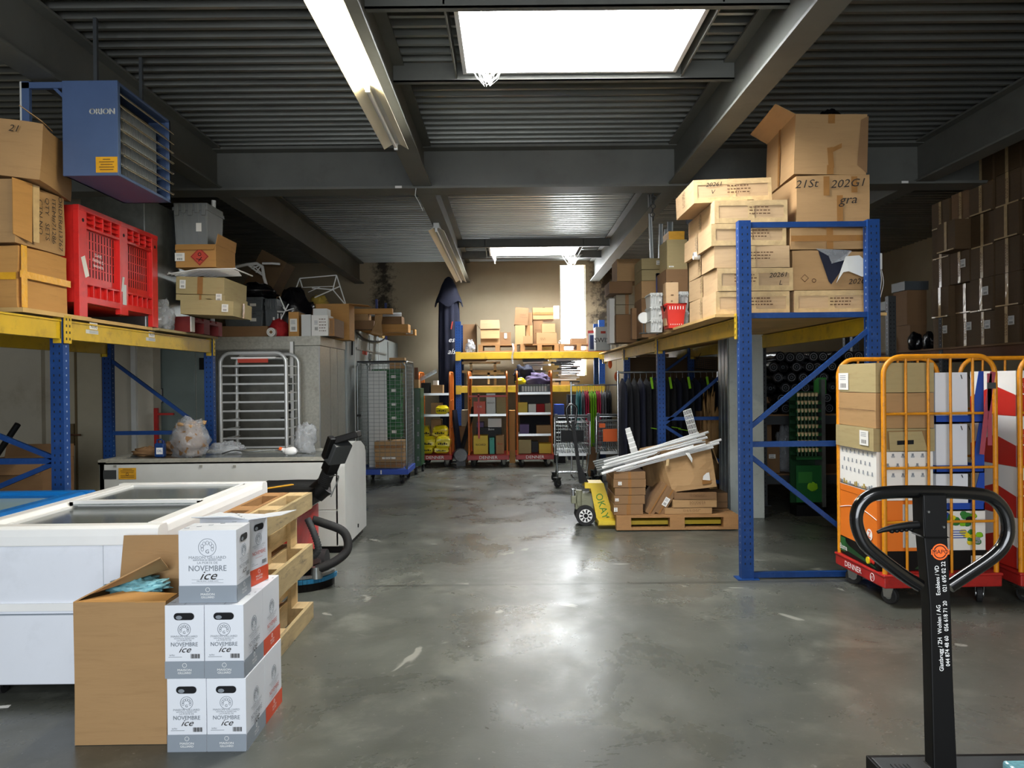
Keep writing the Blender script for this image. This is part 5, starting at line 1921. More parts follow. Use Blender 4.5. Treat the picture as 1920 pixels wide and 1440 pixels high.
A = {'a': (562, 522), 'b': (631, 516), 'c': (555, 541), 'd': (649, 573), 'e': (624, 543), 'f': (585, 540), 'g': (567, 539)}
for u1, u2 in ('ab', 'ac', 'bd', 'be', 'ag', 'fe', 'ed'):
    L3([A[u1], A[u2]], .009, 'web', Yw, 6)
L3([(624, 543), (590, 558)], .009, 'web', Yw, 6); L3([(624, 543), (637, 537)], .009, 'web', Yw, 6); L3([(567, 539), (590, 538), (624, 537)], .006, 'web', Yw + .1, 6); L3([(578, 548), (600, 538)], .006, 'web', Yw, 6)
L3([(649, 573), (650, 602)], .009, 'web', Yw, 6)
o = mb.build('wire_easel'); o.location = o_; tag(o, 'white thin wire frame shaped like a roof under the beam', 'wire frame')
# long things lying across the cabinet row
def LG(lab, a, b, yt, yb_, Y, dep, k, z0, st=None):
    xb_ = PY(b, yt, Y).x
    return carton(lab, min(PY(a, yt, Y).x, cx1 - .45), xb_, Y, dep, z0, PY(b, yt, Y).z - PY(b, yb_, Y).z, tint=k, tape=None, n=3, sticker=st)
g4 = LG('dark flattened carton at the near end of the cabinet row', 655, 700, 598, 614, 11.6, .3, 'card_dark', Z1)
g5 = LG('folded brown carton above the dark flattened one on the cabinets', 663, 690, 588, 600, 11.62, .27, 'card', top(g4))
g0_ = LG('long brown carton end behind the blue posts', 655, 735, 578, 588, 11.64, .12, 'card_orange', top(g5))
g2_ = LG('long brown carton jutting out over cabinet row, lower', 690, 765, 597, 612, 12.4, .3, 'card_orange', Z1)
g1_ = LG('long brown carton jutting out over the cabinet row, upper', 675, 753, 583, 597, 12.4, .3, 'card_dark', top(g2_))
g3_ = LG('narrow carton end with white label overhanging the far cabinet', 733, 778, 605, 616, 13.2, .2, 'card_orange', Z1, (.92, .5, .12, .07))
for i in range(4):
    p, q = wp(640 + i * 4, 584 - i * 2.5, 12.42 + i * .06), wp(752, 579 - i * 1.5, 12.42 + i * .06)
    mb = MB(); mb.slab((0, 0, 0), q - p, .05, .025, 'alu'); o = mb.build('metal_channel'); o.location = (p.x, 12.44 + i * .06, top(g1_) + .02)
    tag(o, 'pale metal channel lying across the cartons on the cabinet row', 'metal channel', 'metal channels on the cabinet row')
for a, yt in ((712, 561), (728, 568)):
    YY = 13.7 if a == 712 else 14.7; p = wp(a, 600, YY); mb = MB(); mb.box(-.02, .02, -.02, .02, 0, wp(a, yt, YY).z - Z1, 'blue_dark'); o = mb.build('steel_post'); o.location = (min(p.x, cx1 - .01), YY, Z1)
    tag(o, 'short dark blue steel post standing on the cabinet row, %s' % ('taller one' if a == 712 else 'shorter one'), 'post')
sheet([wp(697, 625, 11.5), wp(716, 631, 11.5), wp(718, 588, 11.7), wp(704, 587, 11.7)], 'card', 'cardboard_sheet', 'curved torn cardboard sheet standing up on the cabinet row', 'cardboard', .006, amp=.03)
a, b = wp(716, 620, 14.4), wp(737, 634, 14.4)
mb = MB()
for i in range(4): mb.box(i * .035, i * .035 + .025, 0, .3, 0, .12, 'osb')
mb.box(0, .14, -.01, 0, .09, .11, 'osb'); mb.box(0, .14, -.01, 0, .02, .04, 'osb')
o = mb.build('wooden_crate'); o.location = (a.x - .12, 14.4, Z1); tag(o, 'small slatted wooden crate on the cabinet row', 'crate')

# ---------------------------------------------------------------- baking trolley
ty = 8.75
tx0, tx1 = PY(414, 760, ty).x, PY(537, 760, ty).x
tzt = PY(470, 662, ty).z
tw = tx1 - tx0
t = thing('baking_trolley', 'aluminium baking tray trolley behind the long freezer', 'tray trolley', ((tx0 + tx1) / 2, ty, 0))
for y in (0, .52):
    mb = MB(); pts = hoop(tw, tzt, .02, .12, .12); mb.tube([(p[0], y, p[2]) for p in pts], .022, 'alu', 10); mb.tube([(-tw / 2, y, .25), (tw / 2, y, .25)], .018, 'alu', 8); mb.build('tube_frame', t)
mb = MB(); mb.box(-tw / 2 + .12, tw / 2 - .12, .0, .5, tzt - .065, tzt - .045, 'white_plastic'); mb.box(-tw / 2 + .2, tw / 2 - .2, -.012, 0, tzt - .11, tzt - .065, 'ink_red'); mb.build('top_bar', t)
nr = 15
for i in range(nr):
    z = tzt - .145 - i * .103
    if z < .3: break
    mb = MB(); mb.box(-tw / 2 + .015, tw / 2 - .015, -.006, .012, z - .010, z + .010, 'alu')
    mb.box(-tw / 2 + .015, -tw / 2 + .035, 0, .52, z - .010, z + .004, 'alu'); mb.box(tw / 2 - .035, tw / 2 - .015, 0, .54, z - .010, z + .004, 'alu'); mb.build('tray_rail', t)
for x in (-tw / 2 + .03, tw / 2 - .03):
    for y in (.0, .52): castor(t, x, y, .13, .055, .3)

# ---------------------------------------------------------------- mesh roll cage (grey wire) on blue base
ky = PZ(720, 908, 0).y
kx0, kx1 = PY(680, 800, ky).x - .07, PY(762, 800, ky).x
kzt = PY(700, 676, ky).z
t = thing('mesh_roll_cage', 'tall grey wire mesh roll cage on blue base by the cold cabinets', 'roll cage', ((kx0 + kx1) / 2, ky, 0))
w = (kx1 - kx0) / 2; dd = .85
mb = MB(); mb.box(-w - .02, w + .02, -.02, dd, .14, .22, 'ink_blue'); mb.build('base', t, .008)
mb = MB(); mb.rect((-.02, -.021, .18), (1, 0, 0), (0, 0, 1), .02, .06, 'paper'); mb.build('label', t)
for x, y in ((-w + .08, .08), (w - .08, .08), (-w + .08, dd - .1), (w - .08, dd - .1)): castor(t, x, y, .14, .06, .4)
for (o3, u3, wd3) in (((-w, 0, .24), (1, 0, 0), 2 * w), ((w, 0, .24), (0, 1, 0), dd - .02), ((-w, 0, .24), (0, 1, 0), dd - .02), ((-w, dd - .02, .24), (1, 0, 0), 2 * w)):
    mb = MB()
    wire_panel(mb, o3, u3, (0, 0, 1), wd3, kzt - .26, 12 if wd3 > .8 else 9, 28, .003, 'galv')
    O, U = Vector(o3), Vector(u3)
    mb.tube([O + U * 0 + Vector((0, 0, -.02)), O + Vector((0, 0, kzt - .33)), O + U * .06 + Vector((0, 0, kzt - .26)), O + U * (wd3 - .06) + Vector((0, 0, kzt - .26)), O + U * wd3 + Vector((0, 0, kzt - .33)), O + U * wd3 + Vector((0, 0, -.02))], .015, 'galv', 8)
    mb.build('mesh_panel', t)
mb = MB(); mb.box(-w, w, -.02, .01, kzt - .03, kzt - .005, 'black'); mb.box(-w - .01, -w + .05, -.03, -.01, 1.0, 1.03, 'black'); mb.build('strap', t)
# its load
z0 = .221
def K(lab, a, b, yt, yb_, k, dep=.4, zz_=None, **kw):
    q = cpx(lab, a, b, yt, yb_, ky + .12, dep, zz_, tint=k, n=3, **kw); return q
q = K('brown carton lowest in the mesh roll cage', 704, 755, 867, 890, 'card_dark', zz_=z0, tape='horiz', lines=[(.5, .6, .3, 2)])
q = K('brown carton second up in the mesh roll cage', 703, 755, 848, 867, 'card', zz_=top(q), tape=None, sticker=(.5, .4, .2, .03))
q = K('brown carton topmost of low stack in mesh roll cage', 702, 756, 828, 848, 'card', zz_=top(q), tape='horiz', lines=[(.5, .6, .3, 2)])
gg = [(706, 752, 732, 800), (706, 752, 690, 730)]
zc_ = .222
for i in range(7):
    a, b = PY(698, 760, ky + .55).x, PY(752, 760, ky + .55).x
    o = tote('dark green crate in the mesh roll cage stack, %s' % ('lowest', 'second up', 'third up', 'fourth up', 'fifth up', 'sixth up', 'topmost')[i], a, b, ky + .55, .26, zc_, .21, 'green_tote' if i > 1 else 'green_dark', group='green crates in the mesh cage')
    zc_ += .212
K('brown carton standing on the green crates in mesh cage', 722, 752, 710, 731, 'card', dep=.2, zz_=top(q) if False else None, tape=None).location.z = PY(735, 731, ky + .12).z
o = bpy.data.objects[[ob.name for ob in bpy.data.objects if ob.get('label', '') == 'brown carton standing on the green crates in mesh cage'][0]]
o.location.y = ky + .53; o.location.z = zc_ + .001; o['label'] = 'brown carton standing on the green crates in the mesh cage'
mb = MB(); mb.box(-.14, .14, 0, .02, 0, 1.45, 'off_white'); o = mb.build('white_board'); o.location = (kx0 + .24, ky + .3, z0); tag(o, 'pale upright board at the left inside the mesh roll cage', 'board')
# ================================================================== load of the right rack
YA = YR1 + .12
LN = [(.36, .62, .16, 3)]


def RA(lab, a, b, yt, yb_, z0, dep=.85, Y=YA, **kw):
    return cpx(lab, a, b, yt, yb_, Y, dep, z0, **kw)


ords = ('lowest', 'second', 'third', 'fourth', 'fifth', 'sixth')
z0 = ZRS
SA = [(1342, 1480, 547, 'edge front side', None), (1345, 1487, 503, 'edge front side', [('20261', .80, .68, .05), ('L', .83, .34, .05)]), (1339, 1480, 462, 'front side', None),
      (1334, 1474, 420, 'edge front side', None), (1340, 1476, 376, 'edge front side', None)]
prev = None
for i, (a, b, yt, tp, hnd) in enumerate(SA):
    c = RA('flat brown carton, %s up in the pale stack at the rack end' % ords[i] if i else 'flat brown carton, lowest in the pale stack at the rack end', a, b, yt, yt + 42, z0, tint='card_pale', tape=tp,
           side_text=True, lines=[(.62 if i != 1 else .36, .7, .16, 3)], hand=hnd, amp=.004, tapek='tape_clear', rz=(0, .02, -.01, .015, 0)[i])
    z0 = top(c) + .0
c = RA('flat brown carton tilted on top of the pale stack, under the beam', 1301, 1447, 338, 377, z0, dep=.62, Y=YA + .10, tint='card_pale', tape='front edge', lines=[(.58, .7, .18, 3)],
       hand=[('20261', .26, .78, .045), ('V', .24, .45, .045)], amp=.004, tapek='tape_clear', ry=-.03, side_text=True)
c.location.z = z0 + .01
# paper tube squeezed between the cartons
p = PY(1293, 482, YA + .5)
mb = MB(); mb.tube([(0, 0, 0), (-.05, 0, 0)], .03, 'paper', 14, caps=False); mb.tube([(0, 0, 0), (-.05, 0, 0)], .022, 'off_white', 14, caps=False)
o = mb.build('paper_tube'); o.location = (PY(1342, 482, YA).x - .012, YA + .45, p.z); tag(o, 'short white paper tube poking out of the pale carton stack', 'paper tube')
# second column
z0 = ZRS
c = RA('flat brown carton at the bottom, below the torn carton', 1489, 1628, 545, 585, z0, tint='card_pale', tape='front edge', lines=[(.62, .66, .16, 3)], tapek='tape_clear')
z0 = top(c)
c = RA('big torn brown carton spilling dark plastic-wrapped clothing', 1484, 1627, 470, 543, z0, dep=.7, tint='card', tape=None, amp=.018, n=8,
       hand=[('20261', .86, .2, .055)])
wq = PY(1627, 500, YA).x - PY(1484, 500, YA).x
hq = top(c) - z0
mb = MB(); mb.poly([(-.10, -.024, hq * .98), (.14, -.024, hq * .95), (.10, -.026, hq * .55), (.0, -.028, hq * .12), (-.02, -.028, hq * .2)], 'navy_cloth')
mb.poly([(-.12, -.030, hq * .99), (.16, -.030, hq * .93), (.10, -.04, hq * .7), (.0, -.036, hq * .62), (-.02, -.034, hq * .8)], 'clear_wrap'); mb.build('torn_opening', c)
mb = MB(); mb.poly([(.03, -.05, hq * .15), (.10, -.055, hq * .78), (.20, -.06, hq * .80), (.26, -.065, hq * .62), (.27, -.065, hq * .34), (.22, -.065, hq * .28), (.12, -.06, hq * .42), (.08, -.055, hq * .40)], 'off_white'); mb.build('torn_flap', c, solid=.004)
mb = MB(); mb.torus((-.20, -.025, hq * .28), .028, .003, 'ink_brown', 'y', 4, 4); mb.torus((-.13, -.025, hq * .22), .014, .003, 'ink_brown', 'y', 10, 4); mb.build('printed_symbols', c)
z0 = top(c) - .004
c = RA('squashed brown carton under the handwritten one, taped crosswise', 1482, 1627, 428, 468, z0, dep=.75, tint='card', tape='front horiz', amp=.014, n=7)
z0 = top(c) - .006
c = RA('large brown carton with black handwriting, below the topmost box', 1494, 1629, 329, 425, z0, dep=.8, tint='card', tape=None, amp=.006, n=6,
       hand=[('21St', .13, .83, .085), ('202G1', .70, .83, .085), ('gra', .70, .52, .095)], rz=-.03)
wq = .54; hq = top(c) - z0
mb = MB()
mb.rect((-.05, -.009, hq * .78), (1, 0, 0), (0, 0, 1), .045, hq * .36, 'tape'); mb.rect((.16, -.009, hq * .80), (1, 0, 0), (0, 0, 1), .045, hq * .3, 'tape'); mb.rect((.05, -.009, hq * .35), (1, 0, .02), (0, 0, 1), .045, hq * .5, 'tape')
mb.build('tape', c)
z0 = top(c)
c = RA('largest open brown carton on top of right stack below roof', 1489, 1622, 215, 320, z0, dep=.75, tint='card', tape='drop side', amp=.005, n=5, open_={'l': (.17, 62), 'b': (.26, 12)}, ry=.035, rz=-.05)
hq = top(c) - z0
mb = MB(); mb.rect((.0, -.0075, hq * .27), (1, 0, .18), (-.1, 0, 1), .042, hq * .34, 'tape'); mb.rect((.04, -.0080, hq * .43), (1, 0, .5), (0, 0, 1), .09, .035, 'tape')
mb.poly([(.20, -.0078, hq * .16), (.275, -.0078, .01), (.275, -.0078, hq * .96), (.22, -.0078, hq * .9)], 'card_dark'); mb.build('tape', c)
p = PY(1560, 205, YA + .3)
cloth_heap('black_bag', 'shiny black plastic bag showing above the largest open carton', 'plastic bag', (p.x, YA + .35, z0 + hq * .72), .10, .12, .17, 'black_bag', 5, .35)

# things further along the shelf
def RB(lab, a, b, yt, yb_, Y, dep=.4, z0=None, **kw):
    return cpx(lab, a, b, yt, yb_, Y, dep, ZRS if z0 is None else z0, **kw)
cB = RB('grey-brown lidded box behind the pale stack, beside white strips', 1251, 1288, 465, 505, 7.9, .4, tint='card_olive', tape=None, sticker=(.2, .1, .05, .04)); 
cB.location.z = ZRS
c0 = RB('dark brown carton below the lidded box behind pale stack', 1250, 1290, 505, 590, 7.85, .5, tint='card_dark', tape=None)
cB.location.z = top(c0); cB.scale = (1, 1, .36)
c = RB('thin yellow tray lying on the lidded box', 1254, 1284, 455, 464, 7.95, .3, tint='tape_yellow', tape=None, name='tray', cat='tray'); c.location.z = cB.location.z + (top(cB) - cB.location.z) * .36 + .002; c.scale = (1, 1, .10)
# red shopping basket with brown box in it
Yb = 7.42
bx0, bx1 = PY(1245, 590, Yb).x, PY(1280, 590, Yb).x
t = thing('shopping_basket', 'red plastic shopping basket at the edge of the right rack shelf', 'basket', ((bx0 + bx1) / 2, Yb, ZRS))
w = (bx1 - bx0) / 2; hb = .225
def frust(mb, w0, d0, w1, d1, h, k, th=.006):
    vs = []
    for (a, b, z) in ((w0, d0, 0), (w1, d1, h), (w1 - th, d1 - th, h), (w0 - th, d0 - th, th)):
        vs += [(-a, -b, z), (a, -b, z), (a, b, z), (-a, b, z)]
    fs = [(3, 2, 1, 0)]
    for l in range(3):
        for i in range(4):
            fs.append((l * 4 + i, l * 4 + (i + 1) % 4, l * 4 + 4 + (i + 1) % 4, l * 4 + 4 + i))
    fs.append((12, 13, 14, 15))
    mb.add(vs, fs, k)
mb = MB(); frust(mb, w * .75, .11, w, .15, hb, 'red_bright'); 
mb.tube([(-w, -.15, hb), (w, -.15, hb), (w, .15, hb), (-w, .15, hb)], .009, 'red_bright', 6, closed=True)
mb.build('basket_body', t)
mb = MB()
for i in range(6):
    x = -w * .7 + w * 1.4 * i / 5
    mb.rect((x, -.146 + .001, hb * .84), (1, 0, 0), (0, -.18, 1), .008, .03, 'ink_white')
    mb.rect((x * .8, -.118, hb * .15), (1, 0, 0), (0, -.18, 1), .006, .012, 'ink_white')
mb.build('slots', t)
mb = MB(); mb.tube([(-w - .008, 0, hb), (-w - .01, -.06, hb - .06), (-w - .008, -.10, hb - .03)], .006, 'black', 6); mb.build('handle', t)
c = RB('small tall brown carton standing in the red basket', 1249, 1272, 535, 570, Yb - .05, .14, tint='card_pale', tape='side', lines=[(.5, .7, .03, 3)]); c.location.z = ZRS + .03
# grey tote stack left of the basket
zc_ = ZRS
for i in range(3):
    h = .135
    a, b = PY(1220 + (2 - i) * 0, 600, 7.95).x, PY(1243, 600, 7.95).x
    tote('small light grey tote left of the red basket, %s' % ('lowest', 'middle one', 'topmost')[i], a, b, 7.95, .3, zc_, h, 'off_white', group='light grey totes beside the red basket')
    zc_ += h + .002
zc_ = ZRS
for i in range(2):
    a, b = PY(1275, 600, 7.60).x, PY(1292, 600, 7.60).x
    tote('light grey tote squeezed behind the red basket, %s' % ('lower', 'upper')[i], a, b, 7.62, .2, zc_, .19, 'off_white', group='light grey totes behind the basket')
    zc_ += .192
# blue steel bracket frame
mb = MB(); Y_ = 8.4
p, q = PY(1232, 600, Y_), PY(1282, 600, Y_)
zt2 = PY(1240, 512, Y_).z
mb.box(0, .05, 0, .05, 0, zt2 - ZRS, 'blue_dark'); mb.box(0, q.x - p.x, 0, .05, zt2 - ZRS - .04, zt2 - ZRS, 'blue_dark'); mb.box(.09, .13, .1, .15, 0, zt2 - ZRS + .12, 'blue_dark')
o = mb.build('rack_end_frame'); o.location = (p.x, Y_, ZRS); tag(o, 'dark blue steel frame piece standing among boxes on the right shelf', 'frame')
# tall pale strips leaning
for i, (a, b, yt, lab) in enumerate(((1216, 1222, 365, 'tall grey metal strip leaning up to the roof beam'), (1224, 1231, 420, 'grey metal strip standing beside the tall leaning one'), (1234, 1240, 430, 'narrow grey panel standing in front of the wide panel'), (1239, 1250, 416, 'wide grey metal panel standing on the right shelf boxes'))):
    Y_ = 9.52 + i * .05
    p, q = PY(a + 8, 500, Y_), PY(b + 8, 500, Y_)
    zt2 = PY(a, yt, Y_).z
    mb = MB(); mb.box(0, q.x - p.x, 0, .03, 0, zt2 - ZRS, 'galv'); mb.box(0, .012, -.015, 0, 0, zt2 - ZRS, 'alu'); mb.box(q.x - p.x - .012, q.x - p.x, -.015, 0, 0, zt2 - ZRS, 'alu')
    o = mb.build('metal_strip'); o.location = (p.x, Y_, ZRS); o.rotation_euler = (0, -.03 if i == 0 else .02, 0); tag(o, lab, 'metal strip')
p = PY(1218, 420, 8.8)
mb = MB()
for i in range(7):
    mb.torus((math.sin(i) * .008, 0, -i * .045), .024, .005, 'dark_grey', 'y' if i % 2 else 'x', 10, 5)
o = mb.build('chain'); o.location = (p.x - .03, YX + .2, 3.53); tag(o, 'dark hanging chain below the roof beam at the right shelf', 'chain')
# stacks further back: columns
cols = [  # px0, px1, Y, list of (top y, tint, label)
    (1203, 1240, 8.95, [(560, 'card_dark', 'brown carton at the bottom of the stack holding metal strips'), (527, 'card', 'brown carton second up in the stack with the metal strips'), (506, 'card_olive', 'olive carton third up in the stack with the metal strips'), (485, 'card_olive', 'flat-lidded olive carton on top, white sticker at its corner')]),
    (1155, 1196, 10.1, [(590, 'card_dark', 'grey-brown carton at the bottom, beside the printed crate'), (572, 'card_grey', 'grey carton second up, beside the small taped parcel'), (553, 'card_grey', 'dark grey carton third up beneath the flat dark box')]),
]
for (a, b, Y, L4) in cols:
    z0 = ZRS
    for (yt, k, lab) in L4:
        c = cpx(lab, a, b, yt, yt + 25, Y, .5, z0, tint=k, tape=None if k != 'card_grey' else 'front', n=3, sticker=(.85, .6, .05, .05) if yt == 485 else None)
        z0 = top(c) + .001
zst = z0
c = cpx('flat dark box with pale printed left edge on grey cartons', 1143, 1186, 528, 553, 9.95, .5, zst, tint='card_dark', tape=None, n=3)
c = cpx('orange-brown open carton on the flat dark box near the beam', 1157, 1200, 486, 527, 9.95, .5, top(c), tint='card', tape=None, n=4, open_={'f': (.1, 120)})
c.location.z = top(c) - (top(c) - c.location.z)
for i, (a, b, yt, yb_, Y, k, lab) in enumerate(((1196, 1206, 575, 600, 9.75, 'green_dark', 'dark green folded tote beside the olive stack'), (1185, 1205, 578, 598, 9.3, 'card_dark', 'small taped parcel between grey cartons and green tote'))):
    RB(lab, a, b, yt, yb_, Y, .12, tint=k, tape=None, n=3)
t = thing('desk_fan', 'small white round lamp head standing beside the green tote', 'lamp', (PY(1207, 605, 8.2).x, 8.2, ZRS))
mb = MB(); mb.cyl((0, -.02, .17), (0, .03, .17), .06, 'paper', 20); mb.build('head', t)
mb = MB(); mb.cyl((0, 0, 0), (0, 0, .12), .008, 'dark_grey', 8); mb.cyl((0, 0, 0), (0, 0, .01), .05, 'dark_grey', 16); mb.build('stem', t)
# the printed crate SWISS and pictures at the far end of the shelf
Ys = 12.6
c = cpx('light grey carton printed SWISS at the far end of right shelf', 1117, 1145, 613, 653, Ys, .3, ZRS, tint='off_white', tape=None, n=3, amp=.002, text=[('SWISS', .5, .42, .11, 'ink')])
mb = MB(); mb.rect((.0, -.006, .29), (1, 0, 0), (0, 0, 1), .08, .04, 'ink_red'); mb.build('printed_logo', c)
mb = MB(); mb.box(0, .42, 0, .02, 0, .36, 'red_plastic'); mb.rect((.2, -.001, .18), (1, 0, 0), (0, 0, 1), .3, .2, 'ink_blue'); o = mb.build('picture_panel'); o.location = (PY(1102, 600, 13.2).x, 13.2, ZRS); tag(o, 'red and blue printed panel standing behind the SWISS carton', 'panel')
mb = MB(); mb.box(0, .30, 0, .02, 0, .30, 'ink_white'); mb.rect((.15, -.001, .15), (1, 0, 0), (0, 0, 1), .25, .24, 'blue_dark'); o = mb.build('picture_panel'); o.location = (PY(1103, 600, 12.95).x, 12.95, ZRS); tag(o, 'white-framed dark picture leaning left of the SWISS carton', 'panel')
c = cpx('grey carton with red corner just right of the SWISS one', 1146, 1152, 612, 650, 12.3, .3, ZRS, tint='off_white', tape=None, n=2)
c = cpx('tall stacked white printed carton beside the grey bottom carton', 1143, 1155, 560, 630, 10.25, .3, ZRS, tint='paper', tape=None, n=2)
# dark jacket behind the stack
p = PY(1277, 395, 7.5)
mb = MB(); mb.blob((0, 0, 0), .10, .12, .22, 'charcoal_cloth', .4, 3, 3, 20, 14); o = mb.build('dark_jacket'); o.location = (p.x + .05, 7.0, top(bpy.data.objects['carton']) * 0 + PY(1277, 405, 7.0).z); tag(o, 'dark jacket draped behind the top of the pale stack', 'jacket')

# cable with white clip hanging at the right post
mb = MB(); mb.box(-.012, .012, -.01, .01, -.12, 0, 'off_white'); mb.tube(smooth([(.0, 0, -.12), (.01, 0, -.2), (-.01, 0, -.33)]), .003, 'off_white', 5); mb.tube(smooth([(.01, 0, -.12), (.025, 0, -.22), (.0, 0, -.33)]), .003, 'off_white', 5)
o = mb.build('power_strip'); p = PY(1655, 475, YR1); o.location = (XRR + .062, YR1, p.z); tag(o, 'white clip and cord hanging on the right rack post', 'cord')

# ================================================================== dim storage at the far right
XD = 5.05
t = thing('pallet_rack', 'dim pallet rack at far right holding the dark cartons', 'pallet rack', (0, 0, 0))
ZD1 = PX(1742, 654, XD).z
for y in (6.4, 9.0, 11.6):
    post(t, XD + .06, y, 2.3, k='dark_grey'); post(t, XD + 1.1, y, 2.3, k='dark_grey')
for x in (XD + .05, XD + 1.1):
    for ya, yb in ((6.4, 9.0), (9.0, 11.6)):
        mb = MB(); mb.box(x - .025, x + .025, ya, yb, ZD1 - .14, ZD1 - .02, 'rust'); mb.build('beam', t)
mb = MB(); mb.box(XD, XD + 1.15, 6.4, 11.6, ZD1 - .02, ZD1, 'card_dark'); mb.build('shelf_board', t)
ycols = [(9.17, 8.80), (8.79, 8.42), (8.40, 7.99), (7.98, 7.58), (7.57, 7.20), (7.19, 6.8)]
names = ('one', 'two', 'three', 'four', 'five', 'six')
colname = ('nearest the dark racks', 'second from left', 'third from left', 'fourth from left', 'fifth from left', 'at the right picture edge')
rowname = ('lowest', 'second', 'third', 'fourth', 'fifth', 'sixth')
for ci, (yf, yn) in enumerate(ycols):
    z0 = ZD1
    hh5 = [.35, .33, .33, .33, .31, .36]
    n5 = 5 if ci in (0, 1) else 6
    for r_ in range(n5):
        h = hh5[r_] + (.02 * ((ci * 3 + r_) % 2))
        dx = RND.uniform(0, .03) + (.05 if (ci == 1 and r_ < 2) else 0) - (.14 if (ci == 1 and r_ == 3) else 0)
        lab = 'dim brown carton in the far right stack, column %s, %s up' % (colname[ci], rowname[r_])
        if r_ == 0: lab = 'dim brown carton in far right stack, column %s, bottom one' % colname[ci]
        c = carton(lab[:], XD + dx, XD + dx + .5, yn, yf - yn - .012, z0, h, tint='card_aged' if (ci, r_) != (1, 4) else 'card_dark', tape='side', tapek='tape_clear', n=3, group='dim cartons in the far right stack',  # shade of this corner is put into the carton colour
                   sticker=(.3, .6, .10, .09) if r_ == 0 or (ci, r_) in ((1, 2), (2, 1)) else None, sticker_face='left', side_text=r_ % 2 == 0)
        if r_ in (1, 3, 4):
            mb = MB(); mb.rect((-.25 - .006, (yf - yn) / 2, 0.008), (0, -1, 0), (0, 0, 1), yf - yn - .04, .014, 'tape_clear'); mb.build('tape_glint', c)
        z0 = top(c) + .001
# leaning darker cartons left of the stack
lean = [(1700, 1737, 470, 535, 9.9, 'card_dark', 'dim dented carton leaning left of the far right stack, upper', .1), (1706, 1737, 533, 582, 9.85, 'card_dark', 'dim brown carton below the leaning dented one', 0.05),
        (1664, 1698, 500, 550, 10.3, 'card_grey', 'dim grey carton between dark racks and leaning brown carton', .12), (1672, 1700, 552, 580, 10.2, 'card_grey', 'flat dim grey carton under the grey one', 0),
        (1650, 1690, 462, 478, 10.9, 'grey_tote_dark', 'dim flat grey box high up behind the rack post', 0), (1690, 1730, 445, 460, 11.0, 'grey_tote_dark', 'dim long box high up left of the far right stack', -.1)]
zl = {}
for i, (a, b, yt, yb_, Y, k, lab, ry) in enumerate(lean):
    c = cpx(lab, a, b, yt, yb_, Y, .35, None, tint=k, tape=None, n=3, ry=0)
    if i in (1, 3): c.location.z = ZD1
# rest them properly
def by_label(s):
    for ob in bpy.data.objects:
        if ob.get('label') == s: return ob
for up, lo in ((0, 1), (2, 3), (4, 2), (5, 0)):
    u_, l_ = by_label(lean[up][6]), by_label(lean[lo][6])
    u_.location.z = top(l_) + .001
    if up >= 4: u_.location.y = l_.location.y; u_.location.x = l_.location.x
# parcel wrapped in film low on the dim shelf
p = PX(1720, 630, XD + .1)
for i, (a, b) in enumerate(((1688, 1712), (1716, 1734))):
    q0, q1 = PY(a, 620, 9.75), PY(b, 620, 9.75)
    cloth_heap('wrapped_parcel', ('dark parcel with glinting film at the left end of the dim shelf', 'dark parcel with glinting film touching the dim carton stack')[i], 'parcel', ((q0.x + q1.x) / 2, 9.2 + .35, ZD1), (q1.x - q0.x) * .42, .12, .14, 'black_bag', 30 + i, .2)

# black wrapped rolls on the rack behind the concrete column
t = thing('pallet_rack', 'dark rack behind the concrete column filled with black rolls', 'pallet rack', (0, 0, 0))
ya, yb = 9.05, 10.0
xr0, xr1 = PY(1428, 700, ya).x, PY(1655, 700, ya).x
for x in (xr0, xr1 + .1):
    for y in (ya, yb): post(t, x, y, 2.45, k='dark_grey')
zr = PY(1500, 770, ya).z
for z in (zr - .06, .35):
    for y in (ya, yb): 
        mb = MB(); mb.box(xr0, xr1 + .1, y - .03, y + .03, z - .1, z, 'dark_grey'); mb.build('beam', t)
    mb = MB(); mb.box(xr0, xr1 + .1, ya, yb, z, z + .02, 'card_dark'); mb.build('shelf_board', t)
zr -= .04
rr_ = .068
k_ = 0
rown = ('bottom', 'second', 'third', 'fourth', 'fifth', 'sixth')
for row in range(6):
    n_ = 10 - (row % 2)
    for i in range(n_):
        x = xr0 + .13 + i * (xr1 - xr0 - .1) / 10 + (row % 2) * .07
        z = zr + rr_ + row * rr_ * 1.78
        mb = MB()
        dx, dz = RND.uniform(-.012, .012), RND.uniform(-.004, .004)
        yo = RND.uniform(-.12, .06)
        mb.tube([(0, 0, 0), (dx * 2, .3, 0), (0, .85, 0)], [rr_ * .93, rr_, rr_ * .95], 'black_bag', 12)
        o = mb.build('wrapped_roll'); o.location = (x + dx, ya + yo, z + dz)
        mb = MB(); mb.torus((0, -.002, 0), rr_ * .6, .005, 'grey_cloth' if RND.random() > .3 else 'black_bag', 'y', 12, 4); mb.torus((0, -.002, 0), rr_ * .25, .006, 'grey_tote_dark', 'y', 10, 4); mb.build('roll_end', o)
        tag(o, 'black plastic-wrapped roll lying in the %s row behind the concrete column' % rown[row], 'roll', 'black rolls in the %s row' % rown[row])
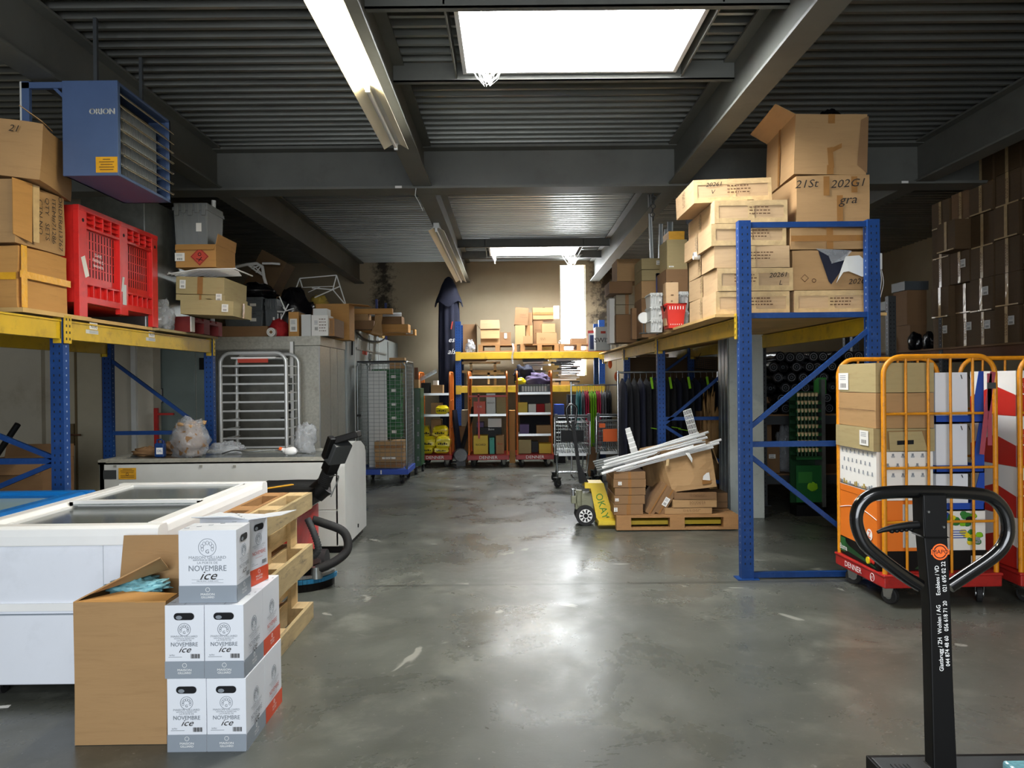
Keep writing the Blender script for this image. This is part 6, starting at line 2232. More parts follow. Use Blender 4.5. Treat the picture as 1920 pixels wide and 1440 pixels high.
# clutter on lower dark shelf
c = cpx('dim brown carton on lower dark shelf beside the column', 1432, 1446, 745, 790, 9.2, .4, .371, tint='card_dark', tape=None, n=3)
heap('clear_bag', 'grey plastic-wrapped bundle on lower dark shelf', 'bundle', 1455, 1490, 795, 830, 9.3, 'clear_wrap', .372, 7, .3, .15)
heap('dark_bundle', 'dark cloth bundle on lower dark shelf behind the seed stand', 'bundle', 1500, 1530, 798, 830, 9.4, 'charcoal_cloth', .372, 9, .3, .12)
c = cpx('dim carton with grey label low behind the diagonal brace', 1433, 1462, 835, 880, 9.1, .4, .371, tint='card_dark', tape=None, n=3, sticker=(.5, .6, .08, .05))

# green seed-packet stand
Yg = 8.3
g0, g1 = PY(1492, 800, Yg).x, PY(1543, 800, Yg).x
t = thing('seed_display', 'green display stand with rows of seed bottles behind the blue brace', 'display stand', ((g0 + g1) / 2, Yg, 0))
w = (g1 - g0) / 2
ztp = PY(1530, 708, Yg).z
mb = MB(); mb.box(-w, w, .18, .20, .1, ztp - .15, 'green_dark'); mb.box(-w, w, 0, .2, .0, .12, 'black'); mb.build('back_panel', t)
mb = MB(); mb.box(w - .02, w + .02, -.02, .2, .1, ztp - .02, 'galv'); mb.build('side_rail', t)
mb = MB(); mb.prism([(w - .07, ztp - .18), (w - .07, ztp - .04), (w - .03, ztp), (w + .06, ztp), (w + .06, ztp - .18)], 'y', .05, .07, 'ink_green'); mb.build('header_board', t)
mb = MB(); mb.rect((0, .0, .35), (1, 0, 0), (0, 0, 1), 2 * w, .4, 'green_tote'); mb.rect((-.05, -.002, .42), (1, 0, 0), (0, 0, 1), .15, .12, 'ink_green'); mb.blob((0.03, .0, .32), .06, .004, .05, 'lime_cloth', .3, 3, 1, 12, 8); mb.build('front_panel', t)
rows = 8
for r_ in range(rows):
    z = .62 + r_ * (ztp - .9) / (rows - 1)
    mb = MB(); mb.box(-w, w - .02, -.01, .17, z - .01, z + .03, 'green_dark'); mb.box(-w, w - .02, -.014, -.01, z - .005, z + .012, 'green_tote'); mb.build('shelf', t)
zrow = [.62 + r_ * (ztp - .9) / (rows - 1) for r_ in range(rows)]
bot = None
for r_ in range(rows):
    for i in range(6):
        if bot is None:
            bot = thing('seed_bottle', 'x', 'bottle', (0, 0, 0))
            mb = MB(); mb.cyl((0, 0, 0), (0, 0, .065), .012, 'green_dark', 8); mb.build('bottle_body', bot)
            mb = MB(); mb.cyl((0, -.02, .050), (0, -.03, .085), .017, 'cap_tan', 8); mb.build('bottle_cap', bot)
            b_ = bot
        else:
            b_ = copy_tree(bot)
        b_.location = (t.location.x - w + .03 + i * (2 * w - .06) / 6, Yg + .02, zrow[r_] + .031)
        b_['label'] = 'small dark bottle with tan cap, shelf %s of the green display stand' % ('one from the bottom', 'two from the bottom', 'three from the bottom', 'four from the bottom', 'four from the top', 'three from the top', 'two from the top', 'at the top')[r_]
        b_['group'] = 'bottles on display shelf ' + ('one', 'two', 'three', 'four', 'five', 'six', 'seven', 'eight')[r_]
# ================================================================== middle distance
# ---- loaded pallet on the yellow pallet jack
pf = PZ(1156, 997, 0)
PW0, PW1 = PY(1156, 990, pf.y).x, PY(1386, 990, pf.y).x
PYc = pf.y + .4
pallet('worn wooden pallet on the yellow jack, loaded with flattened old cartons', ((PW0 + PW1) / 2, PYc, .012), -.012, 'wood_brown')
ZP = .012 + .146
FYP = pf.y + .05


def PC(lab, a, b, yt, yb_, z0=ZP, dep=.5, dy=0, **kw):
    return cpx(lab, a, b, yt, yb_, FYP + dy, dep, z0, **kw)


z0 = ZP
small = [(1151, 1206, 946, 'lowest', (.06, .5, .035, .04)), (1152, 1209, 929, 'second', (.08, .5, .035, .03)), (1153, 1210, 915, 'third', None), (1150, 1211, 899, 'fourth', (.2, .5, .035, .035)), (1151, 1210, 885, 'topmost', None)]
for a, b, yt, nm, st in small:
    c = PC('small flat brown carton in the left pallet stack, %s' % nm, a, b, yt, yt + 16, z0, .55, tint='card_dark', tape='front', sticker=st, amp=.004, n=4, side_text=False)
    z0 = top(c)
zst = z0
# two narrow cartons leaning
for i, (a, lab, st) in enumerate(((1209, 'narrow brown carton leaning right of the small flat stack', None), (1227, 'narrow brown carton with sticker leaning under the crushed carton', (.5, .5, .05, .09)))):
    p = PY(a, 955, FYP + .0)
    c = carton(lab, p.x, p.x + .09, FYP + .02, .45, ZP, .34 - i * .06, tint='card_dark', tape='front', amp=.004, ry=.55, sticker=st)
# right flat ones
z0 = ZP
q = []
for a, b, yt, lab, k in ((1247, 1335, 953, 'flat torn brown carton, lowest under the big crushed one', 'card'), (1262, 1345, 937, 'flat printed brown carton, second under the big crushed one', 'card'), (1264, 1344, 924, 'flat dark carton just beneath the big crushed one', 'card_dark')):
    c = PC(lab, a, b, yt, yt + 18, z0, .6, tint=k, tape=None, lines=[(.55, .75, .16, 3)], amp=.008, n=5)
    z0 = top(c)
zr_ = z0
c1_ = cpx('plain brown carton at the back right corner of the pallet, lower', 1345, 1364, 942, 958, FYP + .35, .3, ZP, tint='card_dark', tape=None, n=3)
cpx('plain brown carton at the back right corner of the pallet, upper', 1345, 1364, 925, 942, FYP + .35, .3, top(c1_), tint='card_dark', tape=None, n=3)
# the big crushed carton: corners traced, with real depth
Yb0 = FYP + .02
fr = [PY(x, y, Yb0) for x, y in ((1261, 930), (1343, 919), (1336, 838), (1240, 855))]
zmin = min(p.z for p in fr)
org = Vector((fr[0].x, Yb0, zr_ + .002))
dz = zr_ + .002 - zmin
mb = MB()
F = [p - org + Vector((0, 0, dz)) for p in fr]
F[1] = F[1] + Vector((0, -.02, 0)); F[2] = F[2] + Vector((0, .10, 0)); F[3] = F[3] + Vector((0, .06, 0))
Bk = [F[0] + Vector((-.20, .40, .02)), F[1] + Vector((.03, .5, .0)), F[2] + Vector((.03, .5, .02)), F[3] + Vector((-.14, .40, .0))]
zlo = 0.0
V = F + Bk
N_ = 7
def grid(a, b, c, d, k, sd):
    vs, fs = [], []
    for i in range(N_ + 1):
        for j in range(N_ + 1):
            u, v = i / N_, j / N_
            p = (a * (1 - u) + b * u) * (1 - v) + (d * (1 - u) + c * u) * v
            e_ = 0 if i in (0, N_) or j in (0, N_) else 1
            p = p + noise.noise_vector(p * 5 + Vector((sd, 0, 0))) * .03 * e_
            p.z = max(p.z, 0)
            vs.append(p)
    for i in range(N_):
        for j in range(N_):
            e_ = i * (N_ + 1) + j
            fs.append((e_, e_ + N_ + 1, e_ + N_ + 2, e_ + 1))
    mb.add(vs, fs, k)
grid(V[0], V[1], V[2], V[3], 'card', 1); grid(V[1], V[5], V[6], V[2], 'card', 2); grid(V[4], V[0], V[3], V[7], 'card', 3); grid(V[3], V[2], V[6], V[7], 'card', 4); grid(V[5], V[4], V[7], V[6], 'card', 5)
mb.add([V[0], V[1], V[5], V[4]], [(3, 2, 1, 0)], 'card')
big = mb.build('crushed_carton'); big.location = org
tag(big, 'big crushed brown carton with torn hole tilting on the pallet', 'carton')
mb = MB(); a = V[3]; mb.poly([a, a + Vector((-.13, .38, -.0)), a + Vector((-.28, .30, -.14)), a + Vector((-.20, -.02, -.13))], 'card_in'); mb.build('flap', big, solid=.005)
mb = MB(); a = V[2]; mb.poly([a + Vector((0, 0, 0)), a + Vector((.03, .4, .02)), a + Vector((.12, .38, -.2)), a + Vector((.09, .02, -.22))], 'card'); mb.build('flap', big, solid=.005)
def onF(px, py, l=.035):
    p = PY(px, py, Yb0 + .02) - org + Vector((0, 0, dz)); p.y -= l; return p
mb = MB(); mb.poly([onF(1279, 848, -.01), onF(1288, 846, -.01), onF(1297, 867), onF(1296, 874), onF(1288, 862)], 'off_white'); mb.build('paper_strip', big, solid=.002)
mb = MB(); mb.poly([onF(1316, 906), onF(1330, 907), onF(1328, 892), onF(1323, 893), onF(1317, 899)], 'paper'); mb.build('torn_hole', big, solid=.002)
mb = MB(); mb.poly([onF(1315, 915), onF(1332, 912), onF(1333, 906), onF(1315, 905)], 'tape'); mb.poly([onF(1248, 868), onF(1254, 866), onF(1252, 880), onF(1247, 880)], 'tape_clear'); mb.build('tape', big, solid=.001)
# bundle of white strips
o_ = PY(1130, 880, FYP)
rs = random.Random(4)
strips = [((1132, 866), (1322, 815)), ((1133, 872), (1326, 820)), ((1129, 877), (1316, 826)), ((1131, 882), (1322, 828)), ((1140, 884), (1318, 834)), ((1150, 880), (1323, 833)), ((1164, 882), (1337, 838)), ((1168, 884), (1352, 824)), ((1135, 868), (1310, 812)), ((1146, 874), (1306, 824)), ((1128, 888), (1300, 836)), ((1155, 886), (1348, 830)), ((1138, 870), (1328, 810))]
ordn = ('first', 'second', 'third', 'fourth', 'fifth', 'sixth', 'seventh', 'eighth', 'ninth', 'tenth', 'eleventh', 'twelfth', 'thirteenth')
for i, (a, b) in enumerate(strips):
    Y_ = FYP - .02 + (i % 5) * .05
    p, q = PY(a[0], a[1], Y_), PY(b[0], b[1], Y_ + .05)
    mb = MB(); mb.slab((0, 0, 0), q - p, .03, .012, 'white_plastic' if i % 4 else 'alu', (0, -.3, 1)); mb.slab(Vector((0, 0, .008)), q - p + Vector((0, 0, .008)), .006, .008, 'white_plastic', (0, -.3, 1))
    o = mb.build('shelf_strip'); o.location = p
    tag(o, 'long white plastic strip in the bundle across the crushed carton', 'strip', 'white strips across the pallet load')
for i in range(5):
    a, b = (1112 + i * 2, 866 + i * 4), (1160 + i * 3, 855 + i * 4)
    p, q = PY(*a, FYP + .1), PY(*b, FYP + .12)
    mb = MB(); mb.slab((0, 0, 0), q - p, .022, .012, 'galv', (0, -.3, 1)); o = mb.build('metal_strip'); o.location = p
    tag(o, 'short dull grey metal strip at left end of the white bundle', 'metal strip', 'grey strips at the bundle end')
# grid pieces sticking out
def grille(lab, c, nx, nz, Y_, k='white_plastic'):
    P4 = [PY(x, y, Y_) for x, y in c]
    o0 = P4[0]; P4 = [p - o0 for p in P4]
    mb = MB()
    for i in range(nx + 1):
        u = i / nx
        mb.slab(P4[0].lerp(P4[1], u), P4[3].lerp(P4[2], u), .005, .008, k, (0, 1, 0))
    for i in range(nz + 1):
        u = i / nz
        mb.slab(P4[0].lerp(P4[3], u), P4[1].lerp(P4[2], u), .006, .01, k, (0, 1, 0))
    o = mb.build('plastic_grille'); o.location = o0; tag(o, lab, 'grille')
grille('white plastic grid panel standing up out of the pallet load', ((1293, 815), (1308, 812), (1295, 766), (1281, 771)), 6, 5, FYP + .3)
mb = MB(); P4 = [PY(x, y, FYP + .3) for x, y in ((1183, 850), (1196, 846), (1181, 801), (1172, 804))]; o0 = P4[0]; P4 = [p - o0 for p in P4]
mb.poly(P4, 'off_white')
for i in range(1, 5): 
    u = i / 5; mb.slab(P4[0].lerp(P4[3], u), P4[1].lerp(P4[2], u), .008, .006, 'white_plastic', (0, 1, 0))
o = mb.build('plastic_grating', None, solid=.006); o.location = o0; tag(o, 'pale translucent plastic panel leaning behind the white strips', 'panel')

# ---- yellow pallet jack
jy = PZ(1098, 987, 0).y + .05
jx = PY(1098, 985, jy).x
t = thing('pallet_jack', 'yellow pallet jack with black handle under the loaded pallet', 'pallet jack', (jx, jy, 0))
def J(px, py, dy=0): 
    p = PY(px, py, jy + dy) - t.location; p.y = dy; return p
for i, (dy) in enumerate((0.0, .17)):
    mb = MB(); mb.tube([(0, dy - .03, .105), (0, dy + .03, .105)], .102, 'rubber', 24); mb.build('wheel', t)
    if i == 0:
        w_ = mb
        m2 = MB(); m2.cyl((0, -.033, .105), (0, -.0305, .105), .068, 'ink_white', 20); m2.cyl((0, -.036, .105), (0, -.033, .105), .022, 'black', 14)
        for k in range(9):
            a = 2 * PI * k / 9
            m2.slab((math.cos(a) * .03, -.0345, .105 + math.sin(a) * .03), (math.cos(a) * .062, -.0345, .105 + math.sin(a) * .062), .016, .002, 'hole', (0, 1, 0))
        m2.build('hub', t)
mb = MB(); mb.box(-.10, .09, .03, .16, .16, .33, 'pump_grey'); mb.cyl((-.06, .05, .2), (-.06, .05, .36), .035, 'pump_grey', 12); mb.cyl((.04, .1, .1), (.04, .1, .2), .05, 'pump_grey', 12)
mb.box(-.14, -.08, .03, .12, .22, .30, 'pump_grey'); mb.cyl((-.12, .06, .27), (-.12, .06, .37), .018, 'steel', 10)
mb.build('pump_unit', t, .006)
mb = MB()
a, b = J(1113, 987), J(1155, 987)
prof = [J(1096, 905), J(1131, 905), J(1152, 975), J(1156, 987), J(1121, 987), J(1107, 915), J(1096, 915)]
mb.prism([(p.x, p.z) for p in prof], 'y', -.03, .0, 'yellow_jack')
mb.prism([(p.x, p.z) for p in prof], 'y', .20, .23, 'yellow_jack')
pr2 = [J(1096, 905), J(1131, 905), J(1131, 913), J(1096, 913)]
mb.prism([(p.x, p.z) for p in pr2], 'y', 0, .2, 'yellow_jack')
mb.build('body_plate', t, .006)
mb = MB(); c0 = J(1128, 948); mb.text('OKAY', .105, 'ink_green', (c0.x, -.032, c0.z), (.30, 0, -1), (1, 0, .30), sx=.95, lift=.0)
for v in mb.v: v.y = -.0315
c1 = J(1138, 973); mb.build('lettering', t)
mb = MB(); mb.torus((c1.x, -.032, c1.z), .018, .006, 'hole', 'y', 14, 6); mb.build('bolt', t)
for dy in (pf.y - jy + .12, pf.y - jy + .50):
    mb = MB(); mb.box(J(1118, 987).x, PW1 - jx - .1, dy - .0, dy + .17, .045, .085, 'yellow_jack'); mb.build('fork', t)
top_ = J(1075, 790); base_ = J(1090, 905)
mb = MB(); mb.slab(base_ + Vector((0, .08, 0)), top_ + Vector((0, .08, 0)), .035, .045, 'black', (0, 1, 0)); mb.build('drawbar', t)
mb = MB(); c0 = J(1073, 775)
pts = [(c0.x - .035, .08, c0.z - .12)] + [(c0.x + .055 * math.cos(PI - PI * i / 10), .08, c0.z + .03 + .06 * math.sin(PI * i / 10)) for i in range(11)] + [(c0.x + .035, .08, c0.z - .12), (c0.x, .08, c0.z - .17)]
mb.tube(pts + [pts[0]], .013, 'black_gloss', 8); mb.build('handle', t)
mb = MB(); p0_ = J(1092, 885); mb.poly([p0_ + Vector((-.03, .05, -.12)), p0_ + Vector((.07, .05, -.12)), p0_ + Vector((-.02, .05, .08))], 'black'); mb.build('gusset', t, solid=.02)


# ---- shopping carts
def shop_cart(label, x0, x1, y, sc=1.0, orange=False, rz=0):
    """front seen from its handle side; w = width"""
    w = (x1 - x0) / 2
    t = thing('shopping_cart', label, 'shopping cart', ((x0 + x1) / 2, y, 0), rz)
    k = 'galv'
    zt, zb = .98 * sc, .46 * sc
    mb = MB()
    d = .75
    for (o3, u3, n, wd, h) in (((-w, 0, zb), (1, 0, 0), 14, 2 * w, zt - zb - .05), ((-w * .8, d, zb + .08), (1, 0, 0), 12, 1.6 * w, zt - zb - .18)):
        wire_panel(mb, o3, u3, (0, 0, 1), wd, h, n, 6, .0035, k)
    wire_panel(mb, (-w, 0, zb), (.2 * w / d, 1, .10), (0, 0, 1), d, zt - zb - .12, 12, 6, .0035, k)
    wire_panel(mb, (w, 0, zb), (-.2 * w / d, 1, .10), (0, 0, 1), d, zt - zb - .12, 12, 6, .0035, k)
    wire_panel(mb, (-w, 0, zb), (1, 0, 0), (0, 1, .10), 2 * w, d, 12, 10, .0035, k)
    mb.build('wire_basket', t)
    mb = MB(); mb.tube([(-w - .02, 0, zb), (-w - .02, -.03, zt), (w + .02, -.03, zt), (w + .02, 0, zb)], .014, 'chrome', 8); mb.tube([(-w, -.03, zt - .07), (w, -.03, zt - .07)], .008, 'chrome', 8); mb.build('rim', t)
    mb = MB(); mb.cyl((-w, -.06, zt + .02), (w, -.06, zt + .02), .017, 'dark_grey', 12)
    for s_ in (-1, 1): mb.box(s_ * w - .02, s_ * w + .02, -.08, -.02, zt - .05, zt + .05, 'dark_grey')
    mb.build('handlebar', t)
    mb = MB()
    if orange: mb.box(-w * .65, w * .65, -.02, -.008, zb + .16, zb + .34, 'ink_orange'); 
    else: mb.box(-w * .7, w * .7, -.02, -.008, zb + .18, zb + .34, 'black')
    mb.build('child_seat', t)
    if orange:
        mb = MB(); mb.box(-w * .9, -w * .5, -.02, -.008, zb + .36, zb + .42, 'ink_orange'); mb.box(w * .5, w * .9, -.02, -.008, zb + .36, zb + .42, 'ink_orange'); mb.build('seat_label', t)
    mb = MB()
    for s_ in (-1, 1):
        mb.tube([(s_ * w, 0, zb), (s_ * w * .9, .1, .2), (s_ * w * .95, .02, .13)], .013, 'galv', 8); mb.tube([(s_ * w * .8, .3, zb), (s_ * w * .85, d - .05, .13)], .012, 'galv', 8); mb.tube([(s_ * w * .9, .1, .2), (s_ * w * .8, d - .05, .2)], .012, 'galv', 8)
    mb.tube([(-w * .9, .1, .2), (w * .9, .1, .2)], .014, 'chrome', 8); mb.build('chassis', t)
    mb = MB(); mb.box(-w * .85, w * .85, -.01, .0, zb - .02, zb + .02, 'alu'); mb.build('bottom_bar', t)
    for s_ in (-1, 1):
        for yy in (.02, d - .05):
            castor(t, s_ * w * .93, yy, .14, .058, .9 * s_)
    return t


sy_ = PZ(1040, 914, 0).y
shop_cart('grey wire shopping cart facing the aisle behind the pallet jack', PY(1043, 850, sy_).x, PY(1104, 850, sy_).x, sy_, 1.0)
shop_cart('wire shopping cart with orange seat plate beside the colourful clothes', PY(1121, 850, sy_ + .2).x, PY(1177, 850, sy_ + .2).x, sy_ + .2, 1.0, True)
c = cpx('open brown carton on floor between the two shopping carts', 1103, 1119, 838, 900, sy_ + 1.0, .3, 0, tint='card_dark', tape=None, n=3)

# ---- far roll containers, open side towards the camera
fy = PZ(900, 876, 0).y


def far_cart(label, a, b, Y, shelves, H=1.66):
    x0, x1 = PY(a, 800, Y).x, PY(b, 800, Y).x
    w_, d_ = .80, (x1 - x0)
    # frames stand along Y: rotate 90 deg so that local y runs to -x ... local x -> world y
    t = roll_container(label, (x1 - .02, Y + w_ / 2, 0), PI / 2, w=w_, d=d_ - .04, H=H, k='orange_cage', bars=4, rails=2, r=.016, text=False)
    for z in shelves:
        mb = MB()
        w2 = w_ - .04; d2 = d_ - .04
        mb.box(-w2 / 2, w2 / 2, .015, d2 - .015, z - .006, z, 'alu')
        mb.box(-w2 / 2 - .005, -w2 / 2, .015, d2 - .015, z - .02, z + .02, 'alu')
        mb.build('shelf', t)
    bs = [c_ for c_ in t.children if c_.name.startswith('base')][0]
    m = MB(); m.text('DENNER', .075, 'ink_white', (-w_ / 2 - .0262, d_ * .5 - .02, .168), (0, -1, 0), (0, 0, 1), sx=1.1, lift=.001); m.build('printed_logo', bs)
    return t, x0, x1


def fz(py, Y=None): return PY(950, py, Y or fy).z


tA, A0, A1 = far_cart('orange roll container filled with yellow bags beside the blue curtain', 784, 846, fy + .1, (fz(778), fz(738)))
tB, B0, B1 = far_cart('orange roll container with red strap, middle one of the far three', 877, 953, fy, (fz(778), fz(707)))
tC, C0, C1 = far_cart('orange roll container heaped with folded clothes, rightmost of the far three', 968, 1037, fy, (fz(816), fz(776), fz(738)))
ZB0 = .218
FC = lambda lab, a, b, yt, yb_, z0, k='card', dep=.3, dy=.12, **kw: cpx(lab, a, b, yt, yb_, fy + dy, dep, z0, tint=k, n=kw.pop('n', 3), tape=kw.pop('tape', None), **kw)
FC('yellow printed box at the bottom of the middle roll container', 888, 915, 817, 859, ZB0, 'box_yellow', text=[('RICARD', .5, .5, .05, 'ink')])
FC('narrow teal box beside the yellow printed box', 918, 927, 821, 857, ZB0, 'teal', lines=[(.5, .9, .03, 1)])
FC('brown box with red lettering right of the teal box', 930, 945, 817, 858, ZB0, 'card', text=[('Boni', .5, .55, .05, 'ink_red')])
fc_ = FC('black open fruit crate behind the yellow printed box', 893, 940, 802, 816, ZB0, 'black', dy=.45, text=[('Bama', .6, .93, .05, 'ink_white')])
zs = fz(778) + .002
FC('orange and white box on the middle shelf of far container', 888, 910, 753, 777, zs, 'band_orange', dy=.05, text=[('1.95', .5, .6, .05, 'ink_white')])
bb = FC('grey-white printed box between orange and brown boxes', 912, 929, 738, 777, zs, 'off_white', dy=.05, text=[('MONTI', .5, .55, .04, 'ink')])
FC('plain brown box on right of the middle shelf', 931, 949, 742, 777, zs, 'card_olive', dy=.05)
FC('pink and blue ball bag below the middle shelf', 894, 907, 792, 803, top(fc_) + .002, 'purple', dy=.48)
FC('white folded paper stack below the middle shelf', 915, 940, 785, 802, top(fc_) + .002, 'paper', dy=.48)
mb = MB(); w_ = (B1 - B0); mb.box(0, w_ - .04, -.012, 0, 0, .03, 'red_bright'); mb.box(.16, .19, -.012, 0, -.72, .05, 'red_bright'); o = mb.build('red_strap'); o.location = (B0 + .02, fy - .01, fz(744)); tag(o, 'red strap tied round the middle far roll container', 'strap')
# container C
FC('tall plain brown box at lower left of rightmost far container', 971, 996, 825, 858, ZB0, 'card_olive')
FC('orange-yellow box at the lower right of rightmost far container', 1011, 1034, 832, 855, ZB0, 'box_yellow')
FC('black box between brown and yellow boxes, rightmost far container', 997, 1009, 828, 857, ZB0, 'black', dy=.3)
FC('purple and white box on the lowest shelf of the rightmost container', 975, 992, 796, 814, fz(816) + .002, 'purple')
FC('brown flat box on lowest shelf right of the purple one', 1006, 1034, 798, 812, fz(816) + .002, 'card')
FC('yellow box on the middle shelf of the rightmost far container', 971, 989, 755, 775, fz(776) + .002, 'box_yellow', dy=.04)
FC('blue and white detergent box beside the yellow box', 991, 1005, 758, 775, fz(776) + .002, 'paper', dy=.04)
FC('dark red floral box on the middle shelf', 1006, 1021, 758, 775, fz(776) + .002, 'red_cloth', dy=.04)
FC('pale floral box at the right end of middle shelf', 1022, 1034, 757, 775, fz(776) + .002, 'card_grey', dy=.04)
FC('row of black boxes at back under the grey basket', 975, 1034, 741, 756, fz(776) + .002, 'black', dy=.4)
FC('row of dark jars at back of the lowest shelf', 975, 1034, 781, 797, fz(816) + .002, 'charcoal_cloth', dy=.45)
t = thing('slatted_basket', 'grey slotted plastic basket on top shelf of rightmost far container', 'basket', ((C0 + C1) / 2, fy + .05, fz(738) + .002))
w_ = (C1 - C0) / 2 - .05; hb = fz(721) - fz(738)
mb = MB(); mb.box(-w_, w_, 0, .006, 0, .03, 'grey_tote'); mb.box(-w_, w_, 0, .006, hb - .03, hb, 'grey_tote')
for i in range(12): mb.box(-w_ + i * 2 * w_ / 11 - .008, -w_ + i * 2 * w_ / 11 + .008, 0, .006, 0, hb, 'grey_tote')
mb.box(-w_, w_, .4, .406, 0, hb, 'grey_tote'); mb.box(-w_, w_, 0, .4, 0, .006, 'grey_tote'); mb.box(-w_, -w_ + .006, 0, .4, 0, hb, 'grey_tote'); mb.box(w_ - .006, w_, 0, .4, 0, hb, 'grey_tote'); mb.box(-w_ + .05, w_ - .05, .05, .35, .01, hb * .75, 'paper')
mb.build('basket_body', t)
zq_ = fz(738) + hb
cloth_heap('folded_clothes', 'heap of mauve folded clothes in the grey slotted basket', 'clothes', (PY(1010, 700, fy + .2).x, fy + .25, zq_), .22, .16, .12, 'mauve_cloth', 4, .4)
cloth_heap('folded_clothes', 'dark jacket lying on the shelf left of the mauve clothes', 'clothes', (PY(985, 700, fy + .4).x, fy + .5, zq_ + .01), .20, .16, .20, 'navy_cloth', 7, .5)
cloth_heap('yellow_bag', 'small yellow bag left of the mauve clothes', 'bag', (PY(976, 716, fy + .1).x, fy + .1, zq_), .09, .08, .07, 'yellow_bag', 9, .3)
# container A: yellow bags
def ybag(lab, a, b, yt, z0, dy, sd):
    p, q = PY(a, 820, fy + dy), PY(b, 820, fy + dy)
    h = PY(a, yt, fy + dy).z - z0
    mb = MB(); wb_ = (q.x - p.x) / 2
    mb.gbox(-wb_, wb_, -.13, .13, 0, h * .97, 'yellow_bag', 6, .022, sd, 6)
    for v in mb.v:
        e_ = max(abs(v.x) / wb_, abs(v.y) / .13)
        if e_ > .8: v.z = h * .48 + (v.z - h * .48) * (1 - (e_ - .8) * 2.2)
    o = mb.build('yellow_bag', None, .02); o.location = ((p.x + q.x) / 2, fy + dy, z0 + .022)
    tag(o, lab, 'bag', 'yellow supermarket bags')
    mb = MB()
    zz0 = .55 * h
    [mb.box(-.085 + q_ * .034, -.062 + q_ * .034, -.158, -.13, zz0 * .62, zz0 * (.78 + .12 * (q_ % 2)), 'ink') for q_ in range(5)]
    mb.build('printed_logo', o)
    return o
z_ = ZB0
ybag('yellow printed plastic bag lowest left in its roll container', 790, 813, 836, z_, .16, 1)
ybag('yellow printed plastic bag lowest right in its roll container', 815, 842, 838, z_, .16, 2)
ybag('yellow printed plastic bag, left one in second layer', 788, 817, 819, fz(843), .14, 3)
ybag('yellow printed plastic bag, right one in second layer', 818, 845, 819, fz(843), .14, 4)
ybag('yellow printed plastic bag at back left, higher than the others', 790, 806, 800, fz(825), .45, 5)
ybag('yellow printed plastic bag at back right, below the shelf', 812, 840, 800, fz(825), .45, 6)
ybag('small yellow bag lying on the middle shelf', 818, 842, 763, fz(778) + .002, .14, 7)
FC('brown open box on the middle shelf beside the yellow bag', 808, 828, 756, 777, fz(778) + .002, 'card', dy=.35)
FC('brown open box at lower level behind the yellow bags', 808, 827, 787, 803, ZB0, 'card', dy=.62)
FC('brown open box with white tubs on the top shelf', 808, 830, 722, 737, fz(738) + .002, 'card', dy=.2)
FC('black box with white diamonds at top of the yellow bag container', 790, 805, 718, 737, fz(738) + .002, 'black', dy=.2)
FC('white tub standing on the black box', 812, 820, 714, 722, fz(722) + .002, 'paper', dy=.25)
# dark green crates stack left of container A
gy_ = fy - 1.0
g0, g1 = PY(772, 800, gy_).x, PY(789, 800, gy_).x
mb = MB(); mb.box(0, g1 - g0, 0, .5, .14, PY(780, 728, gy_).z, 'green_dark')
t = thing('green_display', 'tall dark green panel box beside the mesh roll cage', 'display', (g0, gy_, 0))
mb.build('body', t, .01)
for i in range(5):
    p = PY(784, 768 + i * 23, gy_)
    mb = MB(); mb.rect((p.x - g0, -.001, p.z), (1, 0, 0), (0, 0, 1), .03, .07, 'grey_cloth'); mb.rect((p.x - g0, -.0015, p.z), (1, 0, 0), (0, 0, 1), .02, .012, 'green_dark'); mb.build('sticker', t)
for x, y in ((.05, .06), (.12, .44)): castor(t, x, y, .14, .05)
c = cpx('small brown box with flap on top of green panel box', 774, 785, 712, 727, gy_ + .1, .2, PY(780, 728, gy_).z, tint='card', tape=None, n=2)
mb = MB(); mb.box(0, .06, 0, .01, 0, .34, 'rust'); o = mb.build('brown_sign'); o.location = (PY(777, 710, gy_ + .36).x, gy_ + .36, PY(780, 728, gy_).z + .001); tag(o, 'narrow dark brown board standing on the green panel box', 'board')
mb = MB(); p, q = PY(785, 712, fy + .3), PY(818, 694, fy + .3); mb.slab((0, 0, 0), q - p, .05, .04, 'clear_wrap'); mb.slab((0, .05, -.03), q - p + Vector((0, .05, -.03)), .03, .03, 'galv'); o = mb.build('clear_tubes'); o.location = p; tag(o, 'clear plastic tubes sticking up above the yellow bag container', 'tubes')

# dark blue curtain / parasol
cy_ = 15.15
pth = [(847, 522, 8), (846, 540, 20), (845, 560, 28), (845, 569, 31)]
t = thing('closed_parasol', 'tall closed navy parasol with white script standing at far wall', 'parasol', (PY(843, 700, cy_).x, cy_, 0))
mb = MB()
prof = [(519, 2), (523, 7), (535, 13), (550, 18), (562, 23), (571, 26)]
rings = []
for py, r in prof:
    p = PY(846, py, cy_); rr_2 = r * cy_ / 1440
    rings.append([(math.cos(a) * rr_2 * (1 + .06 * math.sin(8 * a)), math.sin(a) * rr_2 * .6, p.z - (.06 * math.cos(4 * a) if py > 565 else 0)) for a in [2 * PI * i / 24 for i in range(24)]])
vs = [v for r in rings for v in r]
fs = [(i * 24 + j, i * 24 + (j + 1) % 24, (i + 1) * 24 + (j + 1) % 24, (i + 1) * 24 + j) for i in range(len(rings) - 1) for j in range(24)]
mb.add(vs, fs, 'navy_cloth', True)
mb.build('hood', t)
mb = MB(); rings = []
for py, r in ((560, 17), (600, 18), (650, 19), (700, 19), (760, 18), (800, 16), (815, 10)):
    p = PY(846, py, cy_); rr_2 = r * cy_ / 1440
    rings.append([(math.cos(a) * rr_2 * (1 + .13 * math.sin(9 * a)), math.sin(a) * rr_2 * .6 * (1 + .13 * math.sin(9 * a)), p.z) for a in [2 * PI * i / 40 for i in range(40)]])
vs = [v for r in rings for v in r]
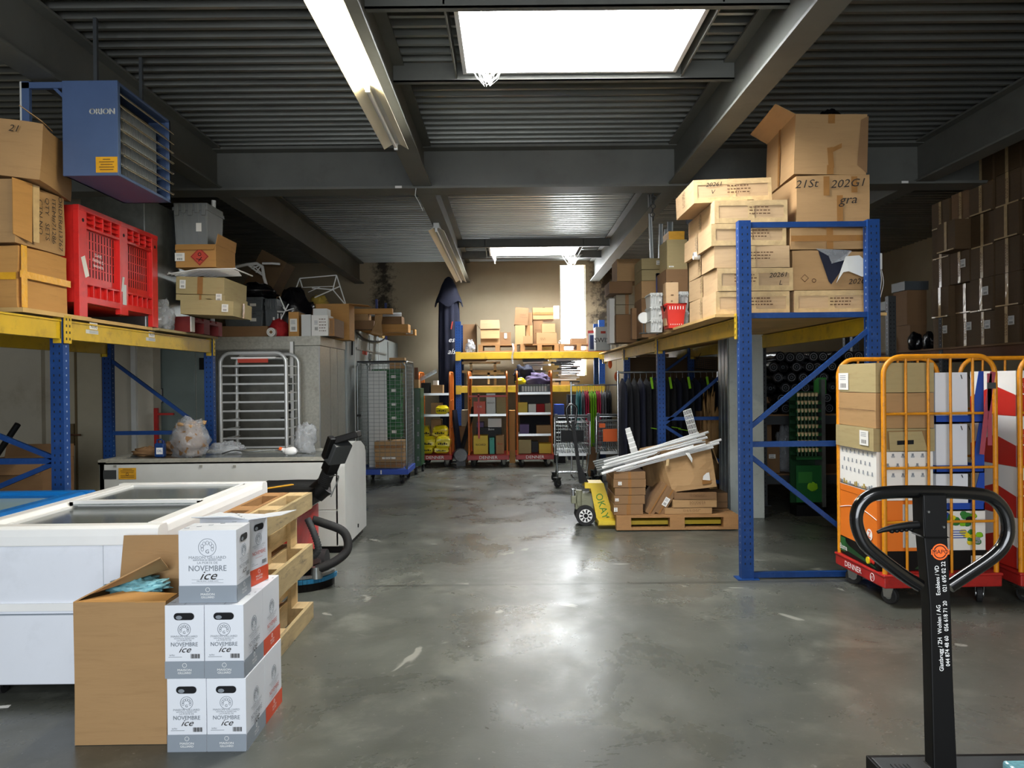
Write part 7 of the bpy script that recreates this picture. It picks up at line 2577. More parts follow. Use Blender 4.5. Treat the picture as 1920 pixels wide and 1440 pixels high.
fs = [(i * 40 + j, i * 40 + (j + 1) % 40, (i + 1) * 40 + (j + 1) % 40, (i + 1) * 40 + j) for i in range(len(rings) - 1) for j in range(40)]
mb.add(vs, fs, 'navy_cloth', True); mb.build('canopy', t)
mb = MB(); mb.cyl((0, 0, 0), (0, 0, 1.2), .03, 'dark_grey', 10); mb.cyl((0, 0, 0), (0, 0, .05), .15, 'dark_grey', 20); mb.build('pole', t)
mb = MB(); 
for s_, py, k, sz in (('es', 638, 'ink_white', .14), ('als', 660, 'ink_white', .15)):
    p = PY(851, py, cy_); mb.text(s_, sz, k, (.05, -.155, p.z), shear=.35)
p = PY(849, 612, cy_); mb.text('1', .22, 'ink_red', (.05, -.155, p.z), shear=.2)
mb.build('lettering', t)

# ---- load of the back rack
pk = []
for i, (a, lab) in enumerate(((933, 'light wooden pallet on back rack, left one'), (1012, 'light wooden pallet on back rack, middle one'), (1086, 'light wooden pallet on back rack, right one under the window'))):
    p = PY(a, 655, YK)
    o = pallet(lab, (p.x + (.0 if i < 2 else .0), YK + .42, ZKS + .003), PI / 2 if False else 0, 'wood_brown')
    o.scale = (.62, 1, 1)
ZKP = ZKS + .15
BK = lambda lab, a, b, yt, yb_, z0, Y=YK + .1, dep=.4, **kw: cpx(lab, a, b, yt, yb_, Y, dep, z0, n=3, **kw)
BK('brown carton behind clear film at left end of the back rack', 868, 893, 608, 655, ZKS + .003, Y=YK + .25, tint='card_dark', tape=None)
BK('open brown carton with raised pale flap on back rack', 901, 937, 616, 646, ZKP, tint='card', tape=None, open_={'f': (.20, 170), 'l': (.15, 40)})
mb = MB(); o = by_label('open brown carton with raised pale flap on back rack'); 
mb.poly([(-.19, -.02, .30), (.19, -.02, .30), (.18, -.03, .47), (-.18, -.03, .47)], 'card_pale'); mb.build('flap', o, solid=.006)
BK('small brown carton with paper tag right of the open one', 938, 958, 623, 646, ZKP, tint='card_dark', tape=None, sticker=(.5, .7, .05, .10))
q = BK('brown carton lower left under the leaning box, back rack', 966, 985, 610, 648, ZKP, Y=YK + .2, tint='card', tape='side'); 
BK('brown carton tilted on the left carton stack, back rack', 964, 989, 577, 609, top(q), Y=YK + .2, tint='card_dark', tape=None, lines=[(.65, .6, .12, 2)], ry=.08)
q2 = BK('brown carton in the narrow gap of the middle stack', 986, 999, 610, 648, ZKP, Y=YK + .3, tint='card', tape='front')
BK('small carton above the narrow gap of the middle stack', 989, 998, 586, 609, top(q2), Y=YK + .3, tint='card_dark', tape=None)
BK('small square brown carton at foot of the middle stack', 982, 999, 630, 648, ZKP, Y=YK - .0, dep=.15, tint='card', tape=None)
q = BK('printed brown carton at back of middle stack, lower', 1000, 1018, 600, 648, ZKP, Y=YK + .5, tint='card_dark', tape=None, lines=[(.5, .6, .12, 2)])
q3 = BK('wide printed brown carton at the front of middle stack', 1006, 1044, 624, 648, ZKP, Y=YK + .06, dep=.35, tint='card', tape=None, lines=[(.3, .5, .1, 2)])
q4 = BK('plain brown carton on the wide printed one', 1016, 1041, 607, 623, top(q3), Y=YK + .08, dep=.3, tint='card', tape=None)
qq = BK('wide carton behind, third from the shelf, printed lines', 999, 1037, 601, 615, top(q), Y=YK + .5, tint='card_dark', tape=None, lines=[(.3, .5, .1, 2)])
BK('topmost wide brown carton of the middle stack by window', 999, 1040, 577, 600, top(qq), Y=YK + .48, tint='card', tape='horiz', lines=[(.25, .6, .1, 2)])
BK('flat brown carton below the window on the right pallet', 1071, 1100, 634, 648, ZKP, tint='card_dark', tape=None)
cloth_heap('clear_bag', 'clear plastic film ball at left end of the back rack', 'plastic bag', (PY(882, 640, YK + .05).x, YK + .1, ZKS + .002), .09, .1, .14, 'clear_wrap', 4, .6)
cloth_heap('green_rag', 'crumpled pale green bag right of the carton stack', 'bag', (PY(1054, 645, YK + .1).x, YK + .1, ZKP), .07, .08, .05, 'clear_wrap', 6, .5)
mb = MB(); mb.tube(smooth([(0, 0, .1), (.02, -.05, 0), (-.01, -.05, -.15), (.0, -.05, -.28)]), [.02] * 19, 'clear_wrap', 6); o = mb.build('plastic_strip'); o.location = (PY(961, 650, YK).x, YK - .06, ZKS + .05); tag(o, 'twisted white plastic strip hanging over the back rack beam', 'plastic strip')
mb = MB(); mb.box(0, .26, 0, .01, 0, .11, 'white_plastic'); o = mb.build('white_board'); p = PY(1039, 600, YK + .3); 
o.rotation_euler = (0, PI / 2, 0); o.location = (p.x + .0, YK + .45, top(qq) + .27); tag(o, 'thin white panel standing at the right of the topmost carton', 'panel')
# second level
mb = MB(); W2 = .75
for z in (.0, .17): mb.box(0, W2, 0, .03, z, z + .05, 'wood')
mb.box(.08, W2 + .07, -.12, -.09, -.04, .01, 'wood')
for x in (.15, .62): mb.box(x, x + .05, 0, .03, -.25, .2, 'wood')
mb.box(.10, .14, -.12, -.09, -.22, 0, 'wood'); mb.box(.5, .54, -.12, -.09, -.22, 0, 'wood')
o = mb.build('timber_frame'); p = PY(866, 693, YK + .2); o.location = (p.x, YK + .25, ZKS2 + .252); tag(o, 'raw timber frame standing on lower level of back rack', 'timber frame')
cloth_heap('brown_cushion', 'brown cushion lying on top of the timber frame', 'cushion', (PY(891, 675, YK + .3).x, YK + .4, ZKS2 + .48), .24, .12, .05, 'card_dark', 2, .1)
rs = random.Random(9)
for i in range(28):
    col_ = i % 2
    lev = i // 2
    x = PY(1000 + 62 * col_ + rs.uniform(-6, 6), 690, YK + .3).x
    w_ = rs.uniform(.34, .52)
    k = rs.choice(['paper', 'off_white', 'off_white', 'dark_grey', 'paper', 'paper', 'grey_tote_dark'])
    mb = MB(); mb.gbox(-w_ / 2, w_ / 2, 0, rs.uniform(.3, .45), 0, .034, k, 4, .005, i)
    o = mb.build('poster_panel'); o.location = (x, YK + .1 + rs.uniform(0, .15), ZKS2 + .004 + lev * .042); o.rotation_euler = (0, rs.uniform(-.02, .02), rs.uniform(-.15, .15))
    tag(o, 'flat poster panel in the %s pile on lower level of back rack' % ('left', 'right')[col_], 'panel', ('posters in the left pile', 'posters in the right pile')[col_])
for (a, b, yt, yb_, k, lab) in ((1034, 1048, 717, 732, 'card', 'small brown box at front of lower back rack shelf'), (1052, 1068, 715, 732, 'card_orange', 'small orange-brown box beside the poster piles')):
    BK(lab, a, b, yt, yb_, ZKS2 + .002, Y=YK - .0, dep=.09, tint=k, tape=None)
# goods standing below the back rack
for (a, b, yt, yb_, k, lab, Y_) in ((860, 878, 800, 868, 'card_dark', 'flattened brown board leaning behind the blue rack post', 14.2), (955, 966, 770, 868, 'card_orange', 'orange-brown board standing between the two far containers', 14.0), (866, 880, 785, 815, 'card_grey', 'grey bundle behind the middle roll container', 14.3),
                              (1040, 1058, 757, 778, 'ink_blue', 'blue and white box in the gap beside the clothes rail', 13.9), (1040, 1060, 780, 860, 'charcoal_cloth', 'dark box beneath the blue and white box', 13.9), (1065, 1120, 690 + 50, 860, 'charcoal_cloth', 'dark stack of goods behind the coloured shirts', 14.4)):
    c = cpx(lab, a, b, yt, yb_, Y_, .3, 0 if yb_ > 820 else None, tint=k, tape=None, n=3)
u_, l_ = by_label('blue and white box in the gap beside the clothes rail'), by_label('dark box beneath the blue and white box'); u_.location.z = top(l_) + .002
u_, l_ = by_label('grey bundle behind the middle roll container'), by_label('flattened brown board leaning behind the blue rack post'); u_.location.z = top(l_) + .002; u_.location.y = l_.location.y
# round mirror/drain and dark sacks by the post
mb = MB(); mb.torus((0, 0, .19), .12, .012, 'dark_grey', 'y', 24, 6); mb.cyl((0, .0, .19), (0, .01, .19), .11, 'black_gloss', 20); mb.box(-.08, .08, -.01, .04, 0, .08, 'dark_grey')
o = mb.build('round_fan'); o.location = (PY(864, 850, 13.6).x, 13.6, 0); tag(o, 'round black disc stand leaning at the blue post foot', 'stand')
mb = MB(); mb.slab((0, 0, 0), (.3, .1, 1.0), .12, .05, 'charcoal_cloth'); mb.slab((.05, -.04, .02), (-.06, .05, .95), .10, .05, 'navy_cloth'); o = mb.build('folded_parasol'); o.location = (PY(858, 850, 13.9).x, 13.9, .03); tag(o, 'dark folded umbrellas leaning behind the round black disc', 'umbrella')

# ---- clothes rails
def garment(lab, x, y, ztop, ln, k, wd=.42, group=None, yaw=0.0, sd=0, thk=1.0):
    """seen mostly edge-on along the rail"""
    t = thing('hanging_garment', lab, 'garment', (x, y, ztop), yaw, group)
    mb = MB()
    n = 14
    prof = [(0.0, .06, .02), (.03, .35, .03), (.08, .9, .05), (.2, 1.0, .06), (.6, 1.0, .07), (1.0, 1.05, .06)]
    vs, fs = [], []
    for (f, wf, th) in prof:
        for j in range(n):
            a = 2 * PI * j / n
            q = 1 + .25 * noise.noise(Vector((a * 1.3, f * 3, sd)))
            vs.append((math.cos(a) * th * q * thk, math.sin(a) * wd / 2 * wf * q, -.06 - f * ln))
    for i in range(len(prof) - 1):
        for j in range(n):
            fs.append((i * n + j, i * n + (j + 1) % n, (i + 1) * n + (j + 1) % n, (i + 1) * n + j))
    mb.add(vs, fs, k, True)
    mb.build('cloth_body', t)
    mb = MB(); mb.tube([(0, 0, -.07), (0, 0, 0), (0, .02, .015), (0, .035, .0)], .003, 'steel', 5); mb.build('hanger_hook', t)
    return t


ry_ = 12.0
rx0, rx1 = PY(1085, 720, ry_).x, PY(1145, 720, ry_).x
rz_ = PY(1110, 722, ry_).z
t = thing('clothes_rail', 'chrome clothes rail holding the coloured shirts', 'clothes rail', ((rx0 + rx1) / 2, ry_, 0))
w = (rx1 - rx0) / 2 + .12
for s_ in (-1, 1):
    mb = MB(); mb.cyl((s_ * w, 0, .02), (s_ * w, 0, rz_ + (.22 if s_ > 0 else .05)), .014, 'chrome', 10); mb.cyl((s_ * w, -.25, .03), (s_ * w, .25, .03), .012, 'chrome', 8); mb.build('upright', t)
mb = MB(); mb.cyl((-w, 0, rz_), (w, 0, rz_), .013, 'chrome', 10); mb.build('rail', t)
gl = [(1082, 'teal_cloth', .75, 'teal shirt'), (1087, 'teal_cloth', .7, 'teal shirt'), (1093, 'grey_cloth', .75, 'grey shirt'), (1097, 'pink_cloth', .85, 'pink shirt'), (1101, 'pink_cloth', .85, 'pink shirt'), (1106, 'lime_cloth', .95, 'lime green shirt'), (1110, 'lime_cloth', 1.0, 'lime green shirt'),
      (1115, 'lime_cloth', 1.0, 'lime green shirt'), (1119, 'pink_cloth', .9, 'pink shirt'), (1123, 'pink_cloth', .9, 'pink shirt'), (1128, 'grey_cloth', .8, 'grey patterned shirt'), (1133, 'grey_cloth', .8, 'grey patterned shirt'), (1138, 'charcoal_cloth', .8, 'dark shirt'), (1143, 'charcoal_cloth', .8, 'dark shirt')]
pos = {}
for i, (px, k, ln, nm) in enumerate(gl):
    p = PY(px, 722, ry_)
    pos[nm] = pos.get(nm, 0) + 1
    suffix = {'teal shirt': ('at the left end of the rail', 'second from the left end of the rail'), 'grey shirt': ('between the teal and pink shirts',), 'pink shirt': ('left of the green shirts, outer one', 'left of the green shirts, touching them', 'right of the green shirts, touching them', 'right of the green shirts, outer one'),
              'lime green shirt': ('left one of the green three', 'middle one of the green three', 'right one of the green three'), 'grey patterned shirt': ('next to the pink one at right', 'next to the dark one'), 'dark shirt': ('next to the grey patterned ones', 'at the right end of the rail')}[nm][pos[nm] - 1]
    garment('%s %s' % (nm, suffix), p.x, ry_, rz_ - .018, ln, k, sd=i, yaw=0.0, thk=.26)
# long dark clothes rail inside the right rack
dy_ = 10.1
dx0, dx1 = PY(1158, 700, dy_).x, PY(1345, 700, dy_).x
dz_ = PY(1200, 698, dy_).z
t = thing('clothes_rail', 'long clothes rail inside the right rack full of dark garments', 'clothes rail', ((dx0 + dx1) / 2, dy_, 0))
w = (dx1 - dx0) / 2
for s_ in (-1, 1):
    mb = MB(); mb.cyl((s_ * w, 0, .02), (s_ * w, 0, dz_), .014, 'chrome', 10); mb.cyl((s_ * w, -.25, .03), (s_ * w, .25, .03), .012, 'chrome', 8); mb.build('upright', t)
mb = MB(); mb.cyl((-w, 0, dz_), (w, 0, dz_), .013, 'galv', 10); mb.build('rail', t)
for i in range(16):
    x = dx0 + .06 + i * (dx1 - dx0 - .12) / 15
    nm = 'navy' if i % 3 == 0 else 'black'
    g = garment('long %s garment hanging on the rail inside the right rack' % nm, x, dy_, dz_ - .018, 1.15 if i < 6 else 1.0, 'navy_cloth' if i % 3 == 0 else 'charcoal_cloth', sd=i, group='%s garments on the long rail' % nm, yaw=0.05, wd=.5, thk=.62)
    if i % 3 == 1 and i > 3:
        mb = MB(); mb.slab((.0, -.26, -.06 + .01), (.02, -.27, -.20), .03, .004, 'lime_cloth', (0, 1, 0)); mb.build('price_tag', g)['label'] = 'lime green tag'
for i, (px, py) in enumerate(((1224, 801), (1262, 799), (1275, 803))):
    p = PY(px, py, 9.9)
    mb = MB(); mb.slab((-.05, 0, 0), (.06, 0, -.02), .06, .01, 'lime_cloth'); mb.tube([(0, 0, 0), (0, .1, .7)], .002, 'black', 4); o = mb.build('hanging_tag'); o.location = (p.x, 9.75, p.z)
    tag(o, ('lime green tag hanging left of the blue post', 'large lime green tag hanging right of the blue post', 'thin lime green tag at the right of the large one')[i], 'tag')
# cartons added as a dark backdrop behind the long rail
for r_ in range(4):
    for i in range(7):
        h_ = .46
        carton('added dark backdrop carton behind the long garment rail, %s row of the stack' % ('bottom', 'second', 'third', 'top')[r_], 1.95 + i * .52, 1.95 + i * .52 + .50, 12.35 + .02 * ((i + r_) % 3), .45, r_ * .463, h_, tint='card_aged', tape=None, n=2, amp=.002, group='dark backdrop cartons behind the rail, %s row' % ('bottom', 'second', 'third', 'top')[r_])
for (a_, b_, yt_, yb2, k_, lab_) in ((1200, 1254, 664, 690, 'card_dark', 'brown carton high behind the rack post, under right shelf'), (1272, 1304, 662, 684, 'card_grey', 'pale patterned box high behind the diagonal brace'), (1308, 1344, 658, 682, 'off_white', 'white patterned crate under the right shelf beside the column')):
    q_ = cpx(lab_, a_, b_, yt_, yb2, 12.36, .4, 4 * .463 + .002, tint=k_, tape=None, n=2, lines=[(.5, .6, .2, 2)])
# clutter under the rails: dark low shelf with goods
mb = MB()
p0_, p1_ = PY(1182, 830, 10.5), PY(1345, 830, 10.5)
t = thing('low_shelf', 'dark low shelf under the long clothes rail', 'shelf', (p0_.x, 10.4, 0))
mb.box(0, p1_.x - p0_.x, 0, .45, .60, .63, 'black'); mb.box(0, p1_.x - p0_.x, 0, .45, .05, .08, 'black'); mb.build('shelf', t)
for x in (0, p1_.x - p0_.x - .03):
    mb = MB(); mb.box(x, x + .03, 0, .45, 0, .63, 'black'); mb.build('side_panel', t)
for i in range(9):
    px = 1188 + i * 17
    k = ('grey_tote_dark', 'dark_grey', 'red_cloth', 'grey_tote_dark', 'card_dark', 'dark_grey', 'navy_cloth', 'card_dark', 'grey_cloth')[i]
    c = cpx('small dim box on the low shelf under the dark garments, %s from left' % ('first', 'second', 'third', 'fourth', 'fifth', 'sixth', 'seventh', 'eighth', 'ninth')[i], px, px + 13, 830, 850, 10.45, .2, .631, tint=k, tape=None, n=2)
    c.scale.z = .7
# netting / camouflage bundle by the column
cloth_heap('brown_netting', 'tangled olive brown netting bundle beside the concrete column', 'netting', (PY(1333, 800, 9.25).x, 9.3, .0), .10, .12, .75, 'card_in', 8, .7, f=4)
cc_ = cpx('brown carton behind the netting beside the column', 1313, 1345, 770, 812, 9.7, .3, None, tint='card_dark', tape=None, n=3)
cc_.location.z = 0; cc_.scale.z = (PY(1330, 770, 9.7).z) / (top(cc_) - 0) if top(cc_) else 1
# orange price ovals hanging
for i, (px, py) in enumerate(((1144, 683), (1156, 706))):
    p = PX(px, py, XRP - .015)
    mb = MB(); mb.blob((0, 0, 0), .035, .006, .075, 'ink_orange', 0, 1, 1, 14, 10); mb.tube([(0, 0, .07), (0, 0, ZR - p.z)], .002, 'black', 4); o = mb.build('orange_sign'); o.location = p
    tag(o, ('oval orange sign hanging near the rack post, upper', 'oval orange sign hanging near the rack post, lower')[i], 'sign')
# black basket and boxes hung high in the right rack
mb = MB(); p = PY(1322, 690, 9.6)
wire_panel(mb, (-.12, 0, 0), (1, 0, -.1), (.0, 0, 1), .26, .12, 10, 5, .003, 'black'); wire_panel(mb, (-.12, 0, 0), (1, 0, -.1), (0, 1, 0), .26, .2, 10, 5, .003, 'black'); mb.tube([(-.1, 0, .1), (-.05, 0, ZR - p.z)], .003, 'black', 4)
o = mb.build('wire_basket'); o.location = p; tag(o, 'black wire basket hanging below the right rack shelf', 'basket')
# ================================================================== near roll containers at the right
c0 = PZ(1651, 1108, .115)
ax0 = c0.x; ay = PZ(1650, 1137, 0).y
n_x0, n_x1 = PY(1652, 1080, ay).x, PY(1876, 1080, ay).x
RZ_ = .03
H1 = PY(1760, 668, ay).z
WC = n_x1 - n_x0 - .04
cage = roll_container('yellow roll container loaded with brown and white boxes', ((n_x0 + n_x1) / 2, ay, 0), RZ_, w=WC, d=.64, H=H1, zb=.125, text=2, bars=5, rails=3, r=.016)
cage['label'] = 'yellow roll container loaded with brown boxes, nearest the black handle'
Zc = .125 + .09 + .003


def CB(lab, a, b, yt, yb_, dy, dep, z0, **kw):
    return cpx(lab, a, b, yt, yb_, ay + dy, dep, z0, **kw)


# left column inside the cage; its left faces look toward the aisle
XL0 = PY(1655, 900, ay + .05).x - .0
lx0, lx1 = n_x0 - .0, PY(1750, 800, ay + .06).x


def LB(lab, pyt, z0, tint, xa=lx0, xb=lx1, dy=.05, dep=.56, **kw):
    zt = PY(1655, pyt, ay + dy).z
    return carton(lab, xa, xb, ay + dy, dep, z0, zt - z0, tint=tint, **kw)


fruit = LB('flat black and green fruit tray at the bottom of the loaded roll container', 1035, Zc, 'black', xb=n_x1 - .05, tape=None, amp=.001, n=2, name='fruit_tray', cat='fruit tray')
fw = n_x1 - .05 - lx0; fh = top(fruit) - fruit.location.z
mb = MB()
X_ = -fw / 2 - .003
mb.poly([(X_, .50, fh * .9), (X_, .42, fh * .62), (X_, .02, fh * .15), (X_, .02, .01), (X_, .50, fh * .3)], 'green_dark'); 
mb.poly([(X_ - .001, .555, fh * .96), (X_ - .001, .47, fh * .96), (X_ - .001, .47, .02), (X_ - .001, .555, .02)], 'green_tote')
mb.text('Bama', .055, 'ink_white', (X_ - .002, .50, fh * .40), (0, -1, 0))
mb.text('Bama', .05, 'ink_white', (-.02, -.0035, fh * .2), (1, 0, 0))
mb.poly([(-.12, -.002, .01), (.10, -.002, .01), (.04, -.002, fh * .5), (-.04, -.002, fh * .62)], 'green_dark')
mb.build('printed_panel', fruit)
mb = MB()
for i in range(9):
    mb.blob((X_ - .001, .05 + (i % 3) * .035, .05 + (i // 3) * .035), .006, .02, .02, 'red_bright', .0, 1, 1, 10, 8)
mb.cyl((X_ - .001, .11, .045), (X_ - .012, .11, .045), .024, 'yellow_bag', 12)
mb.build('printed_peppers', fruit)
mb = MB(); mb.rect((fw / 2 - .08, -.004, .06), (1, 0, 0), (0, 0, 1), .07, .07, 'paper')
for i in range(7): mb.rect((fw / 2 - .1 + i * .007, -.0045, .05), (1, 0, 0), (0, 0, 1), .003, .03, 'ink')
mb.build('shipping_label', fruit)

ob = LB('orange lower box with landscape print in the loaded roll container', 940, top(fruit), 'orange_box', tape=None, amp=.001, n=2, xb=lx1 - .02, name='printed_box', cat='box')
ow = lx1 - .02 - lx0; oh = top(ob) - ob.location.z
mb = MB()
X_ = -ow / 2 - .003
mb.tube([(X_, .56 - .56 * i / 12, oh * (.62 + .12 * math.sin(i / 12 * PI))) for i in range(13)], .0025, 'ink_white', 4)
mb.cyl((X_, .10, .09), (X_ - .001, .10, .09), .04, 'ink_white', 18); mb.text('Z', .07, 'ink_orange', (X_ - .002, .10, .09), (0, -1, 0))
mb.rect((.10, -.003, oh * .5), (1, 0, 0), (0, 0, 1), ow * .62, oh * .86, 'off_white'); mb.blob((.09, -.004, oh * .42), .055, .001, .025, 'hole', 0, 1, 1, 18, 8)
mb.cyl((.12, -.004, oh * .14), (.12, -.005, oh * .14), .03, 'ink_pale', 16)
mb.build('printed_panel', ob)
wb = LB('white box patterned with small grey cups above the orange box', 848, top(ob), 'paper', tape=None, amp=.001, n=2, xb=lx1 - .01, name='printed_box', cat='box')
ww = lx1 - .01 - lx0; wh = top(wb) - wb.location.z
mb = MB()
def cupface(fo, R, fwid):
    nx = int(fwid / .065)
    for r_ in range(3):
        for i in range(nx):
            u = -fwid / 2 + .04 + i * .065 + (r_ % 2) * .03
            if u > fwid / 2 - .02: continue
            z = wh * (.92 - r_ * .20)
            mb.rect(fo(u, z - .008), R, (0, 0, 1), .024, .012, 'ink_pale', .0005); mb.rect(fo(u, z + .005), R, (0, 0, 1), .014, .016, 'ink_grey', .0005)
    r = random.Random(3)
    u = -fwid / 2
    while u < fwid / 2 - .03:
        l = r.uniform(.012, .035); hgt = r.uniform(.01, .038)
        mb.rect(fo(u + l / 2, wh * .17 + hgt / 2), R, (0, 0, 1), l * .7, hgt, r.choice(['ink_grey', 'ink_pale', 'card_dark', 'yellow_cloth']), .0006)
        mb.rect(fo(u + l / 2, wh * .17), R, (0, 0, 1), l, .004, 'ink', .0008)
        u += l
cupface(lambda u, z: (-ww / 2 - .0025, .28 - u, z), (0, -1, 0), .54); cupface(lambda u, z: (u, -.0025, z), (1, 0, 0), ww * .98)
mb.rect((-ww / 2 - .0022, .28, wh * .07), (0, -1, 0), (0, 0, 1), .555, wh * .14, 'orange_box')
mb.build('printed_pattern', wb)
b1 = LB('olive carton with paper label and open front hatch', 777 + 28, top(wb), 'card_olive', tape=None, amp=.003, n=4, dy=.045, dep=.58, xa=lx0 - .02, sticker=(.22, .55, .13, .10), sticker_face='left')
bw_ = lx1 - lx0 + .02; bh_ = top(b1) - b1.location.z
mb = MB(); mb.poly([(-bw_ * .28, -.005, bh_ * .90), (bw_ * .42, -.005, bh_ * .93), (bw_ * .42, -.005, bh_ * .1), (-.28 * bw_, -.005, bh_ * .1)], 'card_in')
mb.poly([(-bw_ * .26, -.008, bh_ * .86), (bw_ * .28, -.008, bh_ * .88), (bw_ * .36, -.02, bh_ * .04), (-.26 * bw_, -.02, bh_ * .04)], 'card_olive'); mb.rect((.0, -.016, bh_ * .40), (1, 0, .04), (0, 0, 1), .11, .028, 'hole'); mb.build('front_hatch', b1)
b2 = LB('middle plain brown carton between two olive cartons in roll container', 738, top(b1), 'card', tape=None, amp=.004, n=4, dep=.57)
mb = MB(); mb.rect((-(lx1 - lx0) / 2 - .006, .285, (top(b2) - b2.location.z) * .5), (0, -1, 0), (0, 0, 1), .56, .003, 'ink_brown'); mb.build('fold_line', b2)
b3 = LB('topmost olive carton with white label in the loaded roll container', 681, top(b2), 'card_olive', tape=None, amp=.002, n=4, dep=.56, sticker=(.86, .38, .16, .12), sticker_face='left')
# right column: white crates with blue trays
rx0_, rx1_ = lx1 + .015, n_x1 - .06
z0 = top(fruit)
g = carton('white printed fruit carton with green leaves behind the cage bars', rx0_, rx1_, ay + .06, .52, z0, PY(1800, 962, ay).z - z0, tint='paper', tape=None, amp=.001, n=2, name='fruit_carton', cat='box')
gw = rx1_ - rx0_; gh = top(g) - g.location.z
mb = MB()
r = random.Random(2)
for i in range(16):
    mb.blob((gw * .5 - .03 - r.uniform(0, .12) , -.003, gh * r.uniform(.05, .98)), .025, .0015, .018, r.choice(['ink_green', 'lime_cloth', 'ink_green', 'yellow_bag']), .2, 3, i, 10, 6)
for i in range(5): mb.blob((-gw / 2 + .04 + i * .022, -.003, gh * (.9 - .04 * i)), .03, .0015, .03, ('yellow_bag', 'ink_blue', 'ink_green', 'yellow_bag', 'ink_green')[i], .1, 3, i, 10, 6)
for i in range(4): mb.rect((-.02, -.004, gh * (.50 - i * .06)), (1, 0, 0), (0, 0, 1), .10, .006, 'ink_blue')
mb.rect((.10, -.004, gh * .25), (1, 0, 0), (0, 0, 1), .05, .04, 'ink_grey'); mb.blob((.06, -.004, gh * .8), .03, .001, .018, 'hole', 0, 1, 1, 12, 6)
mb.build('printed_fruit', g)
z0 = top(g)
nm3 = ('lowest', 'middle one', 'topmost')
for i, (yt, h_) in enumerate(((886, .0), (793, 0), (697, 0))):
    zt = PY(1800, yt, ay + .1).z
    hb_ = .05
    t = thing('blue_tray', 'shallow blue cardboard tray under a white box, %s in the roll container' % nm3[i], 'tray', ((rx0_ + rx1_) / 2, ay + .065, z0 + .002), 0, 'blue trays in the roll container')
    w = gw / 2
    mb = MB(); mb.box(-w, w, 0, .52, 0, .008, 'blue_box'); mb.box(-w, w, 0, .006, 0, hb_, 'blue_box'); mb.box(-w, -w + .006, 0, .52, 0, hb_, 'blue_box'); mb.box(w - .006, w, 0, .52, 0, hb_, 'blue_box'); mb.build('tray_body', t)
    mb = MB(); mb.prism([(w - .09, hb_), (w, hb_), (w, zt - z0 - .0), (w - .03, zt - z0 + .0), (w - .07, hb_ + .05)], 'y', 0, .006, 'blue_box'); mb.build('corner_wing', t)
    c = carton('plain white box standing in a blue tray, %s in the roll container' % nm3[i], rx0_ + .012, rx1_ - .10, ay + .08, .48, z0 + .012, zt - z0 - .02, tint='white_card', tape=None, amp=.003, n=3, rz=(.0, .02, -.02)[i], name='white_box', cat='box')
    mb = MB()
    for q in range(2): mb.slab((.06 + q * .05, -.006, (zt - z0) * .90), (.068 + q * .05, -.006, (zt - z0) * .82), .004, .002, 'hole', (0, 1, 0))
    mb.build('staple', c)
    z0 = zt
# red strap on the right tube
mb = MB(); p = PY(1853, 700, ay - .02)
q0_, q1_ = PY(1862, 697, ay - .03), PY(1850, 770, ay - .03)
mb.slab((0, 0, 0), q1_ - q0_, .035, .004, 'faded_strap', (0, 1, 0)); q2_ = PY(1841, 852, ay - .03); mb.slab(q1_ - q0_, q2_ - q0_, .03, .004, 'faded_strap', (0, 1, 0)); mb.slab(PY(1855, 700, ay - .03) - q0_, PY(1856, 835, ay - .03) - q0_, .028, .004, 'faded_strap', (0, 1, 0))
mb.box(-.04, .015, -.006, .0, -.11, -.07, 'dark_grey')
o = mb.build('red_strap'); o.location = q0_; tag(o, 'faded red strap hanging on the right tube of near container', 'strap')

# ---- second container at the picture edge
n2 = n_x1 + .10
p = PZ(1884, 1112, .12)
cg2 = roll_container('yellow roll container cut by the right picture edge', (n_x1 + .10 + .44, ay - .02, 0), -.05, w=.81, d=.72, H=H1 + .0, zb=.125, text=True, bars=5, rails=3, r=.016)
z0 = Zc
for col_ in range(2):
    z0 = Zc
    for i in range(4):
        xa = n_x1 + .15 + col_ * .36
        hs = .335
        c = carton('white and red printed cola box in the %s column, %s' % (('left', 'right')[col_], ('lowest', 'second up', 'third up', 'topmost')[i]), xa, xa + .34, ay + .06, .5, z0, hs if i < 3 else .30, tint='paper', tape=None, amp=.001, n=2, name='printed_box', cat='box', group='white and red printed boxes')
        h = hs
        mb = MB(); mb.poly([(-.17, -.003, 0), (.17, -.003, 0), (.17, -.003, .12), (.08, -.003, .10), (-.05, -.003, .19), (-.17, -.003, .14)], 'red_bright')
        mb.poly([(-.1725, .5, 0), (-.1725, 0, 0), (-.1725, 0, .14), (-.1725, .22, .20), (-.1725, .5, .12)], 'red_bright')
        mb.cyl((-.105, -.004, .2), (-.105, -.005, .2), .062, 'ink_white', 20); mb.cyl((-.105, -.005, .2), (-.105, -.006, .2), .055, 'red_bright', 20); mb.text('FASS', .036, 'ink_white', (-.105, -.0065, .2))
        mb.build('printed_logo', c)
        z0 = top(c)

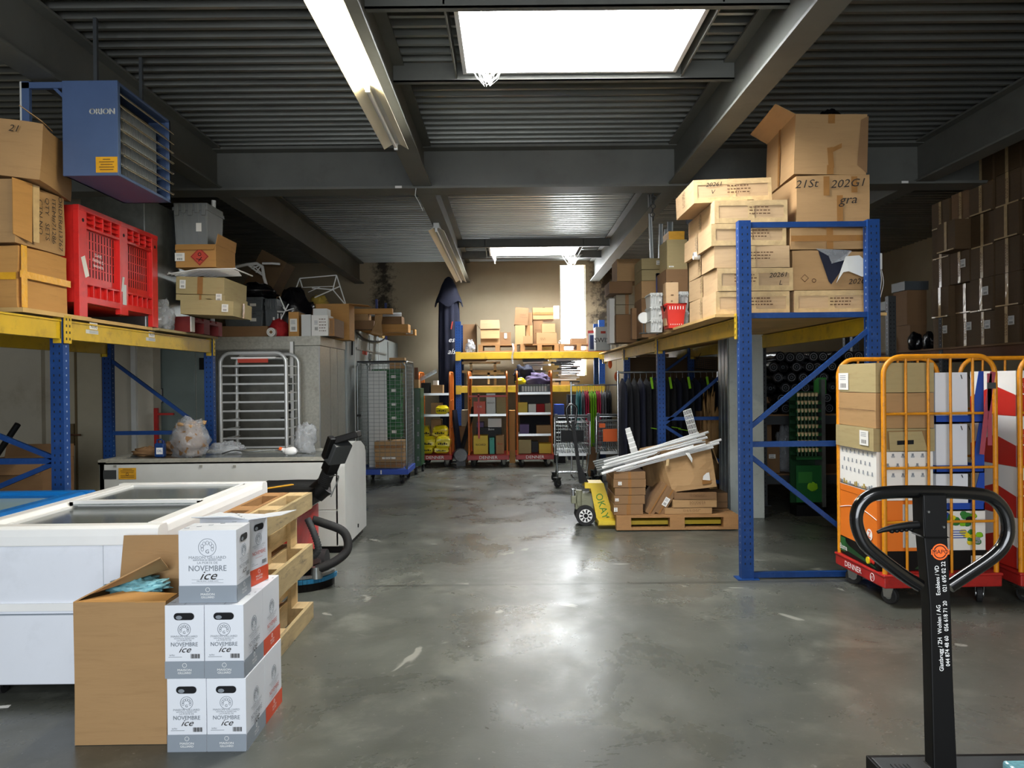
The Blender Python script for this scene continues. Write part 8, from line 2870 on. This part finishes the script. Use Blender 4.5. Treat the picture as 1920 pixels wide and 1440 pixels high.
# ================================================================== black pallet truck handle in the foreground
HY = 1.95
t = thing('pallet_truck', 'black pallet truck with looped handle in the right foreground', 'pallet truck', (PY(1770, 1400, HY).x, HY, 0))
O = t.location.copy()
def Hh(px, py, dy=0): 
    p = PY(px, py, HY + dy) - O; return p
loop = [(1722, 1092), (1690, 1072), (1640, 1034), (1616, 1010), (1603, 975), (1607, 945), (1628, 924), (1665, 917), (1740, 916), (1820, 919), (1857, 928), (1881, 955), (1887, 988), (1879, 1015), (1856, 1040), (1800, 1078), (1776, 1094)]
loop3 = smooth([Hh(x + 3, y + 6) for x, y in loop], 5)
mb = MB(); mb.tube(loop3, .0165, 'black_gloss', 14); mb.build('handle_loop', t)
mb = MB()
A, B = Hh(1744, 920), Hh(1753, 1010)
def trap(mb, rows, y0, y1, k):
    vs = []
    for (xa, xb_, py) in rows:
        a, b = Hh(xa, py), Hh(xb_, py)
        vs += [(a.x, y0, a.z), (b.x, y0, b.z), (b.x, y1, b.z), (a.x, y1, a.z)]
    fs = [(3, 2, 1, 0)]
    for i in range(len(rows) - 1):
        for j in range(4): fs.append((i * 4 + j, i * 4 + 4 + j, i * 4 + 4 + (j + 1) % 4, i * 4 + (j + 1) % 4))
    n = len(rows) * 4
    fs.append((n - 4, n - 3, n - 2, n - 1))
    mb.add(vs, fs, k)
trap(mb, ((1720, 1764, 924), (1722, 1766, 1004)), -.028, .028, 'black'); mb.build('head_block', t, .003)
mb = MB(); trap(mb, ((1724, 1768, 1004), (1735, 1774, 1130), (1738, 1778, 1265), (1742, 1786, 1436)), -.022, .022, 'black'); mb.build('drawbar', t, .003)
mb = MB()
for x in (1729, 1757): 
    p = Hh(x, 956 if x == 1729 else 984); mb.cyl((p.x, -.032, p.z), (p.x, -.028, p.z), .003, 'steel', 10)
mb.build('screw', t)
mb = MB(); lv = [Hh(x, y) for x, y in ((1726, 984), (1700, 986), (1672, 990), (1655, 994), (1645, 998))]; mb.tube([Vector((p.x, -.0, p.z)) for p in lv], [.010, .010, .008, .006, .004], 'black', 10)
for i in range(5): 
    p = Hh(1672 + i * 9, 992 - i); mb.blob((p.x, 0, p.z - .005), .007, .007, .006, 'black', 0, 1, 1, 8, 6)
mb.build('release_lever', t)
mb = MB()
p = Hh(1753, 1031); cx_, cz_ = p.x, p.z
mb.cyl((cx_, -.0225, cz_), (cx_, -.0232, cz_), .0205, 'ink_orange', 28); mb.torus((cx_, -.0235, cz_), .0155, .0013, 'hole', 'y', 24, 5); mb.rect((cx_, -.0240, cz_), (1, 0, 0), (0, 0, 1), .046, .013, 'ink_orange'); mb.text('MAPO', .0150, 'hole', (cx_, -.0245, cz_), sx=1.0)
dvx = Hh(1776, 1240) - Hh(1752, 1045)
for s_, px, py in (('Ecublens / VD', 1754, 1084), ('021 695 02 22', 1766, 1077), ('Wohlen / AG', 1757, 1156), ('056 618 71 20', 1769, 1150), ('Glattbrugg / ZH', 1760, 1221), ('044 874 48 60', 1772, 1215)):
    p = Hh(px - 5, py); mb.text(s_, .0150, 'ink_white', (p.x, -.0225, p.z), (-.05, 0, 1), (-1, 0, -.05), sx=.88, lift=0)
for v in mb.v:
    if v.y > -.0222: v.y = -.0226
mb.build('lettering', t)
zb_ = PY(1780, 1414, HY + .12).z
mb = MB(); mb.box(Hh(1664, 1420).x, Hh(1990, 1420).x, -.10, .12, .12 - O.z, zb_ - O.z, 'black'); mb.box(Hh(1668, 1420).x, Hh(1980, 1420).x, -.06, .10, zb_ - O.z, zb_ - O.z + .004, 'dark_grey')
for i in range(5): mb.box(Hh(1690 + i * 8, 1420).x, Hh(1692 + i * 8, 1420).x, -.05, .06, zb_ - O.z + .004, zb_ - O.z + .007, 'black')
mb.build('pump_cover', t, .004)
for x in (-.07, .10):
    mb = MB(); mb.cyl((x - .025, .0, .09), (x + .025, .0, .09), .09, 'rubber', 20); mb.build('wheel', t)
for x in (-.20, .20):
    mb = MB(); mb.box(x - .08, x + .08, -1.25, -.05, .05, .10, 'black'); mb.build('fork', t)
p = PY(1905, 1432, HY)
mb = MB(); mb.box(-.025, .12, -.06, .05, 0, .028, 'aqua_bag'); mb.rect((.03, -.0605, .012), (1, 0, 0), (0, 0, 1), .06, .012, 'paper')
o = mb.build('folded_cloth', None, .008); o.location = (p.x, HY - .03, zb_ + .006); tag(o, 'pale blue folded packet lying on the black truck cover', 'packet')
